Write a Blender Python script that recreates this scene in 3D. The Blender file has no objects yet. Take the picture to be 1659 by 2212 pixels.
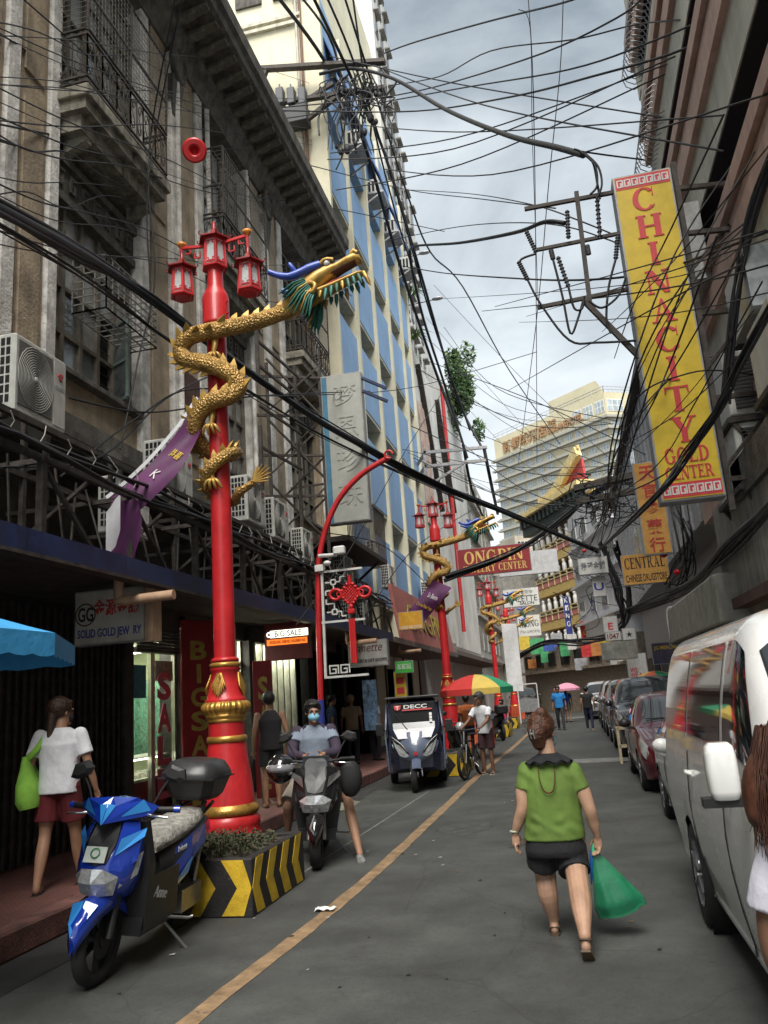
import bpy, bmesh, math, random
from mathutils import Vector as V, Matrix as MX
S = bpy.context.scene
COL = S.collection
R = math.radians
random.seed(7)
# ---------------------------------------------------------------- camera
PW, PH, FPX = 1659.0, 2212.0, 1740.0
YAW, PITCH, ROLL, EYE = R(12.0), R(13.0), R(4.15), 1.7
fwd = V((-math.sin(YAW)*math.cos(PITCH), math.cos(YAW)*math.cos(PITCH), math.sin(PITCH)))
rt0 = V((math.cos(YAW), math.sin(YAW), 0)); up0 = rt0.cross(fwd)
rt = rt0*math.cos(ROLL)-up0*math.sin(ROLL); upv = rt.cross(fwd)
cam = bpy.data.cameras.new('camera'); camo = bpy.data.objects.new('camera', cam); COL.objects.link(camo)
camo.matrix_world = MX(((rt.x, upv.x, -fwd.x, 0), (rt.y, upv.y, -fwd.y, 0), (rt.z, upv.z, -fwd.z, EYE), (0, 0, 0, 1)))
cam.sensor_fit = 'VERTICAL'; cam.sensor_height = 36; cam.lens = 36*FPX/PH; cam.clip_start = .05; cam.clip_end = 2000
S.camera = camo
# ---------------------------------------------------------------- sky and sun (bright overcast)
SUN_EL, SUN_AZ = R(58), R(168)      # azimuth from +Y towards +X
w = bpy.data.worlds.new('World'); S.world = w; w.use_nodes = True
nt = w.node_tree; nt.nodes.clear()
def wn(t): return nt.nodes.new(t)
sky = wn('ShaderNodeTexSky'); sky.sky_type = 'NISHITA'; sky.sun_disc = False
sky.sun_elevation = SUN_EL; sky.sun_rotation = SUN_AZ; sky.air_density = 1.2; sky.dust_density = 2.5
tc = wn('ShaderNodeTexCoord'); mp = wn('ShaderNodeMapping'); mp.inputs['Scale'].default_value = (1.0, 1.0, 2.2)
mp.inputs['Location'].default_value = (0.35, 0.1, 0.0)
n1 = wn('ShaderNodeTexNoise'); n1.inputs['Scale'].default_value = 2.1; n1.inputs['Detail'].default_value = 9; n1.inputs['Roughness'].default_value = .55
n1.inputs['Distortion'].default_value = .35
r1 = wn('ShaderNodeValToRGB'); r1.color_ramp.elements[0].position = .36; r1.color_ramp.elements[1].position = .70
r1.color_ramp.elements[0].color = (1.9, 2.25, 2.5, 1); r1.color_ramp.elements[1].color = (5.8, 6.2, 6.4, 1)
sep = wn('ShaderNodeSeparateXYZ'); hz = wn('ShaderNodeMapRange')
hz.inputs[1].default_value = .0; hz.inputs[2].default_value = .48; hz.inputs[3].default_value = 1.0; hz.inputs[4].default_value = 0.0
mul = wn('ShaderNodeMix'); mul.data_type = 'RGBA'; mul.blend_type = 'MIX'; mul.inputs[7].default_value = (8.6, 9.0, 9.1, 1)
hm = wn('ShaderNodeMath'); hm.operation = 'MULTIPLY'; hm.inputs[1].default_value = .8
mix = wn('ShaderNodeMix'); mix.data_type = 'RGBA'; mix.inputs[0].default_value = .88
bg = wn('ShaderNodeBackground'); bg.inputs['Strength'].default_value = .055; wo = wn('ShaderNodeOutputWorld')
L = nt.links.new
L(tc.outputs['Generated'], mp.inputs[0]); L(mp.outputs[0], n1.inputs['Vector']); L(n1.outputs['Fac'], r1.inputs[0])
L(tc.outputs['Generated'], sep.inputs[0]); L(sep.outputs['Z'], hz.inputs[0]); L(hz.outputs[0], hm.inputs[0]); L(hm.outputs[0], mul.inputs[0])
L(r1.outputs[0], mul.inputs[6]); L(sky.outputs[0], mix.inputs[6]); L(mul.outputs[2], mix.inputs[7])
L(mix.outputs[2], bg.inputs[0]); L(bg.outputs[0], wo.inputs[0])
sl = bpy.data.lights.new('sun', 'SUN'); sl.energy = 2.4; sl.angle = R(42); sl.color = (1, .96, .9)
so = bpy.data.objects.new('sun', sl); COL.objects.link(so)
sd = V((math.sin(SUN_AZ)*math.cos(SUN_EL), math.cos(SUN_AZ)*math.cos(SUN_EL), math.sin(SUN_EL)))
so.rotation_euler = (-sd).to_track_quat('-Z', 'Y').to_euler()
vs = S.view_settings; vs.view_transform = 'Standard'; vs.look = 'None'; vs.exposure = 1.72; vs.gamma = 1; vs.use_curve_mapping = False
S.cycles.max_bounces = 6; S.cycles.diffuse_bounces = 4; S.cycles.glossy_bounces = 3; S.cycles.transmission_bounces = 4; S.cycles.transparent_max_bounces = 6
S.cycles.use_adaptive_sampling = True; S.cycles.use_denoising = True
# ---------------------------------------------------------------- photo survey helpers: sight line met with a plane of the street
CAM = V((0, 0, EYE))
def _ray(px, py): return rt*(px-PW/2)-upv*(py-PH/2)+fwd*FPX
def _ax(px, py, i, v):
    d = _ray(px, py); return CAM+d*((v-CAM[i])/d[i])
def GX(px, py, x): return _ax(px, py, 0, x)
def GY(px, py, y): return _ax(px, py, 1, y)
def GZ(px, py, z=0): return _ax(px, py, 2, z)
# ---------------------------------------------------------------- materials
_M = {}
def M(name, col, rough=.6, metal=0., var=.18, scale=5., bump=0., bscale=60., streak=0., dirt=(.03, .026, .02), coat=0., emit=0., trans=0., spots=0., vscale=0., alpha=1., ior=1.45):
    if name in _M: return _M[name]
    m = bpy.data.materials.new(name); m.use_nodes = True; t = m.node_tree; b = t.nodes['Principled BSDF']; L = t.links.new
    N = t.nodes.new
    col = tuple(col)+(1,)
    b.inputs['Roughness'].default_value = rough; b.inputs['Metallic'].default_value = metal
    b.inputs['Base Color'].default_value = col; b.inputs['IOR'].default_value = ior
    if coat: b.inputs['Coat Weight'].default_value = coat; b.inputs['Coat Roughness'].default_value = .05
    if emit: b.inputs['Emission Color'].default_value = col; b.inputs['Emission Strength'].default_value = emit
    if trans: b.inputs['Transmission Weight'].default_value = trans
    if alpha < 1: b.inputs['Alpha'].default_value = alpha
    if var or bump or streak or spots:
        tc = N('ShaderNodeTexCoord')
    out = None
    if var:
        n = N('ShaderNodeTexNoise'); n.inputs['Scale'].default_value = scale; n.inputs['Detail'].default_value = 6; n.inputs['Roughness'].default_value = .65
        L(tc.outputs['Object'], n.inputs['Vector'])
        mx = N('ShaderNodeMix'); mx.data_type = 'RGBA'
        mx.inputs[6].default_value = tuple(max(0, c*(1-var*1.6)) for c in col[:3])+(1,); mx.inputs[7].default_value = tuple(min(1, c*(1+var*1.2)) for c in col[:3])+(1,)
        rp = N('ShaderNodeMapRange'); rp.inputs[1].default_value = .3; rp.inputs[2].default_value = .7
        L(n.outputs['Fac'], rp.inputs[0]); L(rp.outputs[0], mx.inputs[0]); out = mx.outputs[2]
        rr = N('ShaderNodeMapRange'); rr.inputs[1].default_value = .3; rr.inputs[2].default_value = .7
        rr.inputs[3].default_value = max(.03, rough-.09); rr.inputs[4].default_value = min(1, rough+.09); L(n.outputs['Fac'], rr.inputs[0]); L(rr.outputs[0], b.inputs['Roughness'])
    if streak:
        mp = N('ShaderNodeMapping'); mp.inputs['Scale'].default_value = (3.2, 3.2, .32); L(tc.outputs['Object'], mp.inputs[0])
        n = N('ShaderNodeTexNoise'); n.inputs['Scale'].default_value = 1.6; n.inputs['Detail'].default_value = 8; n.inputs['Roughness'].default_value = .7; L(mp.outputs[0], n.inputs['Vector'])
        rp = N('ShaderNodeMapRange'); rp.inputs[1].default_value = .46; rp.inputs[2].default_value = .72; rp.inputs[4].default_value = streak; L(n.outputs['Fac'], rp.inputs[0])
        mx = N('ShaderNodeMix'); mx.data_type = 'RGBA'; L(rp.outputs[0], mx.inputs[0])
        if out: L(out, mx.inputs[6])
        else: mx.inputs[6].default_value = col
        mx.inputs[7].default_value = tuple(dirt)+(1,); out = mx.outputs[2]
    if spots:
        n = N('ShaderNodeTexNoise'); n.inputs['Scale'].default_value = 14; n.inputs['Detail'].default_value = 5; n.inputs['Roughness'].default_value = .75; L(tc.outputs['Object'], n.inputs['Vector'])
        rp = N('ShaderNodeMapRange'); rp.inputs[1].default_value = .6; rp.inputs[2].default_value = .66; rp.inputs[4].default_value = spots; L(n.outputs['Fac'], rp.inputs[0])
        mx = N('ShaderNodeMix'); mx.data_type = 'RGBA'; L(rp.outputs[0], mx.inputs[0])
        if out: L(out, mx.inputs[6])
        else: mx.inputs[6].default_value = col
        mx.inputs[7].default_value = tuple(dirt)+(1,); out = mx.outputs[2]
    if out: L(out, b.inputs['Base Color'])
    if out and emit: L(out, b.inputs['Emission Color'])
    if bump:
        if vscale:
            n = N('ShaderNodeTexVoronoi'); n.inputs['Scale'].default_value = vscale; o = n.outputs['Distance']
        else:
            n = N('ShaderNodeTexNoise'); n.inputs['Scale'].default_value = bscale; n.inputs['Detail'].default_value = 5; o = n.outputs['Fac']
        L(tc.outputs['Object'], n.inputs['Vector'])
        bp = N('ShaderNodeBump'); bp.inputs['Strength'].default_value = bump; bp.inputs['Distance'].default_value = .02
        L(o, bp.inputs['Height']); L(bp.outputs[0], b.inputs['Normal'])
    _M[name] = m
    return m
# ---------------------------------------------------------------- mesh builder
def frame(o, x, up):
    x = V(x).normalized(); z = x.cross(V(up)).normalized(); y = z.cross(x)
    o = V(o); return MX(((x.x, y.x, z.x, o.x), (x.y, y.y, z.y, o.y), (x.z, y.z, z.z, o.z), (0, 0, 0, 1)))
LEFTWALL = lambda x, y, z: frame((x, y, z), (0, 1, 0), (0, 0, 1))     # a plane facing +x
FACECAM = lambda x, y, z: frame((x, y, z), (1, 0, 0), (0, 0, 1))      # a plane facing -y
RIGHTWALL = lambda x, y, z: frame((x, y, z), (0, -1, 0), (0, 0, 1))   # a plane facing -x
def TR(x=0, y=0, z=0, rx=0, ry=0, rz=0, s=1):
    return MX.Translation((x, y, z)) @ MX.Rotation(rz, 4, 'Z') @ MX.Rotation(ry, 4, 'Y') @ MX.Rotation(rx, 4, 'X') @ MX.Diagonal((s, s, s, 1))
class MB:
    def __init__(s, T=None): s.v = []; s.f = []; s.m = []; s.sm = []; s.T = T
    def add(s, vs, fs, mi=0, sm=False, T=None):
        k = len(s.v)
        T = T if T is not None else s.T
        s.v += [tuple(T @ V(p)) if T is not None else tuple(p) for p in vs]
        for f in fs: s.f.append([i+k for i in f]); s.m.append(mi); s.sm.append(sm)
        return s
    def box(s, x0, x1, y0, y1, z0, z1, mi=0, T=None, b=0.):
        if b:
            pr = [(x0+b, y0), (x1-b, y0), (x1, y0+b), (x1, y1-b), (x1-b, y1), (x0+b, y1), (x0, y1-b), (x0, y0+b)]
            cx, cy = (x0+x1)/2, (y0+y1)/2
            q = [(x+(b if x < cx else -b)*.8, y+(b if y < cy else -b)*.8) for x, y in pr]
            return s.loft([[(x, y, z0) for x, y in q], [(x, y, z0+b) for x, y in pr], [(x, y, z1-b) for x, y in pr], [(x, y, z1) for x, y in q]], mi=mi, T=T, sm=False)
        return s.add([(x0, y0, z0), (x1, y0, z0), (x1, y1, z0), (x0, y1, z0), (x0, y0, z1), (x1, y0, z1), (x1, y1, z1), (x0, y1, z1)],
                     [(0, 3, 2, 1), (4, 5, 6, 7), (0, 1, 5, 4), (1, 2, 6, 5), (2, 3, 7, 6), (3, 0, 4, 7)], mi, False, T)
    def bar(s, a, b, w, h=None, mi=0, up=(0, 0, 1)):
        a, b = V(a), V(b); h = h or w; d = b-a; l = d.length
        if l < 1e-6: return s
        if abs(d.normalized().dot(V(up))) > .98: up = (0, 1, 0)
        T = frame(a, d, up)
        if s.T is not None: T = s.T @ T
        return s.box(0, l, -h/2, h/2, -w/2, w/2, mi, T)
    def tube(s, pts, r, n=8, mi=0, caps=True, sq=None, sm=True, closed=False):
        pts = [V(p) for p in pts]; N = len(pts)
        rr = r if isinstance(r, (list, tuple)) else [r]*N
        t0 = (pts[1]-pts[0]).normalized(); a = V((0, 0, 1)) if abs(t0.z) < .9 else V((0, 1, 0))
        u = t0.cross(a).normalized(); rings = []; pt = t0
        for i in range(N):
            if closed: t = (pts[(i+1) % N]-pts[i-1])
            else: t = (pts[min(i+1, N-1)]-pts[max(i-1, 0)])
            t = t.normalized() if t.length > 1e-9 else pt
            u = (u-t*u.dot(t)); u = u.normalized() if u.length > 1e-6 else t.orthogonal().normalized(); w_ = t.cross(u)
            e = sq[i] if isinstance(sq, list) else (sq or 1.)
            rings.append([pts[i]+(u*math.cos(2*math.pi*k/n)+w_*math.sin(2*math.pi*k/n)*e)*rr[i] for k in range(n)]); pt = t
        if closed: rings.append(rings[0])
        return s.loft(rings, caps and not closed, mi, sm)
    def loft(s, rings, caps=True, mi=0, sm=True, T=None, closed=True):
        n = len(rings[0]); vs = [p for r_ in rings for p in r_]; fs = []
        for i in range(len(rings)-1):
            for k in range(n if closed else n-1):
                a = i*n+k; b = i*n+(k+1) % n; fs.append((a, b, b+n, a+n))
        s.add(vs, fs, mi, sm, T)
        if caps:
            k0 = len(rings)-1
            s.add(rings[0], [tuple(range(n-1, -1, -1))], mi, False, T); s.add(rings[k0], [tuple(range(n))], mi, False, T)
        return s
    def lathe(s, prof, n=20, T=None, mi=0, sm=True, caps=True, flute=None):
        rings = []
        for j, (r, z) in enumerate(prof):
            rings.append([(r*math.cos(2*math.pi*k/n), r*math.sin(2*math.pi*k/n), z) for k in range(n)])
        return s.loft(rings, caps, mi, sm, T)
    def ball(s, c, r, n=10, mi=0, T=None, sx=1, sy=1, sz=1):
        k = n//2+1
        prof = [(max(1e-4, math.sin(math.pi*i/k)), -math.cos(math.pi*i/k)) for i in range(k+1)]
        TT = MX.Translation(c) @ MX.Diagonal((r*sx, r*sy, r*sz, 1))
        if T is not None: TT = T @ TT
        elif s.T is not None: TT = s.T @ TT
        return s.lathe(prof, n, TT, mi, True, False)
    def poly(s, pts, th, T=None, mi=0):        # outline in the xy plane, extruded along z from 0 to th
        n = len(pts); a = sum(pts[i][0]*pts[(i+1) % n][1]-pts[(i+1) % n][0]*pts[i][1] for i in range(n))
        if a < 0: pts = pts[::-1]
        vs = [(p[0], p[1], 0) for p in pts]+[(p[0], p[1], th) for p in pts]
        fs = [tuple(range(n-1, -1, -1)), tuple(range(n, 2*n))]+[(i, (i+1) % n, n+(i+1) % n, n+i) for i in range(n)]
        return s.add(vs, fs, mi, False, T)
    def sheet(s, f, nu, nv, mi=0, sm=True, T=None):
        vs = [f(i/nu, j/nv) for i in range(nu+1) for j in range(nv+1)]
        return s.add(vs, [(i*(nv+1)+j, (i+1)*(nv+1)+j, (i+1)*(nv+1)+j+1, i*(nv+1)+j+1) for i in range(nu) for j in range(nv)], mi, sm, T)
    def mesh(s, name, mats):
        me = bpy.data.meshes.new(name); me.from_pydata(s.v, [], s.f)
        for m in (mats if isinstance(mats, (list, tuple)) else [mats]): me.materials.append(m)
        me.polygons.foreach_set('material_index', s.m); me.polygons.foreach_set('use_smooth', s.sm); me.update()
        return me
    def build(s, name, mats, parent=None, tagd=None):
        return link(name, s.mesh(name, mats), parent, tagd)
ROOT = {}
def link(name, me, parent=None, tagd=None):
    o = bpy.data.objects.new(name, me); COL.objects.link(o)
    if parent is not None:
        o.parent = parent
        p = parent
        while p is not None and p.name not in ROOT: p = p.parent
        if p is not None and p is parent and ROOT[p.name] is not None: o.matrix_parent_inverse = ROOT[p.name]
    if tagd: tag(o, *tagd)
    return o
def tag(o, label=None, cat=None, group=None, kind=None):
    for k, v in (('label', label), ('category', cat), ('group', group), ('kind', kind)):
        if v: o[k] = v
    return o
def thing(name, label, cat, loc=(0, 0, 0), rz=0, group=None, world=False):
    """an Empty at the thing's base; world=True: its parts are written in street coordinates"""
    o = bpy.data.objects.new(name, None); COL.objects.link(o); o.empty_display_size = .1
    o.location = loc; o.rotation_euler = (0, 0, rz); tag(o, label, cat, group)
    ROOT[o.name] = (MX.Translation(loc) @ MX.Rotation(rz, 4, 'Z')).inverted() if world else None
    return o
def dup(root, loc, rz=0, label=None, scale=1, group=None):
    def cp(o, parent):
        c = o.copy(); COL.objects.link(c); c.parent = parent
        for ch in o.children: cp(ch, c)
        return c
    r_ = cp(root, None); r_.location = loc; r_.rotation_euler = (0, 0, rz); r_.scale = (scale,)*3
    if label: r_['label'] = label
    if group: r_['group'] = group
    return r_
_txt = {}
def text(name, s, T, h, mat, parent=None, width=None, ext=.004, bold=0., shear=0., align='CENTER', space=1., tagd=None):
    """lettering h tall, centred on the origin of frame T, facing T's +z"""
    key = (s, bold, shear, space, align)
    if key not in _txt:
        c = bpy.data.curves.new('t', 'FONT'); c.body = s; c.align_x = align; c.align_y = 'CENTER'; c.size = 1; c.resolution_u = 3
        c.offset = bold; c.shear = shear; c.space_character = space
        o = bpy.data.objects.new('t', c); COL.objects.link(o)
        me = bpy.data.meshes.new_from_object(o); bpy.data.objects.remove(o)
        vs = [v.co.copy() for v in me.vertices]; fs = [tuple(p.vertices) for p in me.polygons]; bpy.data.meshes.remove(me)
        xs = [v.x for v in vs]; ys = [v.y for v in vs]
        _txt[key] = (vs, fs, min(xs), max(xs), min(ys), max(ys))
    vs, fs, x0, x1, y0, y1 = _txt[key]
    sy = h/(y1-y0); sx = (width/(x1-x0)) if width else sy
    cx = (x0+x1)/2 if align == 'CENTER' else x0
    mb = MB(T)
    fr = [((v.x-cx)*sx, (v.y-(y0+y1)/2)*sy, ext) for v in vs]
    mb.add(fr, fs)
    ed = {}
    for f in fs:
        for i in range(len(f)):
            a, b = f[i], f[(i+1) % len(f)]
            if (b, a) in ed: del ed[(b, a)]
            else: ed[(a, b)] = 1
    k = len(vs); bk = [(p[0], p[1], 0) for p in fr]
    mb.add(fr+bk, [(b, a, a+k, b+k) for a, b in ed])
    return mb.build(name, mat, parent, tagd)
def catenary(a, b, sag, n=14):
    a, b = V(a), V(b)
    return [a.lerp(b, i/n)-V((0, 0, 4*sag*(i/n)*(1-i/n))) for i in range(n+1)]
def spline(pts, n=8, closed=False):
    P = [V(p) for p in pts]; N = len(P); out = []
    for i in range(N if closed else N-1):
        g_ = (lambda k: P[k % N]) if closed else (lambda k: P[min(max(k, 0), N-1)])
        p0, p1, p2, p3 = g_(i-1), g_(i), g_(i+1), g_(i+2)
        for j in range(n):
            t = j/n
            out.append(.5*((2*p1)+(p2-p0)*t+(2*p0-5*p1+4*p2-p3)*t*t+(3*p1-p0-3*p2+p3)*t**3))
    if not closed: out.append(P[-1])
    return out
def lerp(a, b, t): return a+(b-a)*t
# serif capitals for painted sign lettering: outlines in a unit-high box
def serif(ch):
    st, th, sf = .21, .07, .06
    def stem(x, w=st, y0=0, y1=1): return [[(x, y0), (x+w, y0), (x+w, y1), (x, y1)], [(x-.07, y0), (x+w+.07, y0), (x+w+.07, y0+sf), (x-.07, y0+sf)], [(x-.07, y1-sf), (x+w+.07, y1-sf), (x+w+.07, y1), (x-.07, y1)]]
    def arc(cx, cy, ro, rio, ry, a0, a1, n=18):
        o = [(cx+ro*math.cos(R(a0+(a1-a0)*i/n)), cy+ry*math.sin(R(a0+(a1-a0)*i/n))) for i in range(n+1)]
        i_ = [(cx+rio*math.cos(R(a0+(a1-a0)*i/n)), cy+(ry-th)*math.sin(R(a0+(a1-a0)*i/n))) for i in range(n+1)]
        return [[o[k], o[k+1], i_[k+1], i_[k]] for k in range(n)]
    if ch == 'I': return stem(.07), .35
    if ch == 'H': return stem(.07)+stem(.6)+[[(.2, .47), (.65, .47), (.65, .54), (.2, .54)]], .88
    if ch == 'N': return [[(.07, 0), (.15, 0), (.15, 1), (.07, 1)], [(.03, 1), (.3, 1), (.82, 0), (.62, 0)], [(.72, 0), (.82, 0), (.82, 1), (.74, 1)], [(0, 0), (.26, 0), (.26, sf), (0, sf)], [(.6, 1-sf), (.92, 1-sf), (.92, 1), (.6, 1)], [(0, 1-sf), (.2, 1-sf), (.2, 1), (0, 1)]], .92
    if ch == 'A': return [[(.1, 0), (.18, 0), (.47, .93), (.42, 1)], [(.42, 1), (.48, 1), (.86, 0), (.62, 0)], [(.2, .3), (.66, .3), (.64, .37), (.22, .37)], [(0, 0), (.3, 0), (.3, sf), (0, sf)], [(.52, 0), (.95, 0), (.95, sf), (.52, sf)]], .95
    if ch == 'T': return stem(.33)[:2]+[[(0, .93), (.87, .93), (.87, 1), (0, 1)], [(0, .72), (.05, .72), (.1, 1), (0, 1)], [(.82, .72), (.87, .72), (.87, 1), (.77, 1)]], .87
    if ch == 'Y': return stem(.36, y1=.5)[:2]+[[(.08, 1), (.32, 1), (.57, .45), (.36, .45)], [(.48, .45), (.57, .45), (.85, 1), (.76, 1)], [(0, 1-sf), (.42, 1-sf), (.42, 1), (0, 1)], [(.65, 1-sf), (.95, 1-sf), (.95, 1), (.65, 1)]], .95
    if ch == 'L': return stem(.07)+[[(.2, 0), (.72, 0), (.72, th), (.2, th)], [(.66, 0), (.72, 0), (.72, .28), (.68, .28)]], .75
    if ch == 'E': return stem(.07)+[[(.2, 0), (.72, 0), (.72, th), (.2, th)], [(.2, 1-th), (.7, 1-th), (.7, 1), (.2, 1)], [(.2, .48), (.55, .48), (.55, .55), (.2, .55)], [(.66, 0), (.72, 0), (.72, .27), (.68, .27)], [(.64, .76), (.68, .76), (.7, 1), (.64, 1)], [(.52, .38), (.56, .38), (.56, .65), (.52, .65)]], .76
    if ch in 'CG':
        p = arc(.45, .5, .45, .24, .52, 42, 318)+[[(.74, .62), (.79, .62), (.79, 1), (.76, 1)]]
        return p+([[(.6, .42), (.95, .42), (.95, .48), (.6, .48)], [(.68, .06), (.86, .06), (.86, .45), (.68, .45)]] if ch == 'G' else [[(.76, .2), (.8, .24), (.74, .12), (.7, .14)]]), (.95 if ch == 'G' else .85)
    if ch == 'O': return arc(.45, .5, .45, .23, .52, 0, 360, 28), .9
    if ch == 'D': return stem(.07)+arc(.3, .5, .55, .34, .5, -90, 90), .88
    if ch in 'PR': return stem(.07)+arc(.3, .73, .42, .24, .27, -90, 90, 12)+([[(.4, .48), (.55, .5), (.88, 0), (.64, 0)], [(.6, 0), (.95, 0), (.95, sf), (.6, sf)]] if ch == 'R' else []), (.92 if ch == 'R' else .75)
    if ch == 'J': return [[(.25, .1), (.46, .1), (.46, 1), (.25, 1)], [(.18, 1-sf), (.53, 1-sf), (.53, 1), (.18, 1)]]+arc(.23, .1, .23, .1, .2, 180, 360, 8), .55
    if ch == 'W': return serif_w(), 1.3
    return [], .4
def serif_w(): return [[(.05, 1), (.28, 1), (.48, 0), (.38, 0)], [(.4, 0), (.47, 0), (.7, 1), (.62, 1)], [(.5, 1), (.72, 1), (.95, 0), (.84, 0)], [(.87, 0), (.94, 0), (1.2, 1), (1.12, 1)], [(0, .94), (.34, .94), (.34, 1), (0, 1)], [(1.0, .94), (1.3, .94), (1.3, 1), (1.0, 1)]]
def serif_text(name, s, T, h, mat, parent, width=None, ext=.006, gap=.1):
    xs, x = [], 0
    for ch in s: xs.append(x); x += serif(ch)[1]+gap
    x -= gap; sx = (width/x) if width else h
    mb = MB(T); q = 0
    for ch, x0 in zip(s, xs):
        for pl in serif(ch)[0]:
            q += 1
            mb.poly([((a+x0-x/2)*sx, (b-.5)*h) for a, b in pl], ext+.00015*(q % 5))
    return mb.build(name, mat, parent)
# ================================================================ materials used widely
asph = M('asphalt', (.066, .069, .064), .8, var=.28, scale=1.3, bump=.35, bscale=140, spots=.35, dirt=(.035, .035, .034))
t = asph.node_tree; b = t.nodes['Principled BSDF']; tcn = t.nodes.new('ShaderNodeTexCoord'); src = b.inputs['Base Color'].links[0].from_socket
for sc_, lo, hi, fac, c in ((110, .08, .3, .5, (.17, .17, .16, 1)), (24, .5, .75, .6, (.03, .031, .03, 1)), (.35, .42, .62, .55, (.03, .031, .03, 1)), (2.2, .58, .72, .5, (.035, .034, .032, 1)), (0.9, .6, .75, .3, (.13, .128, .118, 1))):
    if sc_ > 100: n = t.nodes.new('ShaderNodeTexVoronoi'); o = n.outputs['Distance']; lo, hi = hi, lo
    else: n = t.nodes.new('ShaderNodeTexNoise'); n.inputs['Detail'].default_value = 8; n.inputs['Roughness'].default_value = .7; o = n.outputs['Fac']
    n.inputs['Scale'].default_value = sc_; t.links.new(tcn.outputs['Object'], n.inputs['Vector'])
    r = t.nodes.new('ShaderNodeMapRange'); r.inputs[1].default_value = lo; r.inputs[2].default_value = hi; r.inputs[4].default_value = fac; t.links.new(o, r.inputs[0])
    mx = t.nodes.new('ShaderNodeMix'); mx.data_type = 'RGBA'; t.links.new(r.outputs[0], mx.inputs[0]); t.links.new(src, mx.inputs[6]); mx.inputs[7].default_value = c; src = mx.outputs[2]
nz = t.nodes.new('ShaderNodeTexNoise'); nz.inputs['Scale'].default_value = 1.1; nz.inputs['Detail'].default_value = 6; t.links.new(tcn.outputs['Object'], nz.inputs['Vector'])
va = t.nodes.new('ShaderNodeMix'); va.data_type = 'RGBA'; va.inputs[0].default_value = .22; t.links.new(tcn.outputs['Object'], va.inputs[6]); t.links.new(nz.outputs['Color'], va.inputs[7])
vo = t.nodes.new('ShaderNodeTexVoronoi'); vo.feature = 'DISTANCE_TO_EDGE'; vo.inputs['Scale'].default_value = .85; t.links.new(va.outputs[2], vo.inputs['Vector'])
r = t.nodes.new('ShaderNodeMapRange'); r.inputs[1].default_value = .0; r.inputs[2].default_value = .006; r.inputs[3].default_value = .38; r.inputs[4].default_value = 0; t.links.new(vo.outputs['Distance'], r.inputs[0])
mx = t.nodes.new('ShaderNodeMix'); mx.data_type = 'RGBA'; t.links.new(r.outputs[0], mx.inputs[0]); t.links.new(src, mx.inputs[6]); mx.inputs[7].default_value = (.022, .022, .021, 1); src = mx.outputs[2]
t.links.new(src, b.inputs['Base Color'])
mYel = M('worn_yellow_line', (.25, .165, .09), .75, var=.3, scale=6, spots=.95, dirt=(.07, .065, .06), bump=.2)
mPave = M('red_pavement', (.13, .052, .042), .75, var=.3, scale=3, bump=.4, bscale=70, spots=.3)
mKerb = M('kerb_red_worn', (.17, .075, .062), .8, var=.35, scale=4, bump=.4, bscale=40, streak=.6, dirt=(.05, .045, .04), spots=.4)
mConc = M('concrete', (.26, .25, .23), .85, var=.25, scale=2.5, bump=.3, streak=.55, dirt=(.06, .055, .05))
mConcD = M('concrete_sooty', (.12, .11, .095), .9, var=.4, scale=3, bump=.5, bscale=30, streak=.7, dirt=(.012, .011, .01))
mBrown = M('brown_plaster_panel', (.33, .265, .185), .88, var=.28, scale=2.2, bump=.5, bscale=25, spots=.45, streak=.5, dirt=(.10, .08, .055))
mWhiteP = M('peeling_white_paint', (.62, .605, .565), .85, var=.3, scale=4, bump=.6, bscale=22, spots=.7, streak=.45, dirt=(.24, .215, .17))
mSteel = M('rusty_dark_steel', (.07, .06, .052), .7, .3, var=.4, scale=9, bump=.2, spots=.5, dirt=(.09, .045, .025))
mGal = M('galvanised_steel', (.33, .33, .33), .5, .6, var=.2, scale=10)
mBlack = M('black_rubber', (.012, .012, .012), .55, var=.2)
mDark = M('dark_interior', (.012, .011, .011), .9, var=.3)
mGlassD = M('dark_window_glass', (.02, .025, .028), .08, var=0, coat=.4)
mGlassG = M('grey_window_glass', (.15, .165, .16), .12, var=.35, scale=2.5, coat=.3)
mGlassW = M('dusty_frosted_glass', (.28, .28, .255), .35, var=.3, scale=3, streak=.5, dirt=(.15, .13, .1))
mFrame = M('weathered_window_frame', (.13, .115, .09), .8, var=.3)
mRed = M('glossy_red_paint', (.50, .02, .024), .4, var=.16, scale=3, coat=.15, streak=.35, dirt=(.22, .012, .014), spots=.12)
mGold = M('gold_paint', (.45, .25, .055), .33, .55, var=.25, scale=8, bump=.15, bscale=50)
mWhite = M('white_enamel', (.62, .62, .59), .4, var=.1, streak=.25, dirt=(.3, .28, .24))
mACw = M('white_air_conditioner_casing', (.52, .52, .48), .45, var=.12, streak=.35, dirt=(.25, .22, .17))
mCream = M('cream_stucco', (.66, .62, .46), .85, var=.1, scale=.8, bump=.15, streak=.28, dirt=(.3, .27, .2))
mBlueL = M('light_blue_panel', (.22, .37, .59), .6, var=.12, scale=.9, streak=.35, dirt=(.14, .22, .33))
mBlueD = M('dark_blue_awning', (.03, .075, .23), .6, var=.2, scale=3)
mRedS = M('sign_red', (.44, .022, .026), .5, var=.15, streak=.25, dirt=(.2, .02, .02))
mYelS = M('sign_yellow', (.62, .44, .03), .5, var=.1, streak=.2, dirt=(.4, .25, .02))
mCable = M('black_cable_sheath', (.013, .013, .015), .6, var=.2)

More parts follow.
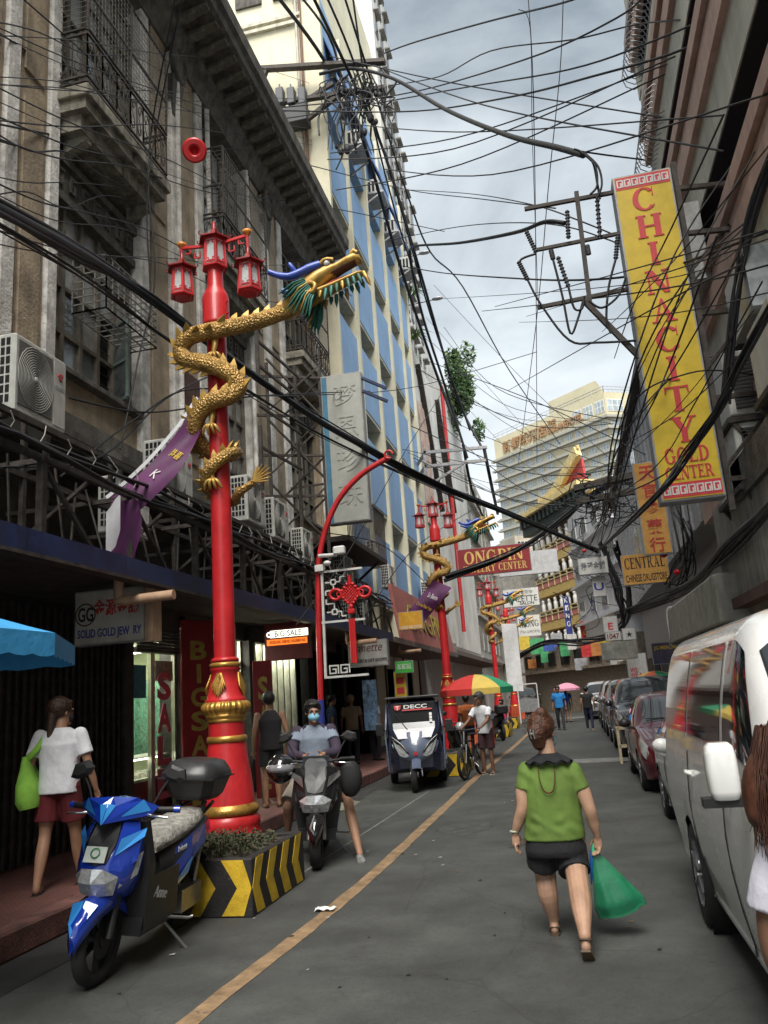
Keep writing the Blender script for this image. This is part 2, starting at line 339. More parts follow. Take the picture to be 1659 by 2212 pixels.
# ================================================================ ground
g_ = MB(); g_.sheet(lambda u, v: (lerp(-120, 120, u), lerp(-30, 420, v), 0), 8, 20, sm=False)
tag(g_.build('road', asph), kind='structure')
def strip(name, pts, z, mat, kind='structure'):
    mb = MB(); mb.add([(x, y, z) for x, y in pts], [tuple(range(len(pts)))]); return tag(mb.build(name, mat), kind=kind)
# worn yellow lane line: follows the street, edges slightly ragged
mb = MB(); yl = [(-2.36, 2.0), (-2.33, 4.6), (-2.18, 7.6), (-2.14, 12), (-2.12, 19), (-1.95, 26), (-1.9, 40), (-2.6, 60)]
sp = spline([(x, y, 0) for x, y in yl], 14); vs = []
for p in sp:
    j = random.uniform(-.008, .008); vs += [(p.x-.068+j, p.y, .004), (p.x+.068+random.uniform(-.01, .01), p.y, .004)]
mb.add(vs, [(2*i, 2*i+1, 2*i+3, 2*i+2) for i in range(len(sp)-1)])
tag(mb.build('lane_marking', mYel), kind='structure')
mb = MB(); sp = [V((-2.95+.18*i/9, 8.5+i*.75, 0)) for i in range(10)]
mb.add([q for p in sp for q in ((p.x-.012, p.y, .004), (p.x+.012, p.y, .004))], [(2*i, 2*i+1, 2*i+3, 2*i+2) for i in range(9)])
tag(mb.build('chalk_line', M('faded_white_line', (.2, .2, .19), .8, var=.4, scale=12)), kind='structure')
mPatch = M('concrete_road_patch', (.17, .17, .16), .85, var=.3, scale=5, bump=.3)
strip('road_patch', [(-.35, 19.1), (1.3, 18.95), (1.3, 20.0), (-.3, 20.15)], .005, mPatch)
strip('road_patch', [(-1.0, 44), (2.4, 44), (2.4, 46), (-.9, 46)], .005, mPatch)
mStain = M('wet_asphalt_stain', (.036, .036, .036), .75, var=.3, scale=3)
strip('gutter_stain', [(-4.29, 3), (-3.9, 3), (-3.8, 6), (-3.95, 9), (-3.85, 14), (-4.0, 19), (-4.29, 24)], .004, mStain)
rnd = random.Random(5)
for cx, cy, r_ in ((-1.6, 11, .4), (-3.0, 12.0, .5), (.1, 17, .5), (-1.2, 15, .4)):
    strip('road_stain', [(cx+r_*rnd.uniform(.5, 1.1)*math.cos(R(18*k)), cy+r_*1.5*rnd.uniform(.5, 1.1)*math.sin(R(18*k))) for k in range(20)], .003, M('oil_stain', (.058, .060, .056), .75, var=.4, scale=7))
mb = MB()
for i in range(130):
    x, y = rnd.uniform(-4.1, .6), rnd.uniform(3.5, 24); s_ = rnd.uniform(.006, .022); mb.add([(x-s_, y-s_, .006), (x+s_, y-s_*.6, .006), (x+s_*.7, y+s_, .009), (x-s_*.8, y+s_*.7, .006)], [(0, 1, 2, 3)], i % 3)
tag(mb.build('road_litter', [M('grit_pale', (.35, .34, .31), .9), M('grit_dark', (.02, .02, .02), .9), M('grit_leaf', (.14, .1, .05), .9)]), 'scattered specks of grit and litter on the asphalt', 'litter', None, 'stuff')
strip('road_stain', [(-.9, 9.5), (-.75, 9.6), (-.2, 12), (.0, 14.5), (-.2, 14.2), (-.45, 12)], .004, mStain)
# left pavement: red tiled slab with a worn red kerb of separate stones
mb = MB(); mb.box(-7.0, -4.52, -4, 75, .0, .2)
brick = M('red_pavement_tiles', (.17, .07, .058), .7, var=.3, scale=3, bump=.3, spots=.3)
t = brick.node_tree; bt = t.nodes.new('ShaderNodeTexBrick'); bt.inputs['Scale'].default_value = 9; bt.inputs['Mortar Size'].default_value = .03
bt.inputs['Color1'].default_value = (.20, .075, .06, 1); bt.inputs['Color2'].default_value = (.13, .058, .048, 1); bt.inputs['Mortar'].default_value = (.05, .035, .03, 1)
tcn = t.nodes.new('ShaderNodeTexCoord'); t.links.new(tcn.outputs['Object'], bt.inputs['Vector'])
t.links.new(bt.outputs['Color'], t.nodes['Principled BSDF'].inputs['Base Color'])
pav = tag(mb.build('pavement', brick), kind='structure')
y = -3.0; k = 0
while y < 40:
    l = random.uniform(1.1, 1.5); mb = MB()
    mb.box(-4.515+random.uniform(-.004, .004), -4.30+random.uniform(-.008, .008), y+.006, y+l, 0, .205+random.uniform(-.006, .008), b=.018)
    mb.build('kerb_stone', mKerb, pav); y += l
mb = MB(); mb.box(-4.515, -4.3, y+.006, 75, 0, .205); mb.build('kerb_stone', mKerb, pav)
mb = MB(); mb.box(2.95, 5, -4, 60, 0, .15); tag(mb.build('pavement', M('grey_pavement', (.12, .115, .105), .85, var=.25, bump=.3)), kind='structure')

# ================================================================ old sooty corner building on the left
OB = thing('old_building', 'sooty brown and white old building with balconies and heavy dark eaves, left', 'building', (-6.3, 10, 0), world=True)
FX = -6.0
mb = MB()
mb.box(-14, FX-.28, -3, 20.7, 5.3, 14.6)                # recessed wall plane behind pilasters
mb.box(-14, -6.9, -3, 20.7, 3.3, 5.3)                    # dark setback above the shops
mb.build('wall', mConcD, OB)
def strips(lst):
    for y0, y1, kind in lst:
        d = {'w': .05, 'b': 0., 'n': .09}[kind]
        mb = MB(); mb.box(FX-.3, FX+d, y0+.002, y1-.002, 5.35, 14.3, b=.02)
        if kind == 'b':
            mb.box(FX-.3, FX+.03, y0+.10, y1-.10, 5.9, 9.6, b=.012); mb.box(FX-.3, FX+.03, y0+.10, y1-.10, 10.0, 13.9, b=.012)
        mb.build('pilaster', mBrown if kind == 'b' else mWhiteP, OB)
strips([(4.5, 5.6, 'w'), (5.6, 7.4, 'b'), (7.4, 7.66, 'w'), (7.66, 8.27, 'b'), (8.27, 8.5, 'w'),
        (10.67, 10.95, 'w'), (10.95, 11.68, 'b'), (11.68, 12.02, 'n'), (12.02, 12.78, 'b'), (12.78, 13.1, 'w'),
        (15.3, 15.6, 'w'), (15.6, 16.3, 'b'), (16.3, 16.62, 'n'), (16.62, 17.4, 'b'), (17.4, 17.75, 'w'), (20.1, 20.4, 'b'), (20.4, 20.72, 'w')])
mb = MB(); mb.box(-6.9, FX+.12, -3, 20.75, 5.28, 5.55); mb.box(-6.9, FX+.2, -3, 20.75, 5.2, 5.3); mb.box(-6.9, FX+.06, -3, 20.75, 5.12, 5.2)
mb.build('string_course', mConcD, OB)
BAYS = [(8.5, 10.67), (13.1, 15.3), (17.75, 20.1), (5.0, 5.01)]
mCage = M('pale_iron_grille', (.23, .22, .2), .6, .3, var=.2)
for bi, (y0, y1) in enumerate(BAYS[:3]):
    # apron with sill under the second-floor window
    mb = MB(); mb.box(FX-.3, FX-.04, y0, y1, 5.55, 6.12); mb.build('apron', mBrown, OB)
    mb = MB(); mb.box(FX-.3, FX+.1, y0+.005, y1-.005, 6.12, 6.2, b=.01); mb.build('sill', mConcD, OB)
    # windows: timber frame with separate panes, second and third floor
    for (z0, z1, kind) in ((6.2, 8.72, 2), (10.35, 13.4, 3)):
        n = 5; wd = (y1-y0)/n
        fr = MB()
        for i in range(n+1): fr.box(FX-.26, FX-.16+(.03 if i in (0, n) else 0), y0+i*wd-.035, y0+i*wd+.035, z0, z1)
        rows = [z0, lerp(z0, z1, .25), lerp(z0, z1, .52), lerp(z0, z1, .76), z1]
        for z in rows: fr.box(FX-.262, FX-.165, y0, y1, z-.028, z+.028)
        F_ = fr.build('window', mFrame, OB)
        for i in range(n):
            for j in range(4):
                if bi == 0 and kind == 2 and i == 3 and j < 2: continue
                p = MB(); a = random.uniform(-.006, .006)
                p.add([(FX-.215+a, y0+i*wd+.03, rows[j]+.025), (FX-.215-a, y0+(i+1)*wd-.03, rows[j]+.025), (FX-.215-a, y0+(i+1)*wd-.03, rows[j+1]-.025), (FX-.215+a, y0+i*wd+.03, rows[j+1]-.025)], [(0, 1, 2, 3)])
                p.build('pane', (mGlassW if j >= 2 or random.random() < .25 else mGlassG) if bi < 2 else (mGlassD if random.random() < .6 else mGlassG), F_)
    # fretted frieze over the second-floor window
    mb = MB(); mb.box(FX-.3, FX-.06, y0, y1, 8.72, 8.84); mb.box(FX-.3, FX-.10, y0, y1, 8.84, 9.28); mb.box(FX-.3, FX-.03, y0, y1, 9.28, 9.4)
    k = 0; yy = y0+.12
    while yy < y1-.2:
        mb.box(FX-.1, FX-.065, yy, yy+.16, 9.17, 9.21); mb.box(FX-.1, FX-.065, yy, yy+.04, 8.95, 9.17); mb.box(FX-.1, FX-.065, yy+.04, yy+.13, 8.95, 8.99); mb.box(FX-.1, FX-.065, yy+.1, yy+.13, 8.99, 9.09)
        yy += .3
    mb.build('frieze', mConcD, OB)
    # balcony: moulded slab, wrought iron railing with scrolls, mesh cage
    by0, by1, bx = y0-.1, y1+.12, FX+.52
    mb = MB(); mb.box(FX-.3, bx, by0, by1, 10.02, 10.2, b=.015); mb.box(FX-.3, bx-.07, by0+.06, by1-.06, 9.86, 10.02); mb.box(FX-.3, bx-.2, by0+.16, by1-.16, 9.62, 9.86)
    for yy in (by0+.3, by1-.42): mb.loft([[(FX-.05, yy, 9.4), (FX-.05, yy+.14, 9.4), (FX-.05, yy+.14, 9.62), (FX-.05, yy, 9.62)], [(bx-.22, yy, 9.55), (bx-.22, yy+.14, 9.55), (bx-.22, yy+.14, 9.63), (bx-.22, yy, 9.63)]], sm=False)
    SL = mb.build('balcony', M('balcony_plaster', (.27, .25, .2), .9, var=.35, bump=.5, bscale=30, streak=.9, dirt=(.025, .022, .02)), OB)
    rl = MB(); x0r = bx-.05
    for z in (10.27, 10.36, 11.05, 11.14):
        rl.bar((x0r, by0+.05, z), (x0r, by1-.05, z), .03); rl.bar((FX, by0+.05, z), (x0r, by0+.05, z), .03); rl.bar((FX, by1-.05, z), (x0r, by1-.05, z), .03)
    def panel(P):
        # P(u, v): a railing panel about .42 wide
        for u in (0, .5, 1): rl.bar(P(u, 0), P(u, 1), .016)
        for s_ in (.25, .75):
            for c_, rr_ in ((.26, .2), (.72, .22)):
                pts = [P(s_+.2*math.cos(a*.7+c_*9)*(1-a*.11), c_+rr_*math.sin(a*.7+c_*9)*(1-a*.11)) for a in range(9)]
                rl.tube(pts, .009, 4, caps=False)
            rl.tube([P(s_-.2, .02), P(s_+.1, .3), P(s_-.1, .55), P(s_+.18, .98)], .008, 4, caps=False)
    npan = 6; pw = (by1-by0-.1)/npan
    for i in range(npan): panel(lambda u, v, i=i: (x0r, by0+.05+(i+u)*pw, lerp(10.36, 11.05, v)))
    panel(lambda u, v: (lerp(FX, x0r, u), by0+.05, lerp(10.36, 11.05, v)))
    rl.build('railing', mSteel, SL)
    cg = MB(); zt = 12.6
    for yy in (by0+.05, (by0+by1)/2, by1-.05): cg.bar((x0r, yy, 11.1), (x0r+.02, yy, zt), .03)
    for z in (11.75, zt):
        cg.bar((x0r, by0+.05, z), (x0r, by1-.05, z), .03); cg.bar((FX, by0+.05, z), (x0r, by0+.05, z), .03)
    cg.build('cage_frame', mSteel, SL)
    ms = MB(); 
    for i in range(27): yy = lerp(by0+.05, by1-.05, i/26); ms.bar((x0r+.005, yy, 11.15), (x0r+.005, yy, zt), .006)
    for i in range(17): z = lerp(11.15, zt, i/16); ms.bar((x0r+.009, by0+.05, z), (x0r+.009, by1-.05, z), .006); ms.bar((FX, by0+.05, z), (x0r, by0+.05, z), .006)
    ms.build('wire_mesh', mCage, SL)
# open casement and iron cage in front of the first window
mb = MB(); ya = 8.5+3*.434
T = MX.Translation((FX-.2, ya+.43, 0)) @ MX.Rotation(R(62), 4, 'Z')
for a, b_ in (((0, 0, 6.25), (0, -.42, 6.25)), ((0, 0, 7.48), (0, -.42, 7.48)), ((0, 0, 6.25), (0, 0, 7.48)), ((0, -.42, 6.25), (0, -.42, 7.48)), ((0, 0, 6.85), (0, -.42, 6.85))): mb.bar(T @ V(a), T @ V(b_), .045)
cs = mb.build('casement', M('green_grey_casement', (.15, .2, .18), .7, var=.3), OB)
mb = MB(T); mb.add([(.003, -.02, 6.27), (.003, -.4, 6.27), (.003, -.4, 7.46), (.003, -.02, 7.46)], [(0, 1, 2, 3)]); mb.build('pane', mGlassG, cs)
mb = MB(); mb.box(FX-.9, FX-.27, ya+.02, ya+.42, 6.2, 7.5); mb.build('dark_opening', mDark, OB)
mb = MB()
for i in range(7): mb.bar((FX-.23, ya+.02, 6.3+i*.18), (FX-.23, ya+.42, 6.3+i*.18), .012)
mb.build('jalousie_bars', mSteel, OB)
mb = MB(); c0, c1, cx = 9.05, 10.45, FX+.42
for i in range(8):
    z = lerp(7.15, 7.95, i/7); mb.bar((FX-.1, c0, z), (cx, c0, z), .016); mb.bar((cx, c0, z), (cx, c1, z), .016); mb.bar((FX-.1, c1, z), (cx, c1, z), .016)
for i in range(10): yy = lerp(c0, c1, i/9); mb.bar((cx, yy, 7.15), (cx, yy, 7.95), .016); mb.bar((FX-.1, yy, 7.15), (cx, yy, 7.15), .016)
for i in range(4): xx = lerp(FX-.1, cx, i/3); mb.bar((xx, c0, 7.15), (xx, c0, 7.95), .016); mb.bar((xx, c0, 7.15), (xx, c1, 7.15), .016)
mb.build('window_cage', mCage, OB)
# heavy eaves: coved soffit, cornice, corbels, medallions
mb = MB(); prof = [(FX-.3, 13.6), (FX+.08, 13.75), (FX+.16, 14.05), (FX+.3, 14.2), (FX+.34, 14.32), (FX+.9, 14.42), (FX+.98, 14.46), (FX+1.0, 14.62), (FX+1.08, 14.68), (FX+1.1, 14.95), (FX-.3, 15.1)]
mb.loft([[(x, -3, z) for x, z in prof], [(x, 20.85, z) for x, z in prof]], sm=False); mb.build('cornice', mConcD, OB)
mCorb = M('corbel_stone', (.17, .16, .125), .9, var=.3, bump=.4, streak=.8, dirt=(.03, .027, .022))
me_c = None; yy = 7.2
while yy < 20.6:
    if me_c is None:
        c = MB(); c.loft([[(x, 0, z), (x, .17, z), (x, .17, zt), (x, 0, zt)] for x, z, zt in ((FX+.3, 14.2, 14.42), (FX+.52, 14.24, 14.43), (FX+.74, 14.33, 14.44), (FX+.9, 14.36, 14.46))], sm=False); me_c = c.mesh('corbel', mCorb)
    o = link('corbel', me_c, OB); o.location.y = yy; yy += .43
for yy in (7.9, 11.85, 16.5, 20.2):
    m_ = MB(); T = MX.Translation((FX+.1, yy, 13.55)) @ MX.Rotation(R(90), 4, 'Y')
    m_.lathe([(.05, 0), (.3, .02), (.3, .08), (.24, .12), (.22, .07), (.1, .09), (.02, .14)], 18, T @ MX.Diagonal((1.35, 1, 1, 1)))
    m_.ball((FX+.14, yy, 14.0), .17, 10); m_.loft([[(FX+.02, yy-.14, 12.4), (FX+.02, yy+.14, 12.4), (FX+.1, yy+.14, 12.4), (FX+.1, yy-.14, 12.4)], [(FX+.02, yy-.22, 13.2), (FX+.02, yy+.22, 13.2), (FX+.16, yy+.22, 13.2), (FX+.16, yy-.22, 13.2)]], sm=False)
    m_.build('medallion', mConcD, OB)
# drain pipes on the pilasters
for yy in (11.85, 13.15, 15.2): 
    m_ = MB(); m_.tube([(FX+.13, yy, 5.4), (FX+.13, yy, 13.6)], .05, 8); m_.build('drain_pipe', mWhiteP, OB)
# rusty rectangular plate on the pilaster by the dragon
mb = MB(); mb.box(FX+.05, FX+.09, 12.1, 12.65, 6.2, 7.5); mb.tube([(FX+.1, 12.3, 6.5), (FX+.35, 12.25, 6.55)], .04, 8); mb.build('rusty_plate', M('rust_brown', (.09, .045, .035), .85, var=.3), OB)

# ================================================================ ground floor shops under the canopy
SH = thing('gated_shop', 'dark shop front with black folding gate under the blue canopy', 'shop front', (-6.2, 9, .2), world=True)
mGate = M('black_gate_steel', (.05, .045, .042), .6, .4, var=.4, scale=6)
mb = MB(); mb.box(-6.5, -6.25, -3, 10.3, .2, 3.2); mb.build('backing_wall', M('charcoal_wall', (.035, .03, .03), .9), SH)
for i in range(62):
    yy = 2.0+i*.132; m_ = MB(); m_.box(-6.06, -6.03, yy, yy+.03, .22, 3.05); m_.box(-6.02, -5.99, yy+.05, yy+.075, .22, 3.05)
    m_.build('gate_bar', mGate, SH)
mb = MB()
for i in range(62):
    yy = 2.0+i*.132
    for z in (.35, .8, 1.25, 1.7, 2.15, 2.6):
        mb.bar((-6.035, yy+.01, z), (-6.035, yy+.145, z+.2), .014); mb.bar((-6.03, yy+.01, z+.4), (-6.03, yy+.145, z+.2), .014)
mb.build('gate_lattice', mGate, SH)
for a in ((-6.5, -5.95, 10.2, 10.42), (-6.3, -5.9, 1.5, 2.0)): mb = MB(); mb.box(*a, .2, 3.2); mb.build('gate_post', mGate, SH)
# jewellery shop, lit inside
JS = thing('jewelry_shop', 'lit jewelry shop with glass front and display counter behind the big red post', 'shop', (-6.2, 12.5, .2), world=True)
mInt = M('shop_interior_wall', (.38, .4, .26), .7, var=.2, scale=2)
mb = MB(); mb.box(-9.2, -9.1, 10.42, 15.0, .2, 3.1); mb.box(-9.1, -6.1, 14.9, 15.0, .2, 3.1); mb.box(-9.1, -6.1, 10.42, 10.5, .2, 3.1); mb.box(-9.1, -6.2, 10.5, 14.9, 2.95, 3.05); mb.build('room', mInt, JS)
mb = MB(); mb.box(-9.1, -6.2, 10.5, 14.9, .19, .215); mb.build('floor', mPave, JS)
mGreen = M('jewelry_display_green', (.08, .2, .13), .6, var=.5, scale=18, spots=.9, dirt=(.45, .46, .33))
mb = MB(); mb.box(-9.05, -8.9, 10.6, 14.8, 1.0, 2.5); mb.build('wall_display', mGreen, JS)
for i in range(4): m_ = MB(); m_.box(-7.3, -7.2, 10.6+i*1.1, 11.55+i*1.1, 1.0, 2.3); m_.build('display_board', mGreen, JS)
mb = MB(); mb.box(-6.75, -6.2, 10.55, 14.85, .22, .78); mb.build('counter_base', M('counter_red', (.2, .012, .016), .5), JS)
mb = MB(); mb.box(-6.75, -6.18, 10.55, 14.85, .78, .82); mb.box(-6.75, -6.18, 10.55, 14.85, 1.1, 1.12)
for i in range(26): yy = 10.65+i*.16; mb.box(-6.5, -6.25, yy, yy+.1, .83, .87+.05*random.random())
mb.build('counter_top', M('counter_tray', (.45, .44, .36), .4, var=.4, scale=20), JS)
mLamp = M('fluorescent_tube', (1, 1, .86), .3, var=0, emit=9.)
for yy in (10.7, 12.3, 13.6): m_ = MB(); m_.box(-6.24, -6.2, yy, yy+.95, 1.085, 1.099); m_.build('counter_light', mLamp, JS)
for xx, yy in ((-6.75, 10.6), (-6.75, 12.4), (-6.75, 13.6), (-8.2, 11.4), (-8.2, 13)): m_ = MB(); m_.box(xx, xx+.35, yy, yy+1.2, 2.87, 2.93); m_.build('ceiling_light', mLamp, JS)
mAl = M('shop_door_aluminium', (.4, .4, .33), .4, .6, var=.2)
mb = MB()
for yy in (10.5, 11.1, 11.16, 11.84, 12.95, 13.02, 13.9, 14.5): mb.box(-6.12, -6.06, yy, yy+.06, .2, 2.95)
mb.box(-6.12, -6.06, 10.5, 11.9, 2.6, 2.68); mb.box(-6.12, -6.06, 10.5, 11.9, .2, .3); mb.box(-6.12, -6.06, 12.9, 14.5, 2.5, 2.56); mb.build('door_frame', mAl, JS)
mPaneT = M('clear_shop_glass', (.85, .9, .87), .03, var=0, trans=1., ior=1.1)
for a, b_ in ((10.56, 11.1), (11.22, 11.84), (13.08, 13.9), (13.96, 14.5)):
    m_ = MB(); m_.box(-6.1, -6.09, a, b_, .3, 2.6); m_.build('glass_pane', mPaneT, JS)
m_ = MB(); m_.box(-6.07, -6.055, 10.6, 10.95, 1.95, 2.42); m_.build('blue_poster', M('teal_poster', (.05, .22, .28), .6, var=.25, scale=14), JS)
m_ = MB(); m_.box(-6.085, -6.07, 11.25, 11.8, 2.2, 2.5); m_.build('white_notice', M('notice_paper', (.4, .42, .3), .7, var=.3, scale=12), JS)
mPink = M('pink_sale_letters', (.52, .09, .14), .5, var=.1)
for i, c in enumerate('SALE'):
    text('letter', c, LEFTWALL(-6.04, 11.45, 2.12-i*.47), .42, mPink, JS, width=.42, ext=.012, bold=.04)
for a in ((11.9, 12.1), (12.82, 12.94), (14.55, 14.8)): mb = MB(); mb.box(-6.35, -5.9, *a, .2, 3.2); mb.build('door_post', mGate, JS)
mb = MB(); mb.box(-6.3, -5.95, 10.42, 20.7, 2.95, 3.25); mb.build('shutter_box', mGate, JS)
for i in range(7): m_ = MB(); m_.tube([(-5.93, 10.5, 2.62+i*.05), (-5.93, 11.95, 2.62+i*.05)], .026, 6); m_.build('shutter_slat', mGate, JS)
# tall red sale panels standing on the pavement by the shop
mGoldL = M('gold_lettering', (.42, .33, .07), .5, .2, var=.2)
def sale_panel(x, y, rz, word, label, w_, h_):
    t = thing('sale_panel', label, 'sign', (x, y, .2), rz)
    m_ = MB(); m_.box(-w_/2, w_/2, -.025, .025, 0, h_, b=.006); m_.build('board', M('panel_red', (.28, .014, .018), .5, var=.2, scale=4, streak=.3, dirt=(.12, .01, .01)), t)
    n = len(word)
    for i, c in enumerate(word):
        if c != ' ': text('letter', c, FACECAM(0, -.026, h_*.9-(i+.5)*h_*.86/n), h_*.78/n*.9, mGoldL, t, width=w_*.5 if c != 'I' else w_*.13, ext=.004, bold=.03)
    return t
sale_panel(-5.62, 11.75, R(62), 'BIGSALE', 'tall red panel with gold BIG SALE letters left of the big red post', .62, 2.9)
sale_panel(-5.28, 13.6, R(20), 'SALE', 'tall narrow red panel with gold SALE letters right of the big red post', .34, 2.3)
# second shop beside the lit red sign
S2 = thing('gold_shop', 'brightly lit gold shop with glass shelves behind man in tank top', 'shop', (-6.2, 17, .2), world=True)
mb = MB(); mb.box(-9.2, -9.1, 15, 18.2, .2, 3.1); mb.box(-9.1, -6.1, 18.1, 18.2, .2, 3.1); mb.box(-9.1, -6.2, 15.02, 18.1, 2.95, 3.05); mb.build('room', mInt, S2)
for i in range(5):
    for j in range(5):
        m_ = MB(); m_.box(-6.9, -6.5, 15.2+i*.55, 15.65+i*.55, .55+j*.42, .57+j*.42)
        for q in range(5): m_.box(-6.85, -6.6, 15.22+i*.55+q*.085, 15.28+i*.55+q*.085, .57+j*.42, .62+j*.42+.18*random.random())
        m_.build('shelf', random.choice([mGold, mGreen, M('shelf_goods', (.5, .48, .38), .5, var=.5, scale=25)]), S2)
for yy in (15.3, 16.4): m_ = MB(); m_.box(-6.6, -6.3, yy, yy+1, 2.85, 2.93); m_.build('ceiling_light', mLamp, S2)
for i in range(7): m_ = MB(); m_.box(-6.2, -6.05, 15.2+i*.4, 15.26+i*.4, .2, 2.95); m_.build('glass_door_stile', mAl, S2)
mb = MB(); mb.box(-6.3, -5.9, 18.1, 18.5, .2, 3.2); mb.box(-9, -6.25, 18.5, 24, .2, 3.2); mb.box(-6.35, -5.9, 19.3, 19.7, .2, 3.2); mb.box(-6.35, -5.9, 21, 21.3, .2, 3.2); mb.box(-6.35, -5.9, 23.5, 24, .2, 3.2); mb.build('dark_bay', mDark, S2)
m_ = MB(); m_.box(-6.24, -6.2, 19.8, 20.9, .9, 2.6); m_.build('green_window', mGreen, S2)
# ================================================================ canopy with dark blue fascia
CN = thing('shop_canopy', 'dark steel shop canopy with faded navy blue fascia along the left pavement', 'canopy', (-5.2, 10, 3.2), world=True)
mNavy = M('navy_fascia_paint', (.018, .032, .10), .55, var=.35, scale=2, streak=.6, dirt=(.02, .02, .025))
for i in range(9):
    y0 = 1.0+i*2.25; m_ = MB(); m_.box(-4.56, -4.5+random.uniform(-.01, .01), y0+.004, y0+2.246, 3.17, 3.38+random.uniform(-.008, .008)); m_.build('fascia_panel', mNavy, CN)
mb = MB(); mb.box(-6.6, -4.565, 1, 21.3, 3.26, 3.30); mb.build('roof_sheet', M('canopy_underside', (.06, .055, .05), .9, var=.4), CN)
mb = MB(); mb.box(-4.62, -4.47, 1, 21.3, 3.13, 3.165); mb.build('gutter', mSteel, CN)
fr = MB()
for i in range(13):
    yy = 1.6+i*1.6; fr.bar((-4.6, yy, 3.3), (-4.6, yy, 4.15), .07); fr.bar((-5.7, yy, 3.3), (-5.7, yy, 5.0), .06); fr.bar((-4.6, yy, 4.1), (-6.2, yy, 4.1), .05)
    fr.bar((-4.6, yy, 4.08), (-4.62, yy+.9, 3.36), .04); fr.bar((-5.1, yy+.4, 3.3), (-5.1, yy+.4, 4.7), .05); fr.bar((-5.0, yy, 4.62), (-6.8, yy, 4.62), .06)
    fr.bar((-4.62, yy+.8, 4.1), (-5.7, yy+.8, 3.35), .035)
for x, z in ((-4.6, 4.12), (-5.1, 4.12), (-5.0, 4.66), (-5.7, 4.66)): fr.bar((x, 1, z), (x, 20.7, z), .06)
for i in range(40): yy = 2+i*.45; fr.bar((-4.7-random.random()*.3, yy, 3.34), (-4.8-random.random()*.3, yy+random.uniform(-.2, .2), 4.2), .018)
fr.build('steel_frame', mSteel, CN)
# loose cable bundles lying along the canopy edge
for k, (dx, dz) in enumerate(((0, 0), (.06, .05), (-.05, .09), (.1, -.06))):
    m_ = MB(); m_.tube([(-4.52+dx+random.uniform(-.02, .02), 1+i*.8, 4.16+dz+.05*math.sin(i*1.3+k*2)) for i in range(26)], .022, 5); m_.build('cable_bundle', mCable, CN)
m_ = MB()
for i in range(46): 
    yy = 2+i*.42; m_.tube([(-4.5, yy, 4.18), (-4.46, yy+.03, 4.28), (-4.47+random.uniform(-.05, .05), yy+random.uniform(-.1, .1), 4.32+random.random()*.08)], .006, 4)
tag(m_.build('cable_ties', M('pale_plastic', (.4, .38, .34), .6, var=.2), CN), kind='stuff')
for yy in (8.0, 17.5, 23):
    p = MB(); p.tube(spline([(-4.75, yy, 3.2), (-4.75, yy, 3.0), (-4.7, yy, 2.95), (-4.1, yy+.02, 2.96)], 5), .055, 10)
    tag(p.build('drain_spout', M('tan_plastic_pipe', (.42, .27, .17), .5, var=.2, streak=.3)), {8.0: 'tan plastic drain pipe elbow under the near end of the navy canopy', 17.5: 'tan drain spout above the cursive shop sign', 23: 'tan drain spout beyond the orange hanging sign'}[yy], 'pipe')
# ================================================================ blue and cream building with fins
BB = thing('blue_building', 'cream and light blue building with vertical fins and dark blue awnings, left', 'building', (-9, 27, 0), world=True)
BY0, BY1, BX = 20.9, 34.2, -5.5
mb = MB(); mb.box(-22, BX-.75, BY0, BY1, 0, 34); mb.build('wall', mCream, BB)
mb = MB()
for z in (23.0, 23.25): mb.box(-22, BX-.5, BY0-.12, BY0-.001, z, z+.12)
mb.build('ledge', M('cream_ledge', (.55, .53, .42), .8, var=.2, streak=.4), BB)
for xx, zz in ((-8.2, 25), (-6.9, 25)):
    m_ = MB(); m_.box(xx, xx+.9, BY0-.08, BY0-.001, zz-.9, zz+.6); m_.build('side_window', mConcD, BB)
for k in range(2):
    m_ = MB(); m_.tube([(-6.15+k*.14, BY0-.08, 4), (-6.15+k*.14, BY0-.08, 24)], .045, 6); m_.build('wall_pipe', M('pipe_white_or_rust', (.45, .42, .36), .6, var=.2) if k == 0 else M('pipe_rust', (.16, .08, .05), .7), BB)
m_ = MB(); m_.box(-6.6, -6.0, BY0-.3, BY0, 24.3, 25.6); m_.build('meter_box', M('pale_green_box', (.35, .48, .42), .6), BB)
fins = [21.0, 23.6, 26.4, 29.2, 32.0, 34.0]
for yy in fins: m_ = MB(); m_.box(BX-.75, BX+.12, yy-.10, yy+.10, 3.6, 24.6 if yy > 21.5 else 23.8); m_.build('fin', mCream, BB)
mSof = M('cream_soffit', (.50, .47, .36), .85, var=.15, streak=.3)
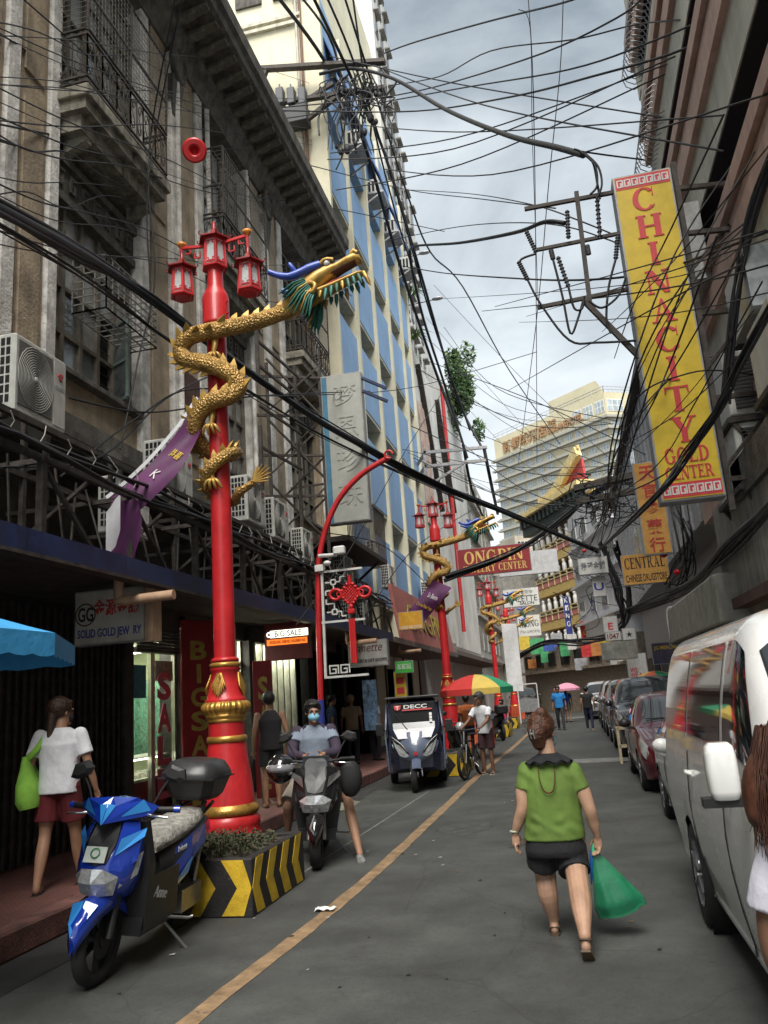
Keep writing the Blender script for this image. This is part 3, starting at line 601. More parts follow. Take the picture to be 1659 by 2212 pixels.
for i in range(5):
    y0, y1 = fins[i]+.105, fins[i+1]-.105
    for k in range(5):
        z = 4.6+k*3.15
        m_ = MB(); m_.box(BX-.3, BX+.02, y0, y1, z, z+2.15); m_.build('spandrel_panel', mBlueL, BB)
        m_ = MB(); m_.box(BX-.75, BX+.0, y0, y1, z-.12, z-.002); m_.build('soffit_slab', mSof, BB)
        w_ = MB(); w_.box(BX-.76, BX-.70, y0, y1, z+2.21, z+3.02); W_ = w_.build('window', mGlassD if k % 2 else mGlassG, BB)
        f_ = MB()
        for t_ in (.25, .5, .75): f_.box(BX-.70, BX-.66, lerp(y0, y1, t_)-.03, lerp(y0, y1, t_)+.03, z+2.21, z+3.02)
        f_.build('mullion', mAl, W_)
    # top storey: dark blue awning over a window unit
    m_ = MB(); m_.box(BX-.3, BX+.02, y0, y1, 20.35, 24.4); m_.build('spandrel_panel', mBlueL, BB)
    m_ = MB(); m_.loft([[(BX+.03, y0+.5, 23.0), (BX+.03, y1-.35, 23.0), (BX+.03, y1-.35, 22.9), (BX+.03, y0+.5, 22.9)], [(BX+.52, y0+.5, 21.6), (BX+.52, y1-.35, 21.6), (BX+.5, y1-.35, 21.5), (BX+.5, y0+.5, 21.5)]], sm=False)
    A_ = m_.build('awning', mBlueD, BB)
for i, yy in enumerate((24.3, 27.2, 30.0, 33.1)):
    t = thing('window_air_conditioner', 'white window air conditioner under awning, %s of four up the blue building' % ('nearest', 'second', 'third', 'farthest')[i], 'air conditioner', (BX-.1, yy, 20.5), 0, 'window air conditioners on the blue facade')
    m_ = MB(); m_.box(0, .62, -.42, .42, 0, .62, b=.02); m_.build('casing', mACw, t)
    for q in range(4): m_ = MB(); m_.box(.06+q*.15, .15+q*.15, -.43, -.415, .1, .52); m_.build('louvre', mDark, t)
    m_ = MB(); m_.box(0, .8, -.55, .55, -.08, -.005); m_.bar((0, -.5, -.5), (.75, -.5, -.06), .05); m_.bar((0, .5, -.5), (.75, .5, -.06), .05); m_.build('shelf', mGal, t)
# stepped white tower beyond
WT = thing('white_tower', 'tall white apartment tower with small dark windows above the blue building', 'building', (-12, 40, 0), world=True)
mWT = M('tower_white_paint', (.60, .60, .57), .85, var=.1, scale=.5, streak=.35, dirt=(.36, .35, .32))
tiers = [(34.3, 38.4, 46), (38.4, 39.6, 35.6), (39.6, 41.0, 32.4), (41.0, 42.8, 29.6)]
for (y0, y1, zt) in tiers:
    m_ = MB(); m_.box(-24, -6.0, y0+.003, y1-.003, 0, zt); m_.build('wall', mWT, WT)
    nb = max(1, int((y1-y0)/1.1))
    for k in range(16):
        z = 9+k*2.4
        if z+1.3 > zt: continue
        for j in range(nb):
            yy = y0+(j+.5)*(y1-y0)/nb
            w_ = MB(); w_.box(-6.02, -5.94, yy-.32, yy+.32, z, z+1.25); w_.box(-6.02, -5.72, yy-.42, yy+.42, z+1.28, z+1.36); W_ = w_.build('window', mConc, WT)
            w_ = MB(); w_.box(-5.94, -5.93, yy-.27, yy+.27, z+.05, z+1.2); w_.build('pane', mGlassD, W_)
# corrugated white building with a red downpipe
CB = thing('corrugated_building', 'pale grey metal-clad building with a red downpipe, far left', 'building', (-9, 46, 0), world=True)
mCor = M('weathered_cladding', (.50, .50, .48), .6, var=.15, scale=.6, streak=.5, dirt=(.28, .27, .25))
mb = MB(); mb.box(-20, -6.0, 42.9, 57.2, 0, 21.5); mb.box(-20, -5.72, 34.3, 42.85, 4, 18.3); mb.build('wall', mCor, CB)
for i in range(60): m_ = MB(); yy = 34.4+i*.38; m_.box(-5.74 if yy < 42.6 else -6.0, (-5.66 if yy < 42.6 else -5.93), yy, yy+.19, 4.2, 18.2 if yy < 42.6 else 21.4); m_.build('cladding_rib', mCor, CB)
m_ = MB(); m_.tube([(-5.55, 45.2, 5), (-5.55, 45.2, 19.6)], .11, 8); m_.build('downpipe', mRedS, CB)
for a, b_ in (((-5.6, 36.5, 17.5), (-5.6, 40.8, 11)), ((-5.6, 42.5, 17.8), (-5.6, 46.0, 12))): m_ = MB(); m_.bar(a, b_, .35, .2); m_.build('stair_channel', mSteel, CB)
m_ = MB(); m_.box(-5.65, -5.6, 36.2, 38.6, 9.5, 15.5); m_.build('faded_mural', M('faded_pink_mural', (.5, .36, .3), .8, var=.3, scale=2), CB)
# roof tree
def leafy(name, c, rx, ry, rz, n, mat, parent, ls=.16, seed=1):
    rnd = random.Random(seed); mb = MB(); cl = [(V((rnd.gauss(0, .45)*rx, rnd.gauss(0, .45)*ry, rnd.gauss(0, .45)*rz)), rnd.uniform(.25, .5)) for _ in range(26)]
    for i in range(n):
        q, r_ = rnd.choice(cl); d = V((rnd.gauss(0, 1), rnd.gauss(0, 1), rnd.gauss(0, 1))).normalized()
        p = V(c)+q+V((d.x*rx, d.y*ry, d.z*rz))*r_*rnd.random()**.4
        a = V((rnd.gauss(0, 1), rnd.gauss(0, 1), rnd.gauss(0, .6))).normalized(); b_ = a.orthogonal().normalized(); s_ = ls*rnd.uniform(.6, 1.3)
        mb.add([p-a*s_, p+b_*s_*.45, p+a*s_, p-b_*s_*.45], [(0, 1, 2, 3)], rnd.randrange(len(mat)) if isinstance(mat, list) else 0)
    return mb.build(name, mat, parent)
mLeaf = M('leaf_green', (.045, .10, .03), .6, var=.4, scale=2); mLeaf2 = M('leaf_light_green', (.10, .17, .045), .6, var=.3, scale=2)
RT = thing('roof_tree', 'leafy green tree growing out of the upper wall of the metal-clad building', 'tree', (-5.9, 52, 20), world=True)
m_ = MB(); m_.tube([(-6.0, 52, 19.5), (-5.7, 51.8, 21.2), (-5.4, 51.9, 22.6), (-5.0, 51.5, 23.6)], [.16, .12, .08, .03], 7); m_.tube([(-5.6, 51.9, 21.8), (-4.8, 52.6, 21.6), (-4.2, 53, 20.9)], [.07, .05, .02], 6); m_.build('trunk', mSteel, RT)
leafy('crown', (-5.2, 52, 22.3), 1.3, 2.0, 2.5, 4600, [mLeaf, mLeaf2, mLeaf], RT, .2, 3)
RT2 = thing('roof_palm', 'spiky small palm on the white parapet above the last blue awning', 'plant', (-5.4, 35.6, 18.4), world=True)
m_ = MB(); rnd = random.Random(5)
for i in range(60):
    a = rnd.random()*6.28; l = rnd.uniform(.5, 1.1); z0 = rnd.choice([18.4, 20.6]); b_ = V((-5.5, 35.6, z0)); d = V((math.cos(a), math.sin(a), 0))
    m_.tube([b_, b_+d*l*.5+V((0, 0, .4)), b_+d*l+V((0, 0, .1))], [.03, .025, .003], 3)
m_.build('fronds', mLeaf2, RT2)
# ================================================================ generic storeyed building with separate windows
def storey_block(name, label, corner, dirv, length, depth, h, wall, floors, bays, z0=4., wmat=None, ledge=True, ww=.6, wh=.55, cat='building', ledge_mat=None, fm=None):
    """facade from corner along dirv (unit xy) of given length, facing left of dirv; box behind it"""
    d = V((dirv[0], dirv[1], 0)).normalized(); n = V((-d.y, d.x, 0)); c = V((corner[0], corner[1], 0))
    t = thing(name, label, cat, (c.x, c.y, 0), math.atan2(d.y, d.x))
    m_ = MB(); m_.box(0, length, -depth, 0, 0, h); m_.build('wall', wall, t)
    fh = (h-z0)/floors; bw = length/bays
    lm = None; wm = None
    for k in range(floors):
        z = z0+k*fh
        if ledge:
            if lm is None: q = MB(); q.box(-.12, length+.12, 0, .35, 0, .16); q.box(-.35, 0, -depth, .35, 0, .16); lm = q.mesh('ledge', ledge_mat or wall)
            o = link('ledge', lm, t); o.location.z = z
        for j in range(bays):
            if wm is None:
                q = MB(); q.box(-bw*ww/2, bw*ww/2, .004, .06, 0, fh*wh); wm = q.mesh('window', fm or mWhite)
                q = MB()
                nn = 3
                for a in range(nn): q.box(-bw*ww/2+bw*ww*a/nn+.04, -bw*ww/2+bw*ww*(a+1)/nn-.04, .06, .075, .05, fh*wh-.05)
                pm = q.mesh('pane', wmat or mGlassG)
            o = link('window', wm, t); o.location = ((j+.5)*bw, 0, z+fh*.24)
            p = link('pane', pm, o)
    return t
# far buildings along the left side beyond the metal-clad one
mGreyB = M('grey_far_plaster', (.36, .35, .33), .85, var=.2, scale=.5, streak=.4, dirt=(.15, .145, .14))
mTanB = M('tan_far_plaster', (.42, .38, .30), .85, var=.2, scale=.5, streak=.4, dirt=(.2, .18, .15))
storey_block('concrete_building', 'grey concrete building with a round roof tank beyond the metal-clad one', (-6.2, 78), (0, -1), 20, 12, 19, mGreyB, 5, 6, wmat=mGlassD)
storey_block('concrete_building', 'weathered grey building with stacked dark balconies left of the yellow balconies', (-4.0, 100), (.22, -1), 21, 10, 12.5, mConc, 6, 6, wmat=mGlassD, ww=.7)
storey_block('corner_building', 'narrow tan building with balconies between grey block and yellow balconies', (-1.2, 84), (-.95, -.5), 3.2, 10, 17, mTanB, 5, 2, wmat=mGlassD, ww=.75)
# hotel: wide corner building with ledges
mHot = M('hotel_cream', (.47, .43, .29), .8, var=.08, scale=.2, streak=.15, dirt=(.36, .33, .23))
mHotL = M('hotel_grey_ledge', (.31, .3, .26), .8, var=.15)
mHotG = M('hotel_window_glass', (.33, .38, .40), .15, var=.3, scale=.4)
HC = V((16.8, 207, 0)); HL = V((-14.6, 236, 0)); HR = V((42, 221, 0))
def hotel():
    t = thing('hotel_building', 'big cream hotel with stacked grey ledges and lettering on top, far centre', 'hotel', (HC.x, HC.y, 0), world=True)
    H_ = 75.5; m_ = MB(); ring = [HL, HC, HR, HR+V((0, 60, 0)), HL+V((0, 60, 0))]
    m_.loft([[(p.x, p.y, 0) for p in ring], [(p.x, p.y, H_) for p in ring]], sm=False); m_.build('wall', mHot, t)
    m_ = MB(); a, b_ = HL.lerp(HC, .55), HC.lerp(HL, .05); q = [a, b_, b_+V((8, 30, 0)), a+V((0, 40, 0))]
    m_.loft([[(p.x, p.y, H_) for p in q], [(p.x, p.y, H_+4) for p in q]], sm=False); m_.build('roof_house', mHot, t)
    m_ = MB()
    for s in range(22): p = HL.lerp(HC, s/21); m_.bar((p.x, p.y, H_), (p.x, p.y, H_+1.6), .12); p = HC.lerp(HR, s/21); m_.bar((p.x, p.y, H_), (p.x, p.y, H_+1.9), .12)
    for z in (.8, 1.6): m_.bar((HL.x, HL.y, H_+z), (HC.x, HC.y, H_+z), .1); m_.bar((HC.x, HC.y, H_+z), (HR.x, HR.y, H_+z), .1)
    m_.build('roof_railing', mGal, t)
    def face(A, B, bays, skip):
        d = (B-A); l = d.length; d.normalize(); n = V((d.y, -d.x, 0))
        T = frame(A, d, (0, 0, 1))
        lm = MB(); lm.box(-.8, l+.8, -.25, .25, .0, 1.3); lm.box(-.5, l+.5, .25, .7, .0, .6); lm = lm.mesh('ledge', mHotL)
        bw = l/bays
        wq = MB(); wq.box(-bw*.36, bw*.36, 0, 1.75, 0, .12); wm = wq.mesh('window', mWhite)
        pq = MB()
        for i in range(3):
            for j in range(2): pq.box(-bw*.36+bw*.72*i/3+.1, -bw*.36+bw*.72*(i+1)/3-.1, .1+j*.85, .8+j*.85, .12, .16)
        pm = pq.mesh('pane', mHotG)
        for k in range(21):
            z = H_-7.0-k*3.05
            o = link('ledge', lm, t); o.matrix_parent_inverse = ROOT[t.name]; o.matrix_local = T @ MX.Translation((0, z, 0))
            o.matrix_basis = T @ MX.Translation((0, z, 0))
            for j in range(bays):
                if j in skip and k > 0 : continue
                o = link('window', wm, t); o.matrix_basis = T @ MX.Translation(((j+.5)*bw, z-2.3, 0)); link('pane', pm, o)
        for j in range(bays):
            if (j in skip) or bays > 6 and j < bays-3: continue
            o = link('window', wm, t); o.matrix_basis = T @ MX.Translation(((j+.5)*bw, H_-5.2, 0)) @ MX.Diagonal((1.15, 1.9, 1, 1)); link('pane', pm, o)
    face(HL, HC, 11, (6, 7)); face(HC, HR, 5, ())
    mLet = M('hotel_letters_brown', (.30, .17, .08), .6, var=.1)
    d = (HC-HL).normalized()
    def tx(s, u, z, h, w_): p = HL.lerp(HC, u); text('letters', s, frame((p.x, p.y, z), d, (0, 0, 1)) @ MX.Translation((0, 0, .15)), h, mLet, t, width=w_, ext=.3, bold=.03)
    tx('新都城酒店', .30, H_-3.6, 3.6, 18); tx('THE', .56, H_-2.2, 1.2, 3); tx('BLULANEHOTEL', .67, H_-4.2, 2.0, 13)
    m_ = MB(); a, b_ = HL.lerp(HC, .5), HC
    return t
hotel()
# ================================================================ yellow building with pink balconies and temple roof
YB = thing('balcony_building', 'yellow building with pink balconies of white balusters under a red temple gable', 'building', (1.5, 69, 0), world=True)
A_, B_ = V((-1.9, 76.3, 0)), V((2.6, 66.6, 0)); dY = (B_-A_).normalized(); nY = dY.cross(V((0, 0, 1)))
mYB = M('ochre_stucco', (.60, .44, .16), .8, var=.15, streak=.3, dirt=(.35, .25, .1)); mPk = M('pink_panel', (.55, .20, .18), .8, var=.15, streak=.3, dirt=(.35, .14, .12))
bk = V((6, 6, 0))
m_ = MB(); m_.loft([[tuple(p+V((0, 0, z))) for p in (A_-nY*.9, B_-nY*.9, B_+bk*2, A_+bk)] for z in (0, 17.4)], sm=False); m_.build('wall', mYB, YB)
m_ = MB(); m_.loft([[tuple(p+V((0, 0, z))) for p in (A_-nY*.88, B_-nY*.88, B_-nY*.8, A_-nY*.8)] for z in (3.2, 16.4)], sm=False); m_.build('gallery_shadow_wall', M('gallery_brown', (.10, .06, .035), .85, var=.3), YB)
L_ = (B_-A_).length
for k, z in enumerate((4.4, 7.4, 10.4, 13.2)):
    m_ = MB(frame(A_+V((0, 0, z)), dY, (0, 0, 1)));
    m_.box(-.3, L_+.1, -.75, .0, -.9, .25); m_.box(-.3, L_+.1, -.02, .6, -.9, .2); m_.build('balcony_fascia', mYB, YB)
    m_ = MB(frame(A_+V((0, 0, z)), dY, (0, 0, 1))); m_.box(-.25, L_, .02, .5, .2, .28); m_.build('parapet_panel', mPk, YB)
    m_ = MB(frame(A_+V((0, 0, z)), dY, (0, 0, 1)))
    for i in range(9): xx = L_*i/8; m_.box(xx-.05, xx+.05, 0, .95, .22, .34)
    m_.box(-.3, L_+.1, .55, .63, .22, .34); m_.box(-.3, L_+.1, .88, .96, .22, .34); m_.build('balcony_rail', M('cream_rail', (.62, .52, .3), .7), YB)
    for i in range(8):
        q = MB(); xx = L_*(i+.5)/8; p = A_+dY*xx+nY*.12
        q.lathe([(.16, 0), (.2, .1), (.2, .75), (.12, .82), (.19, .95), (.17, 1.1), (.02, 1.2)], 8, MX.Translation((p.x, p.y, z+.85))); q.build('white_jar', mWhite, YB)
# temple gable and swept roof on top
m_ = MB(frame(A_+V((0, 0, 17.4)), dY, (0, 0, 1))); 
pts = [(-1.2, 0), (L_+1.6, 0), (L_+1.0, .5), (L_*.62, 1.6), (L_*.4, 3.0), (L_*.18, 5.2), (-1.0, 6.6)]
m_.poly([(x, y) for x, y in [(L_+1.2, .3), (L_*.5, .3), (L_*.7, .8), (L_*.88, 1.5), (L_+1.0, 2.3)]], .2); m_.build('gable', M('gable_red', (.42, .05, .045), .7, var=.15), YB)
m_ = MB(frame(A_+V((0, 0, 17.4)), dY, (0, 0, 1)))
pr = [(L_*.3, .6), (L_*.45, .5), (L_*.6, .8), (L_*.75, 1.35), (L_*.88, 2.0), (L_+1.0, 2.9)]
for a, b_ in zip(pr, pr[1:]): m_.bar((a[0], a[1], .4), (b_[0], b_[1], .4), .9, .5)
for i in range(16):
    t_ = i/15*(len(pr)-1); k = min(int(t_), len(pr)-2); x = lerp(pr[k][0], pr[k+1][0], t_-k); y_ = lerp(pr[k][1], pr[k+1][1], t_-k); m_.box(x-.1, x+.1, y_+.2, y_+.55, .3, .5)
m_.box(-1.4, L_+1.6, -.15, .35, -.4, 1.2); m_.build('roof_ridge', M('yellow_roof_tile', (.60, .47, .2), .6, var=.25, scale=4), YB)
m_ = MB(frame(A_+V((0, 0, 16.2)), dY, (0, 0, 1)))
for i in range(14): m_.box(-1.0+i*.9, -.6+i*.9, .2, 1.0, -.1, .9)
m_.box(-1.2, L_+1.2, -.5, .2, -.2, .6); m_.build('eave_brackets', M('dark_green_eave', (.035, .05, .045), .7, var=.3), YB)
# ================================================================ right side
RB = thing('banded_building', 'tall right-hand building with pink mouldings, pale walls and dark window bands', 'building', (4, 8, 0), world=True)
mPinkM = M('pink_moulding', (.45, .31, .26), .8, var=.15, scale=1.5, streak=.35, dirt=(.18, .11, .09))
mPale = M('pale_scuffed_plaster', (.5, .49, .42), .85, var=.15, scale=1.2, streak=.4, dirt=(.2, .195, .165), bump=.1)
RX, RY = 2.8, 16.1
m_ = MB(); m_.box(RX+2.4, 14, -6, RY, 3.9, 24); m_.build('wall', mPale, RB)
mRecessShade = M('painted_recess_shade', (.012, .013, .02), .85, var=.3, scale=.7)  # near-black colour stands in for shade on the band recess ceilings and backs
bands = [(4.5, 5.4, 'p'), (5.4, 6.4, 'd'), (6.4, 7.2, 'w'), (7.2, 8.1, 'p'), (8.1, 9.06, 'd'), (9.06, 9.9, 'w'), (9.9, 10.84, 'p'), (10.84, 11.6, 'd'), (11.6, 12.36, 'w'), (12.36, 13.2, 'p'), (13.2, 13.95, 'w'), (13.95, 14.7, 'd'), (14.7, 15.5, 'p'), (15.5, 16.6, 'w'), (16.6, 17.6, 'd'), (17.6, 18.5, 'p'), (18.5, 24, 'w')]
for z0, z1, k in bands:
    m_ = MB()
    if k == 'd':
        m_.box(RX+2.0, RX+2.45, -6, RY-.35, z0, z1); m_.box(RX+.14, RX+2.4, -6, RY-.35, z1-.03, z1-.002); o = m_.build('shaded_window_band', mRecessShade, RB)
        f_ = MB()
        for i in range(16): f_.box(RX+1.9, RX+2.0, -5+i*1.3, -4.94+i*1.3, z0, z1)
        f_.build('mullion', mSteel, o)
        m_ = MB(); m_.box(RX+.1, RX+2.45, RY-.34, RY+.02, z0-.003, z1+.003); m_.build('end_pier', mPale, RB)
    elif k == 'w':
        m_.box(RX+.12, RX+2.45, -6, RY, z0, z1); m_.build('spandrel_wall', mPale, RB)
    else:
        h_ = z1-z0
        m_.box(RX+.02, RX+2.45, -6, RY+.05, z0, z0+h_*.42); m_.box(RX+.06, RX+.6, -6, RY+.03, z0+h_*.5, z0+h_*.66); m_.box(RX-.02, RX+2.45, -6, RY+.08, z0+h_*.72, z1); m_.build('moulding', mPinkM, RB)
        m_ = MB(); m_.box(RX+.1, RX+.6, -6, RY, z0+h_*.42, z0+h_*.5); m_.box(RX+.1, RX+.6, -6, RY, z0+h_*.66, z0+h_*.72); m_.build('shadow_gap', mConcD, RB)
# security mesh coils at the corner
m_ = MB()
for zc, ya, yb in ((14.3, 4, RY-.2), (17.2, 4, RY-.2), (12.2, 13.8, RY+.3)):
    n_ = int((yb-ya)/.16)
    for i in range(n_): yy = ya+i*.16; m_.tube([(RX-.02+.22*math.cos(a), yy+.16*a/6.28, zc+.3*math.sin(a)) for a in [j*6.28/8 for j in range(9)]], .012, 3, caps=False)
m_.build('razor_coil', mGal, RB)
m_ = MB(); m_.box(RX-.35, 5, -6, 11.5, 3.95, 4.45); m_.box(3.9, 5, -6, RY, 0.15, 4); m_.build('arcade_beam', mConcD, RB)
m_ = MB(); m_.box(2.52, 2.7, 9.3, 13.6, 2.75, 4.25); m_.build('fascia_slab', M('grey_slab', (.32, .305, .28), .85, var=.25, scale=1.5, streak=.7, dirt=(.05, .048, .045)), RB)
m_ = MB(); m_.box(2.4, 2.75, 9.25, 13.7, 2.6, 2.745); m_.box(2.45, 2.95, 5, 9.25, 2.9, 4.0); m_.build('fascia_trim', M('rust_trim', (.10, .05, .04), .8, var=.3), RB)
for yy in (6, 10.2, 13.8, 16): m_ = MB(); m_.box(3.4, 3.75, yy-.18, yy+.18, .15, 4); m_.build('column', mConcD, RB)
# second right building: low, grey cladding, receding to the bend
R2 = thing('clad_building', 'grey ribbed building behind the yellow tower sign, right side', 'building', (4, 28, 0), world=True)
m_ = MB(); m_.box(3.2, 14, RY+.1, 44, 5.0, 10.8); m_.box(3.9, 14, RY+.1, 44, .15, 5); m_.build('wall', M('grey_clad_panel', (.38, .39, .40), .55, .2, var=.12, streak=.35, dirt=(.14, .14, .14)), R2)
for i in range(26): m_ = MB(); yy = RY+.3+i*1.07; m_.box(3.14, 3.2, yy, yy+.09, 5.0, 10.75); m_.build('cladding_rib', mGal, R2)
m_ = MB(); m_.box(2.95, 3.5, RY+.1, 44, 10.75, 11.0); m_.build('roof_edge', mSteel, R2)
for i, (yy, z) in enumerate(((18, 6.2), (21, 6.2), (24, 6.2), (28, 6.2), (32, 6.2), (18.5, 8.6), (23, 8.6), (29, 8.6))):
    m_ = MB(); m_.box(3.12, 3.2, yy, yy+1.6, z, z+1.3); w_ = m_.build('window', mAl, R2)
    m_ = MB(); 
    for q in range(3): m_.box(3.1, 3.12, yy+.06+q*.52, yy+.5+q*.52, z+.06, z+1.24)
    m_.build('pane', mGlassG, w_)
for i in range(9):
    m_ = MB(); yy = 17+i*3; m_.box(3.85, 3.9, yy+.3, yy+2.6, .2, 2.7); m_.build('shop_shutter', random.choice([mDark, mConcD, M('brown_shutter', (.09, .06, .04), .8)]), R2)
# concrete ledge box with loose white pipes, over the right pavement
LB = thing('canopy_box', 'dirty white concrete canopy box with drooping pipes beside the drugstore signs', 'canopy', (2.4, 16, 2.5), world=True)
m_ = MB(); m_.box(2.2, 3.9, 12.6, 19.0, 2.42, 3.15, b=.03); m_.build('box', M('dirty_white_concrete', (.34, .33, .29), .85, var=.2, streak=.5, dirt=(.14, .13, .11)), LB)
for yy in (18.4,): m_ = MB(); m_.tube(spline([(2.3, yy, 3.18), (2.17, yy, 3.12), (2.16, yy+.1, 2.6), (2.2, yy+.3, 2.38), (2.8, yy+.5, 2.36)], 5), .014, 6); m_.build('pipe', mACw, LB)
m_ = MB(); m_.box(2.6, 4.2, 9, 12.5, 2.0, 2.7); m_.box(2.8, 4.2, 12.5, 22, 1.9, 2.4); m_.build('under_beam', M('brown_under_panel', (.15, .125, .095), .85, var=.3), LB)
# low awnings and shop fronts further down the right side
m_ = MB(); m_.loft([[(1.2, 52, 3.0), (3.6, 52, 4.2), (3.6, 52, 4.1), (1.2, 52, 2.9)], [(-.9, 60, 3.0), (1.6, 60, 4.2), (1.6, 60, 4.1), (-.9, 60, 2.9)]], sm=False); m_.bar((1.2, 52, 0), (1.2, 52, 2.95), .08); m_.bar((-.9, 60, 0), (-.9, 60, 2.95), .08)
tag(m_.build('fabric_awning', M('grey_green_canvas', (.17, .19, .17), .8, var=.15)), 'grey-green canvas awning sloping over the far right pavement', 'awning')
storey_block('shop_house', 'brown low shop house with grilles under the yellow balconies', (3.6, 45), (-.42, .95), 17, 6, 4.2, M('tan_shophouse', (.30, .25, .19), .85, var=.3), 1, 8, z0=2.6, wmat=mDark, fm=mSteel)
storey_block('shop_house', 'white and blue angled shop house between yellow balconies and drugstore sign', (3.4, 45.5), (-.2, .98), 12, 9, 13, M('white_blue_house', (.55, .56, .59), .8, var=.1, streak=.3), 3, 4, z0=5.5, wmat=mGlassG, ww=.45, wh=.4)
storey_block('far_house', 'beige houses closing the street behind the white truck', (-6, 104), (1, -.05), 14, 8, 10, mTanB, 3, 8, z0=3.0, wmat=mDark)
storey_block('far_house', 'low grey shop row beyond the metal-clad building on the left', (-5.9, 104), (0, -1), 3, 6, 9, mGreyB, 2, 2, z0=3, wmat=mDark)
# ground-level shops along the left beyond the old building
LS = thing('left_shop_row', 'row of dark shop fronts under the pink signboard canopy, left', 'shop row', (-6.2, 32, 0), world=True)
m_ = MB(); m_.box(-8, -6.3, 24, 58, .2, 4.5); m_.build('back_wall', M('shop_row_wall', (.07, .05, .045), .85, var=.4), LS)
m_ = MB(); m_.box(-6.6, -4.5, 21.4, 34, 3.15, 3.3); m_.box(-6.6, -4.6, 34.5, 58, 3.3, 3.5); m_.build('canopy_slab', M('canopy_grey_brown', (.16, .13, .115), .8, var=.3), LS)
m_ = MB(); m_.loft([[(-4.5, 22.5, 3.3), (-4.75, 22.5, 4.9), (-4.85, 22.5, 4.9), (-4.6, 22.5, 3.3)], [(-4.5, 33, 3.3), (-4.75, 33, 4.9), (-4.85, 33, 4.9), (-4.6, 33, 3.3)]], sm=False); m_.build('pink_signboard', M('faded_pink_sign', (.38, .13, .11), .7, var=.15, streak=.4, dirt=(.25, .1, .09)), LS)
text('letters', 'ONGPIN', LEFTWALL(-4.6, 27.5, 4.1) @ MX.Rotation(R(-9), 4, 'X'), .8, mGoldL, LS, width=7, ext=.02)
for i in range(18): m_ = MB(); yy = 24.4+i*1.6; m_.box(-6.3, -6.2, yy, yy+.14, .2, 3.2); m_.build('shop_pillar', random.choice([mGate, mAl, M('maroon_pillar', (.12, .03, .03), .7)]), LS)
for i in range(8): m_ = MB(); yy = 24.8+i*3.2; m_.box(-6.28, -6.25, yy, yy+1.2, .4, 2.7); m_.build('glass_pane', mGlassG if i % 2 else mGlassD, LS)

rnd = random.Random(8); dS = V((-.42, .95, 0)).normalized(); nS = V((-.95, -.42, 0)).normalized(); cols_ = [(.5, .04, .04), (.55, .4, .05), (.05, .1, .35), (.5, .5, .48), (.06, .3, .12), (.45, .18, .05), (.3, .3, .32)]
for i in range(14):
    p = V((3.6, 45, 0))+dS*(.8+i*1.15)+nS*.25; z = rnd.uniform(2.3, 4.6); w_, h_ = rnd.uniform(.5, 1.0), rnd.uniform(.4, 1.2); c = rnd.randrange(7); m_ = MB(MX.Translation((p.x, p.y, z)) @ MX.Rotation(R(rnd.uniform(-15, 30)), 4, 'Z')); m_.box(-w_/2, w_/2, -.06, .06, 0, h_); m_.box(-w_*.35, w_*.35, -.07, -.061, h_*.3, h_*.5); m_.box(-w_*.25, w_*.25, -.07, -.061, h_*.6, h_*.78)
    tag(m_.build('shop_sign', M('far_sign_%d' % c, cols_[c], .6, var=.2)), 'small %s shop sign in far row at the street bend, %s from near end' % (('red', 'yellow', 'blue', 'white', 'green', 'orange', 'grey')[c], ('first', 'second', 'third', 'fourth', 'fifth', 'sixth', 'seventh', 'eighth', 'ninth', 'tenth', 'eleventh', 'twelfth', 'thirteenth', 'last')[i]), 'sign', 'small signs at the street bend')
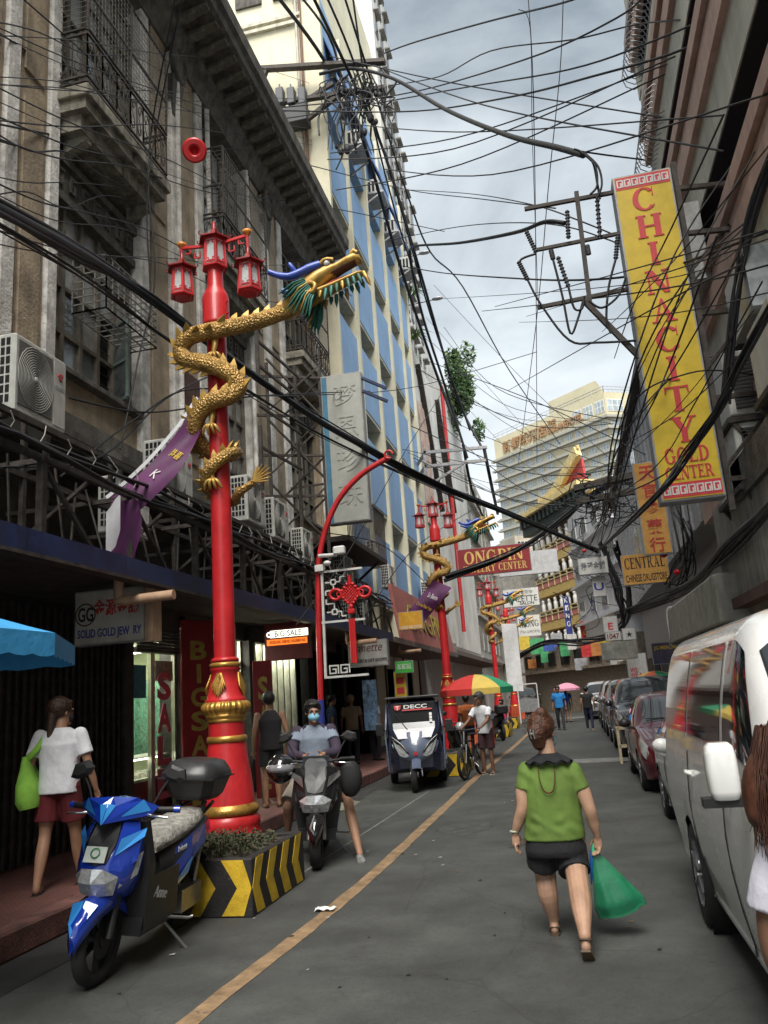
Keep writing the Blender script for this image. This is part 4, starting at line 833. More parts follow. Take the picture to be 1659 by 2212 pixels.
# ================================================================ red dragon lamp posts
mScale = M('gold_scales', (.36, .215, .06), .42, .4, var=.3, scale=6, bump=.9, vscale=38)
mGoldP = M('gold_fin_paint', (.45, .28, .07), .4, .35, var=.25, scale=7)
mTeal = M('teal_mane_paint', (.03, .15, .125), .45, .1, var=.3, scale=9); mGrn = M('dark_green_mane', (.03, .11, .06), .5, .1, var=.3)
mHorn = M('blue_horn_paint', (.035, .075, .36), .35, var=.15, coat=.2); mMouth = M('mouth_brown', (.06, .025, .02), .6)
mFrost = M('frosted_lantern_glass', (.62, .66, .66), .3, var=.15, scale=6, trans=.35)
def make_post():
    t = thing('dragon_lamp_post', 'x', 'lamp post', (0, 0, 0), 0, 'red dragon lamp posts along the street')
    def part(name, prof, mat, n=32, parent=t):
        m_ = MB(); m_.lathe(prof, n); return m_.build(name, mat, parent)
    ped = part('pedestal', [(.37, 0), (.37, .28), (.345, .33), (.345, .42), (.325, .46), (.335, .5), (.335, .56), (.30, .60)], mRed)
    part('bell_base', [(.285, .71), (.272, .85), (.25, 1.02), (.225, 1.2), (.205, 1.36)], mRed)
    part('neck_band', [(.2, 1.42), (.196, 1.57)], mRed)
    part('gold_ring', [(.29, .60), (.318, .615), (.325, .65), (.315, .68), (.285, .712)], mGold)
    part('gold_ring', [(.2, 1.35), (.218, 1.36), (.222, 1.39), (.215, 1.42), (.195, 1.425)], mGold)
    part('gold_ring', [(.15, 2.16), (.17, 2.17), (.175, 2.19), (.17, 2.21), (.15, 2.22)], mGold)
    m_ = MB(); rings = []
    for r_, z, fl in ((.195, 1.565, 0), (.21, 1.575, 0), (.212, 1.60, 0), (.205, 1.605, 0), (.225, 1.62, 0), (.228, 1.65, 0), (.22, 1.655, 0), (.255, 1.69, .03), (.268, 1.72, .05), (.262, 1.755, .05), (.23, 1.79, .04), (.2, 1.8, 0)):
        rings.append([(r_*(1+fl*math.cos(24*a))*math.cos(a), r_*(1+fl*math.cos(24*a))*math.sin(a), z) for a in [2*math.pi*k/96 for k in range(96)]])
    m_.loft(rings); m_.build('fluted_gold_bulge', mGold, t)
    part('vase', [(.225, 1.79), (.23, 1.81), (.21, 1.83), (.19, 1.9), (.168, 2.0), (.158, 2.12), (.168, 2.13), (.168, 2.16)], mRed)
    part('collar_ring', [(.13, 2.22), (.158, 2.23), (.16, 2.25), (.14, 2.27), (.12, 2.275)], mRed)
    for k in range(4):        # acanthus leaves round the vase
        m_ = MB(); a0 = math.pi/4+k*math.pi/2-.78
        for j in range(-4, 5):
            pts = []
            for s in range(7):
                u = s/6; z = 2.1-u*.27*(1-.10*abs(j)); a = a0+j*.03*(1+u*2.4)*1.0; rr = lerp(.158, .215, u**1.4)+.006
                pts.append((rr*math.cos(a), rr*math.sin(a), z))
            m_.tube(pts, [.010, .013, .014, .015, .015, .013, .004], 6)
        m_.build('gold_leaf_ornament', mGold, t)
    pole = part('pole', [(.122, 2.27), (.12, 4), (.116, 6.33)], mRed, 28)
    part('pole_collar', [(.118, 6.31), (.168, 6.34), (.17, 6.36), (.166, 6.38), (.166, 6.70), (.15, 6.76), (.1, 6.86), (.098, 7.12)], mRed, 24)
    for z in (6.46, 6.62):
        m_ = MB(); m_.tube([(.16, -.05, z), (.19, -.06, z)], .012, 6); m_.build('bolt', mRed, t)
    # arms and lanterns
    for s in (-1, 1):
        m_ = MB(); m_.bar((s*.12, 0, 7.47), (s*.45, 0, 7.51), .035); m_.bar((s*.45, 0, 7.52), (s*.45, 0, 7.33), .03)
        for a, b_ in (((.2, 7.41), (.2, 7.33)), ((.2, 7.33), (.27, 7.33)), ((.27, 7.33), (.27, 7.40)), ((.33, 7.47), (.33, 7.41)), ((.33, 7.41), (.4, 7.41))): m_.bar((s*a[0], 0, a[1]), (s*b_[0], 0, b_[1]), .016)
        m_.build('arm', mRed, t)
        m_ = MB(); m_.lathe([(.02, 7.5), (.05, 7.54), (.065, 7.57), (.03, 7.56)], 8, MX.Translation((s*.45, 0, 0))); m_.build('orange_finial', M('orange_finial', (.6, .22, .03), .5), t)
    def lantern(x, y, z, sc):
        T = MX.Translation((x, y, z)) @ MX.Diagonal((sc, sc, sc, 1))
        hx = lambda r_, zz, off=0: [(r_*math.cos(R(60*k+off)), r_*math.sin(R(60*k+off)), zz) for k in range(6)]
        m_ = MB(T); m_.loft([hx(.2, .02), hx(.2, .05), hx(.13, .0)][::-1], sm=False); m_.loft([hx(.155, .47), hx(.16, .5)], sm=False)
        for k in range(6):
            a = R(60*k); m_.bar((.185*math.cos(a), .185*math.sin(a), .03), (.155*math.cos(a), .155*math.sin(a), .5), .024)
        fr = m_.build('lantern', mRed, t)
        m_ = MB(T); m_.loft([hx(.25, .495), hx(.245, .52), hx(.16, .56), hx(.07, .62), hx(.05, .68)], sm=False); m_.lathe([(.035, .68), (.03, .82), (.005, .83)], 8)
        for k in range(6):
            a = R(60*k); m_.tube([(.24*math.cos(a), .24*math.sin(a), .5), (.28*math.cos(a), .28*math.sin(a), .52), (.27*math.cos(a), .27*math.sin(a), .56)], .012, 4)
        m_.build('roof', M('lantern_roof_dark_red', (.22, .01, .012), .4, var=.2), fr)
        for k in range(6):
            a, b_ = R(60*k), R(60*k+60)
            p = [(.178*math.cos(a), .178*math.sin(a), .06), (.178*math.cos(b_), .178*math.sin(b_), .06), (.15*math.cos(b_), .15*math.sin(b_), .48), (.15*math.cos(a), .15*math.sin(a), .48)]
            m_ = MB(T); m_.add(p, [(0, 1, 2, 3)]); m_.build('pane', mFrost, fr)
            m_ = MB(T); P = [V(q)*1.012 for q in p]
            f = lambda u, v: P[0].lerp(P[1], u).lerp(P[3].lerp(P[2], u), v)
            for a_, c_ in (((.14, .1), (.86, .1)), ((.14, .1), (.14, .9)), ((.86, .1), (.86, .9)), ((.14, .9), (.86, .9)), ((.14, .2), (.32, .2)), ((.32, .1), (.32, .2)), ((.68, .1), (.68, .2)), ((.68, .2), (.86, .2)), ((.14, .8), (.32, .8)), ((.32, .8), (.32, .9)), ((.68, .8), (.68, .9)), ((.68, .8), (.86, .8)), ((.0, .05), (1, .05))): m_.bar(f(*a_), f(*c_), .012)
            m_.build('fretwork', mRed, fr)
    lantern(0, 0, 7.10, .84); lantern(-.45, 0, 6.80, .80); lantern(.45, 0, 6.70, .80)
    # ---------------- dragon
    cp = [(.98, -.02, 6.38), (.64, -.04, 6.30), (.34, -.10, 6.24), (.02, -.22, 6.17), (-.27, -.20, 6.15), (-.40, -.16, 6.02), (-.31, -.2, 5.86), (-.08, -.23, 5.77), (.20, -.22, 5.62), (.33, -.16, 5.45), (.24, -.2, 5.31), (.0, -.23, 5.26), (-.18, -.2, 5.12), (-.26, -.1, 4.94), (-.2, .06, 4.78), (-.02, .2, 4.72), (.17, .08, 4.70), (.15, -.12, 4.62), (-.02, -.19, 4.47), (-.15, -.08, 4.3), (-.1, .13, 4.18), (.09, .14, 4.10), (.22, .0, 4.16), (.34, -.02, 4.22), (.44, -.02, 4.28)]
    pts = spline(cp, 7); N = len(pts)
    rad = [.098*min(1, .9+.1*i/20) if i < N*.55 else lerp(.1, .035, (i/N-.55)/.45) for i in range(N)]
    m_ = MB(); m_.tube(pts, rad, 14, sq=1.1); body = m_.build('dragon_body', mScale, t)
    k = 0
    for i in range(3, N-10, 3):
        p, q = pts[i], pts[min(i+2, N-1)]; tan = (q-p).normalized()
        out = V((p.x, p.y*.3, 0)); neck = max(0, min(1, (p.x-.05)/.25)) if i < 28 else 0
        o = (out.normalized() if out.length > .05 else V((0, -1, 0)))*(1-neck)+V((0, 0, 1))*neck
        if i >= 28: o = V((-1 if p.x < .05 else .25, 0, .55 if p.x > .05 else -.15)).normalized()
        o = (o-tan*o.dot(tan)).normalized(); r_ = rad[i]; h_ = r_*1.15
        b0 = p+o*r_*.85-tan*r_*.5; b1 = p+o*r_*.85+tan*r_*.75; tip = p+o*(r_+h_*.8)-tan*r_*.7; mid = p+o*(r_+h_*.35)+tan*r_*.15; sd_ = tan.cross(o)*.014
        f_ = MB(); f_.add([b0-sd_, b0+sd_, b1-sd_, b1+sd_, mid-sd_, mid+sd_, tip], [(0, 2, 4), (0, 4, 6), (1, 5, 3), (1, 6, 5), (2, 3, 5, 4), (4, 5, 6), (0, 6, 1), (0, 1, 3, 2)]); f_.build('back_spike', mGoldP, body)
    # tail fan and claws
    m_ = MB(); b_ = V((.42, -.02, 4.27))
    for j in range(7):
        a = R(-8+j*13); d = V((math.cos(a), 0, math.sin(a))); l = .26-.02*abs(j-3)
        m_.tube([b_, b_+d*l*.5+V((0, -.02, 0)), b_+d*l+V((0, 0, .02))], [.022, .026, .004], 5, sq=.6)
    m_.build('tail_fan', mGoldP, body)
    def claw(x, y, z, flip):
        m_ = MB(); m_.tube([(x, y+.02, z+.2), (x+.02*flip, y-.02, z+.1), (x, y-.02, z)], [.045, .035, .03], 8)
        for j in range(4):
            dx = (j-1.5)*.055*flip
            m_.tube(spline([(x, y-.02, z), (x+dx*.8, y-.055, z-.035), (x+dx*1.2, y-.03, z-.10), (x+dx*1.3, y+.0, z-.125)], 3), [.022]*3+[.02]*3+[.016]*2+[.012, .004], 6)
        m_.build('claw', mGoldP, body)
    claw(-.02, -.16, 5.0, 1); claw(.04, -.17, 5.9, 1); claw(-.02, -.15, 4.33, -1)
    # head: upper skull and snout, lower jaw, palate, eyes, horns, mane
    def ring(x, zc, hy, hz, n=12, lean=0): return [(x+lean*math.sin(2*math.pi*k/n)*hz, hy*math.cos(2*math.pi*k/n), zc+hz*math.sin(2*math.pi*k/n)) for k in range(n)]
    m_ = MB(); m_.loft([ring(.92, 6.40, .10, .11), ring(1.05, 6.46, .14, .14), ring(1.2, 6.55, .155, .13, lean=-.2), ring(1.36, 6.63, .15, .115, lean=-.2), ring(1.48, 6.68, .12, .09), ring(1.6, 6.71, .095, .06), ring(1.72, 6.745, .10, .055), ring(1.81, 6.76, .095, .06), ring(1.86, 6.74, .07, .045), ring(1.88, 6.73, .03, .02)])
    H_ = m_.build('dragon_head', mGoldP, t)
    H_.matrix_basis = MX.Translation((1.0, 0, 6.42)) @ MX.Rotation(R(-7), 4, 'Y') @ MX.Diagonal((1.08, 1.15, 1.1, 1)) @ MX.Translation((-1.0, 0, -6.42))
    m_ = MB(); m_.loft([ring(1.15, 6.42, .12, .08), ring(1.3, 6.46, .125, .055), ring(1.5, 6.50, .10, .035), ring(1.7, 6.535, .09, .03), ring(1.82, 6.56, .075, .03), ring(1.87, 6.575, .03, .02)]); m_.build('lower_jaw', mGoldP, H_)
    m_ = MB(); m_.loft([ring(1.28, 6.54, .09, .05), ring(1.45, 6.62, .085, .03), ring(1.65, 6.685, .075, .022), ring(1.83, 6.72, .06, .015)]); m_.build('palate', mMouth, H_)
    m_ = MB(); m_.tube([(1.3, 0, 6.5), (1.5, 0, 6.56), (1.68, 0, 6.6)], [.05, .045, .01], 8, sq=.5); m_.build('tongue', M('tongue_red', (.3, .03, .03), .5), H_)
    for s in (-1, 1):
        m_ = MB(); m_.ball((1.5, s*.09, 6.75), .04, 10); m_.build('eye', M('eye_white', (.6, .6, .58), .25), H_)
        m_ = MB(); m_.tube(spline([(1.36, s*.1, 6.70), (1.48, s*.115, 6.79), (1.58, s*.10, 6.77)], 3), .022, 6); m_.tube(spline([(1.28, s*.13, 6.56), (1.34, s*.16, 6.5), (1.3, s*.16, 6.43), (1.22, s*.15, 6.45)], 3), .028, 6); m_.tube([(1.78, s*.05, 6.80), (1.82, s*.06, 6.83), (1.85, s*.05, 6.80)], .028, 6); m_.build('brow', mGoldP, H_)
        m_ = MB(); m_.tube(spline([(1.42, s*.09, 6.76), (1.28, s*.13, 6.73), (1.1, s*.17, 6.68), (.98, s*.2, 6.70), (.86, s*.21, 6.78)], 4), [.052]*5+[.046]*4+[.04]*4+[.034]*4, 8); m_.tube(spline([(1.16, s*.16, 6.70), (1.13, s*.18, 6.76), (1.1, s*.18, 6.82)], 3), .028, 7); m_.build('horn', mHorn, H_)
        rnd = random.Random(11+s)
        for j in range(11):     # mane blades sweeping back and down
            u = j/10; bx, bz = lerp(1.22, 1.30, u), lerp(6.62, 6.42, u); l = rnd.uniform(.24, .4); ang = R(lerp(198, 250, u))
            d = V((math.cos(ang), .12*s, math.sin(ang))); b_ = V((bx, s*.13, bz)); m_ = MB()
            m_.tube([b_, b_+d*l*.4+V((0, s*.03, .0)), b_+d*l*.8, b_+d*l+V((0, 0, -.01))], [.03, .036, .022, .003], 6, sq=.45); m_.build('mane_blade', (mTeal, mGrn, mTeal, mGoldP)[j % 4], H_)
        for j in range(11):     # beard along the lower jaw
            u = j/10; b_ = V((lerp(1.25, 1.88, u), s*lerp(.115, .06, u), lerp(6.42, 6.55, u))); l = rnd.uniform(.08, .16); ang = R(lerp(242, 285, u)); d = V((math.cos(ang), .15*s, math.sin(ang))); m_ = MB()
            m_.tube([b_, b_+d*l*.5, b_+d*l], [.022, .024, .003], 6, sq=.45); m_.build('beard_blade', (mTeal, mGrn, mGoldP, mTeal)[j % 4], H_)
    return t
P1 = make_post(); P1.location = (-3.78, 8.6, 0); P1['label'] = 'nearest red lamp post with gold dragon, behind the blue scooter'
for (x, y, rz, lab) in ((-3.62, 24.4, 0, 'second red dragon lamp post, behind the three-wheeler and bicycle man'), (-3.95, 44.5, 0, 'third red dragon lamp post along the left kerb, left of long white banner'),
                        (-3.75, 53.5, 0, 'fourth red dragon lamp post, right of the long white banner'), (-4.2, 62, 0, 'red dragon lamp post glimpsed between the third and fourth posts'),
                        (-2.9, 86, R(180), 'small far red dragon lamp post left of the vertical GOLD sign'), (3.1, 58, R(180), 'small far red dragon lamp post on the right beside the orange-red sign')):
    dup(P1, (x, y, 0), rz, lab)
# ================================================================ chevron planters
mYC = M('planter_yellow', (.55, .36, .02), .65, var=.2, scale=6, spots=.5, dirt=(.12, .09, .03), bump=.2); mBC = M('planter_black', (.018, .017, .016), .7, var=.3, spots=.35, dirt=(.16, .15, .13), bump=.3)
mSoil = M('dry_soil', (.07, .06, .045), .95, var=.4, bump=.6, bscale=30)
def planter(x0, x1, y0, y1, h, label, weeds=True):
    t = thing('planter_box', label, 'planter', ((x0+x1)/2, (y0+y1)/2, 0), 0, 'striped concrete planters at the lamp posts', world=True)
    m_ = MB(); tk = .09
    m_.box(x0, x1, y0, y0+tk, 0, h, b=.008); m_.box(x0, x1, y1-tk, y1, 0, h, b=.008); m_.box(x0, x0+tk, y0+tk, y1-tk, 0, h); m_.box(x1-tk, x1, y0+tk, y1-tk, 0, h-.001); m_.build('box', mBC, t)
    m_ = MB(); m_.sheet(lambda u, v: (lerp(x0+.05, x1-.05, u), lerp(y0+.05, y1-.05, v), h-.06+.05*math.sin(u*5)*math.sin(v*4)+random.uniform(-.015, .015)), 12, 12); m_.build('soil', mSoil, t)
    def chev(T, W_, n, sgn):
        for i in range(n):
            c = (i+.30)*W_/n; w_ = W_/n*.5; k = W_/n*.36*sgn
            pts = [(c, h*.985), (c+w_, h*.985), (min(W_-.004, c+w_+k), h*.5), (c+w_, .015), (c, .015), (c+k, h*.5)]
            m_ = MB(T); m_.poly([(max(.004, min(W_-.004, a)), b_) for a, b_ in pts], .004); m_.build('yellow_chevron', mYC, t)
    chev(FACECAM(x0, y0-.001, 0), x1-x0, 2 if x1-x0 < 1 else 3, 1); chev(LEFTWALL(x1+.001, y0, 0), y1-y0, 4, -1)
    if weeds:
        rnd = random.Random(int(y0*10)); m_ = MB()
        for i in range(420):
            a = rnd.random()*6.28; rr = rnd.random()**.6; p = V(((x0+x1)/2+rr*(x1-x0)*.42*math.cos(a), (y0+y1)/2+.1+rr*(y1-y0)*.42*math.sin(a), h-.04)); hh = rnd.uniform(.05, .2)*(1.1-rr*.6)
            d = V((rnd.gauss(0, .5), rnd.gauss(0, .5), 1)).normalized()
            m_.tube([p, p+d*hh], [.004, .002], 3)
            for q in range(5):
                c = p+d*hh*rnd.uniform(.3, 1.05); e = V((rnd.gauss(0, 1), rnd.gauss(0, 1), rnd.gauss(0, .5))).normalized()*.022; f_ = e.orthogonal().normalized()*.011
                m_.add([c-e*.2, c+e*.5+f_, c+e*1.3, c+e*.5-f_], [(0, 1, 2, 3)], rnd.randrange(2))
        tag(m_.build('weeds', [M('dusty_weed_leaf', (.05, .065, .03), .8, var=.4), M('brown_weed', (.09, .07, .04), .9, var=.3)], t), kind='stuff')
    return t
planter(-4.0, -2.82, 6.85, 8.22, .46, 'black and yellow chevron planter with dry weeds at the nearest lamp post')
planter(-3.4, -2.42, 17.6, 19.2, .46, 'chevron planter half hidden behind the parked bicycle', False)
planter(-3.3, -2.45, 30.8, 32.2, .46, 'chevron planter behind parked motorcycle with top box', False)
planter(-3.3, -2.55, 37.0, 38.4, .46, 'farthest chevron planter beside the person in pink', False)
# ================================================================ cars
mTyre = M('tyre_rubber', (.016, .016, .016), .8, var=.25, bump=.2); mRim = M('alloy_rim', (.30, .30, .31), .3, .85, var=.1); mRimD = M('dark_rim', (.03, .03, .03), .5, .5)
mTint = M('tinted_car_glass', (.012, .014, .015), .04, var=0, coat=.8); mWind = M('windscreen_glass', (.03, .034, .036), .04, var=0, coat=.3, ior=1.5)
mChrome = M('chrome', (.6, .6, .6), .12, .95, var=.05); mPlast = M('black_car_plastic', (.018, .018, .018), .5, var=.15); mLens = M('headlight_lens', (.55, .57, .58), .08, .35, var=.25, scale=30, coat=.8)
def paint(name, c, rough=.24, coat=1.): return M(name, c, rough, var=.05, scale=1.5, coat=coat, streak=.12, dirt=tuple(x*.55+.03 for x in c))
class Shell:
    def __init__(s, st): s.st = sorted(st); s.ys = [a[0] for a in s.st]
    def par(s, y):
        st = s.st; y = min(max(y, st[0][0]), st[-1][0]); i = 0
        while i < len(st)-2 and y > st[i+1][0]: i += 1
        a, b = st[i], st[i+1]; p0 = st[max(i-1, 0)]; p3 = st[min(i+2, len(st)-1)]; h = b[0]-a[0]; t = (y-a[0])/h if h else 0
        out = []
        for k in range(1, 8):
            m0 = (b[k]-p0[k])/(b[0]-p0[0])*h if b[0] != p0[0] else 0; m1 = (p3[k]-a[k])/(p3[0]-a[0])*h if p3[0] != a[0] else 0
            lim = 1.6*abs(b[k]-a[k]); m0 = max(-lim, min(lim, m0)); m1 = max(-lim, min(lim, m1))
            out.append((2*t**3-3*t*t+1)*a[k]+(t**3-2*t*t+t)*m0+(-2*t**3+3*t*t)*b[k]+(t**3-t*t)*m1)
        return out
    def sec(s, y):
        zs, zb, zr, ws, wm, wb, wr = s.par(y); zm = lerp(zs, zb, .55)
        c = [(0, zs), (ws*.9, zs), (ws, zs+.08), (wm, zm), (wb, zb), (lerp(wb, wr, .48)+.015, lerp(zb, zr, .5)), (wr, zr-.1*(zr-zb)-.02), (wr*.7, zr), (0, zr+.025)]
        return spline([V((a, 0, b)) for a, b in c], 4)
    def pt(s, y, v, side=-1):
        q = s.sec(y); f = max(0, min(1, v))*(len(q)-1); i = min(int(f), len(q)-2); p = q[i].lerp(q[i+1], f-i)
        return V((p.x*side, y, p.z))
    def nrm(s, y, v, side):
        e = .01; a = s.pt(y+e, v, side)-s.pt(y-e, v, side); b = s.pt(y, min(1, v+e), side)-s.pt(y, max(0, v-e), side); n = a.cross(b)
        n = n.normalized() if n.length > 1e-9 else V((side, 0, 0)); c = s.pt(y, v, side)
        return n if n.dot(V((c.x, 0, c.z-.7))) > 0 else -n
    def body(s, name, mat, parent, wheels, wr_, ny=56):
        m_ = MB(); y0, y1 = s.ys[0], s.ys[-1]
        ys = [lerp(y0, y1, .5-.5*math.cos(math.pi*i/ny)*(.96)-.0) if 0 else lerp(y0, y1, i/ny) for i in range(ny+1)]
        secs = [s.sec(y) for y in ys]; n = len(secs[0]); rings = []
        for y, q in zip(ys, secs):
            r_ = [V((-p.x, y, p.z)) for p in q[::-1]][:-1]+[V((p.x, y, p.z)) for p in q]
            rings.append(r_[:-1])
        N = len(rings[0])
        for r_ in rings:
            for k, p in enumerate(r_):
                for wy in wheels:
                    d = math.hypot(p.y-wy, p.z-wr_*.95); Ro = wr_*1.16
                    if abs(p.x) > .5 and .72*Ro < d < 1.15*Ro and p.z > .1:
                        f = Ro/d; r_[k] = V((p.x, wy+(p.y-wy)*f, wr_*.95+(p.z-wr_*.95)*f))
        vs = [tuple(p) for r_ in rings for p in r_]; fs = []
        for i in range(ny):
            for k in range(N):
                f = (i*N+k, i*N+(k+1) % N, (i+1)*N+(k+1) % N, (i+1)*N+k); c = sum((V(vs[j]) for j in f), V())/4
                if any(math.hypot(c.y-wy, c.z-wr_*.95) < wr_*1.15 and abs(c.x) > .5 for wy in wheels): continue
                fs.append(f)
        m_.add(vs, fs, 0, True); m_.add(rings[0], [tuple(range(N))]); m_.add(rings[-1], [tuple(range(N-1, -1, -1))])
        o = m_.build(name, mat, parent)
        for wy in wheels:
            for sd in (-1, 1):
                xo = abs(s.pt(wy, .33, 1).x)
                q = MB(); q.lathe([(wr_*1.15, -.30), (wr_*1.15, 0)], 24, MX.Translation((sd*(xo-.02), wy, wr_*.95)) @ MX.Rotation(R(90)*sd, 4, 'Y'), caps=False); q.lathe([(.02, -.30), (wr_*1.15, -.30)], 24, MX.Translation((sd*(xo-.02), wy, wr_*.95)) @ MX.Rotation(R(90)*sd, 4, 'Y'), caps=False); q.build('wheel_well', mDark, parent)
        return o
    def patch(s, name, mat, parent, quad, side=-1, off=.006, nu=8, nv=5):
        (a, b, c, d) = [V((q[0], q[1], 0)) for q in quad]; m_ = MB()
        def f(u, v):
            q = a.lerp(b, u).lerp(d.lerp(c, u), v); return s.pt(q.x, q.y, side)+s.nrm(q.x, q.y, side)*off
        m_.sheet(f, nu, nv); return m_.build(name, mat, parent)
    def wide(s, name, mat, parent, ya, yb, va=.76, vb=.78, off=.006):
        m_ = MB()
        def f(u, v):
            y = lerp(ya, yb, v); lim = 1-lerp(va, vb, v); t = (u*2-1); sd = -1 if t < 0 else 1; vv = 1-abs(t)*lim; return s.pt(y, vv, sd)+s.nrm(y, min(vv, .985), sd)*off
        m_.sheet(f, 16, 8); return m_.build(name, mat, parent)
def wheel(parent, x, y, r_, w_=.2, sd=-1, rim=None, name='wheel'):
    T = MX.Translation((x, y, r_)) @ MX.Rotation(R(90)*sd, 4, 'Y')
    m_ = MB(); m_.lathe([(r_*.62, -w_/2), (r_*.9, -w_/2), (r_*.985, -w_*.36), (r_, -w_*.2), (r_, w_*.2), (r_*.985, w_*.36), (r_*.9, w_/2), (r_*.62, w_/2*.9)], 28, T, caps=False); o = m_.build(name, mTyre, parent)
    m_ = MB(); m_.lathe([(r_*.64, w_*.48), (r_*.6, w_*.3), (r_*.2, w_*.24), (.03, w_*.3), (.001, w_*.3)], 24, T, caps=False)
    for k in range(6):
        a = R(60*k); m_.bar(T @ V((.04*math.cos(a), .04*math.sin(a), w_*.36)), T @ V((r_*.6*math.cos(a), r_*.6*math.sin(a), w_*.38)), r_*.16, .02)
    m_.build('rim', rim or mRim, o)
    return o
SEDAN = [(-2.1, .36, .56, .585, .50, .58, .54, .4), (-2.03, .25, .655, .69, .66, .74, .70, .5), (-1.8, .19, .75, .80, .77, .825, .77, .58), (-1.3, .19, .85, .91, .8, .85, .80, .64), (-.98, .19, .90, .975, .8, .85, .81, .68), (-.22, .19, .93, 1.40, .8, .85, .82, .62), (.15, .19, .94, 1.465, .8, .85, .82, .60), (.75, .19, .95, 1.45, .8, .85, .82, .6), (1.4, .21, .98, 1.22, .8, .85, .81, .62), (1.62, .22, 1.0, 1.07, .79, .84, .8, .62), (2.0, .28, .97, 1.02, .74, .8, .76, .56), (2.1, .42, .8, .84, .6, .68, .64, .45)]
SUV = [(-2.3, .42, .72, .75, .62, .7, .66, .5), (-2.22, .32, .9, .95, .78, .84, .80, .6), (-1.95, .28, .99, 1.06, .86, .91, .86, .68), (-1.4, .27, 1.06, 1.13, .88, .92, .87, .7), (-1.1, .27, 1.09, 1.17, .88, .92, .88, .74), (-.45, .27, 1.12, 1.66, .88, .92, .88, .68), (-.1, .27, 1.13, 1.76, .88, .92, .88, .67), (1.4, .27, 1.15, 1.77, .88, .92, .88, .67), (2.05, .3, 1.15, 1.66, .87, .91, .86, .65), (2.3, .4, 1.1, 1.28, .82, .88, .82, .6)]
VAN = [(-2.35, .42, .74, .78, .70, .80, .76, .55), (-2.27, .30, .98, 1.02, .80, .88, .83, .62), (-2.0, .27, 1.10, 1.16, .86, .92, .87, .68), (-1.72, .27, 1.15, 1.25, .87, .93, .89, .74), (-1.05, .27, 1.19, 1.93, .87, .93, .90, .74), (-.75, .27, 1.2, 2.03, .87, .93, .90, .73), (2.1, .27, 1.2, 2.03, .87, .93, .90, .73), (2.36, .34, 1.18, 1.92, .86, .92, .88, .7)]
def car(name, label, cat, st, loc, mat, wheels, wr_, group, rz=0, van=False, suv=False, drl=False, sc=1):
    t = thing(name, label, cat, loc, rz, group); t.scale = (sc,)*3
    s = Shell(st); s.body('body', mat, t, wheels, wr_)
    for wy in wheels:
        for sd in (-1, 1):
            wheel(t, sd*(abs(s.pt(wy, .33, 1).x)-.10), wy, wr_, .2, sd)
    if van:
        s.wide('windscreen', mWind, t, -1.66, -1.12, .73, .76)
        wins = [((-1.42, .535), (-.62, .535), (-.62, .72), (-1.02, .72)), ((-.52, .535), (.75, .535), (.75, .72), (-.52, .72)), ((.83, .535), (2.1, .535), (2.05, .72), (.83, .72))]
        lines = [-.57, .79]
    else:
        a0, a1 = (-1.02, -.5) if suv else (-.9, -.28)
        s.wide('windscreen', mWind, t, a0, a1, .76, .765)
        if suv: wins = [((-.85, .53), (.25, .53), (.25, .71), (-.3, .71)), ((.33, .53), (1.2, .53), (1.2, .71), (.33, .71)), ((1.28, .53), (2.0, .53), (1.95, .71), (1.28, .71))]; lines = [.29, 1.24]
        else: wins = [((-.62, .53), (.3, .53), (.3, .71), (.0, .71)), ((.37, .53), (1.3, .53), (1.05, .70), (.37, .71))]; lines = [.33]
        s.wide('rear_window', mTint, t, *((2.08, 2.22) if suv else (1.1, 1.5)), .78, .76)
    for sd in (-1, 1):
        for q in wins: s.patch('side_window', mTint, t, q, sd, .005)
        for yl in lines:
            m_ = MB(); m_.tube([s.pt(yl, v/20, sd)+s.nrm(yl, v/20, sd)*.001 for v in range(4, 11)], .006, 4); m_.build('door_gap', mPlast, t)
        for yl in lines[:2]:
            p = s.pt(yl-.18, .46, sd); m_ = MB(); m_.tube([p+V((sd*.005, -.07, 0)), p+V((sd*.035, -.03, .01)), p+V((sd*.035, .06, .01)), p+V((sd*.005, .09, 0))], .014, 6); m_.build('door_handle', mat if van else mChrome, t)
        s.patch('headlight', mLens, t, ((s.ys[0]+.1, .40), (s.ys[0]+.62, .47), (s.ys[0]+.55, .535), (s.ys[0]+.12, .53)) if not suv else ((s.ys[0]+.07, .42), (s.ys[0]+.5, .455), (s.ys[0]+.48, .525), (s.ys[0]+.08, .52)), sd, .006)
        p = s.pt(s.ys[0]+.1, .25, sd); m_ = MB(); m_.ball((p.x*.8, p.y-.02, p.z+.02), .055, 10, sy=.5); m_.build('fog_lamp', mPlast, t)
        y_m = -1.28 if van else (-.78 if suv else -.62); p = s.pt(y_m, .52, sd); m_ = MB()
        if van:
            xa, xb = sorted((p.x+sd*.05, p.x+sd*.19)); rr_ = [[((xa+xb)/2+(xb-xa)*.5*f*math.copysign(abs(math.cos(a))**.55, math.cos(a)), p.y-.01+.065*f*math.copysign(abs(math.sin(a))**.55, math.sin(a)), p.z+z) for a in [R(15*q) for q in range(24)]] for z, f in ((-.08, .6), (-.075, .8), (-.04, .95), (.06, 1.), (.12, .96), (.155, .85), (.17, .6))]; m_.loft(rr_); o = m_.build('mirror', mat, t)
            m_ = MB(); m_.box(*sorted((p.x+sd*.0, p.x+sd*.22)), p.y-.04, p.y+.05, p.z-.11, p.z-.07); m_.build('mirror_arm', mPlast, o)
        else:
            m_.ball((p.x+sd*.13, p.y, p.z+.06), .1, 10, sx=1.0, sy=.7, sz=.75); o = m_.build('mirror', mat if not drl else mPlast, t)
            m_ = MB(); m_.box(*sorted((p.x-sd*.02, p.x+sd*.1)), p.y-.04, p.y+.03, p.z-.05, p.z+.0); m_.build('mirror_arm', mPlast, o)
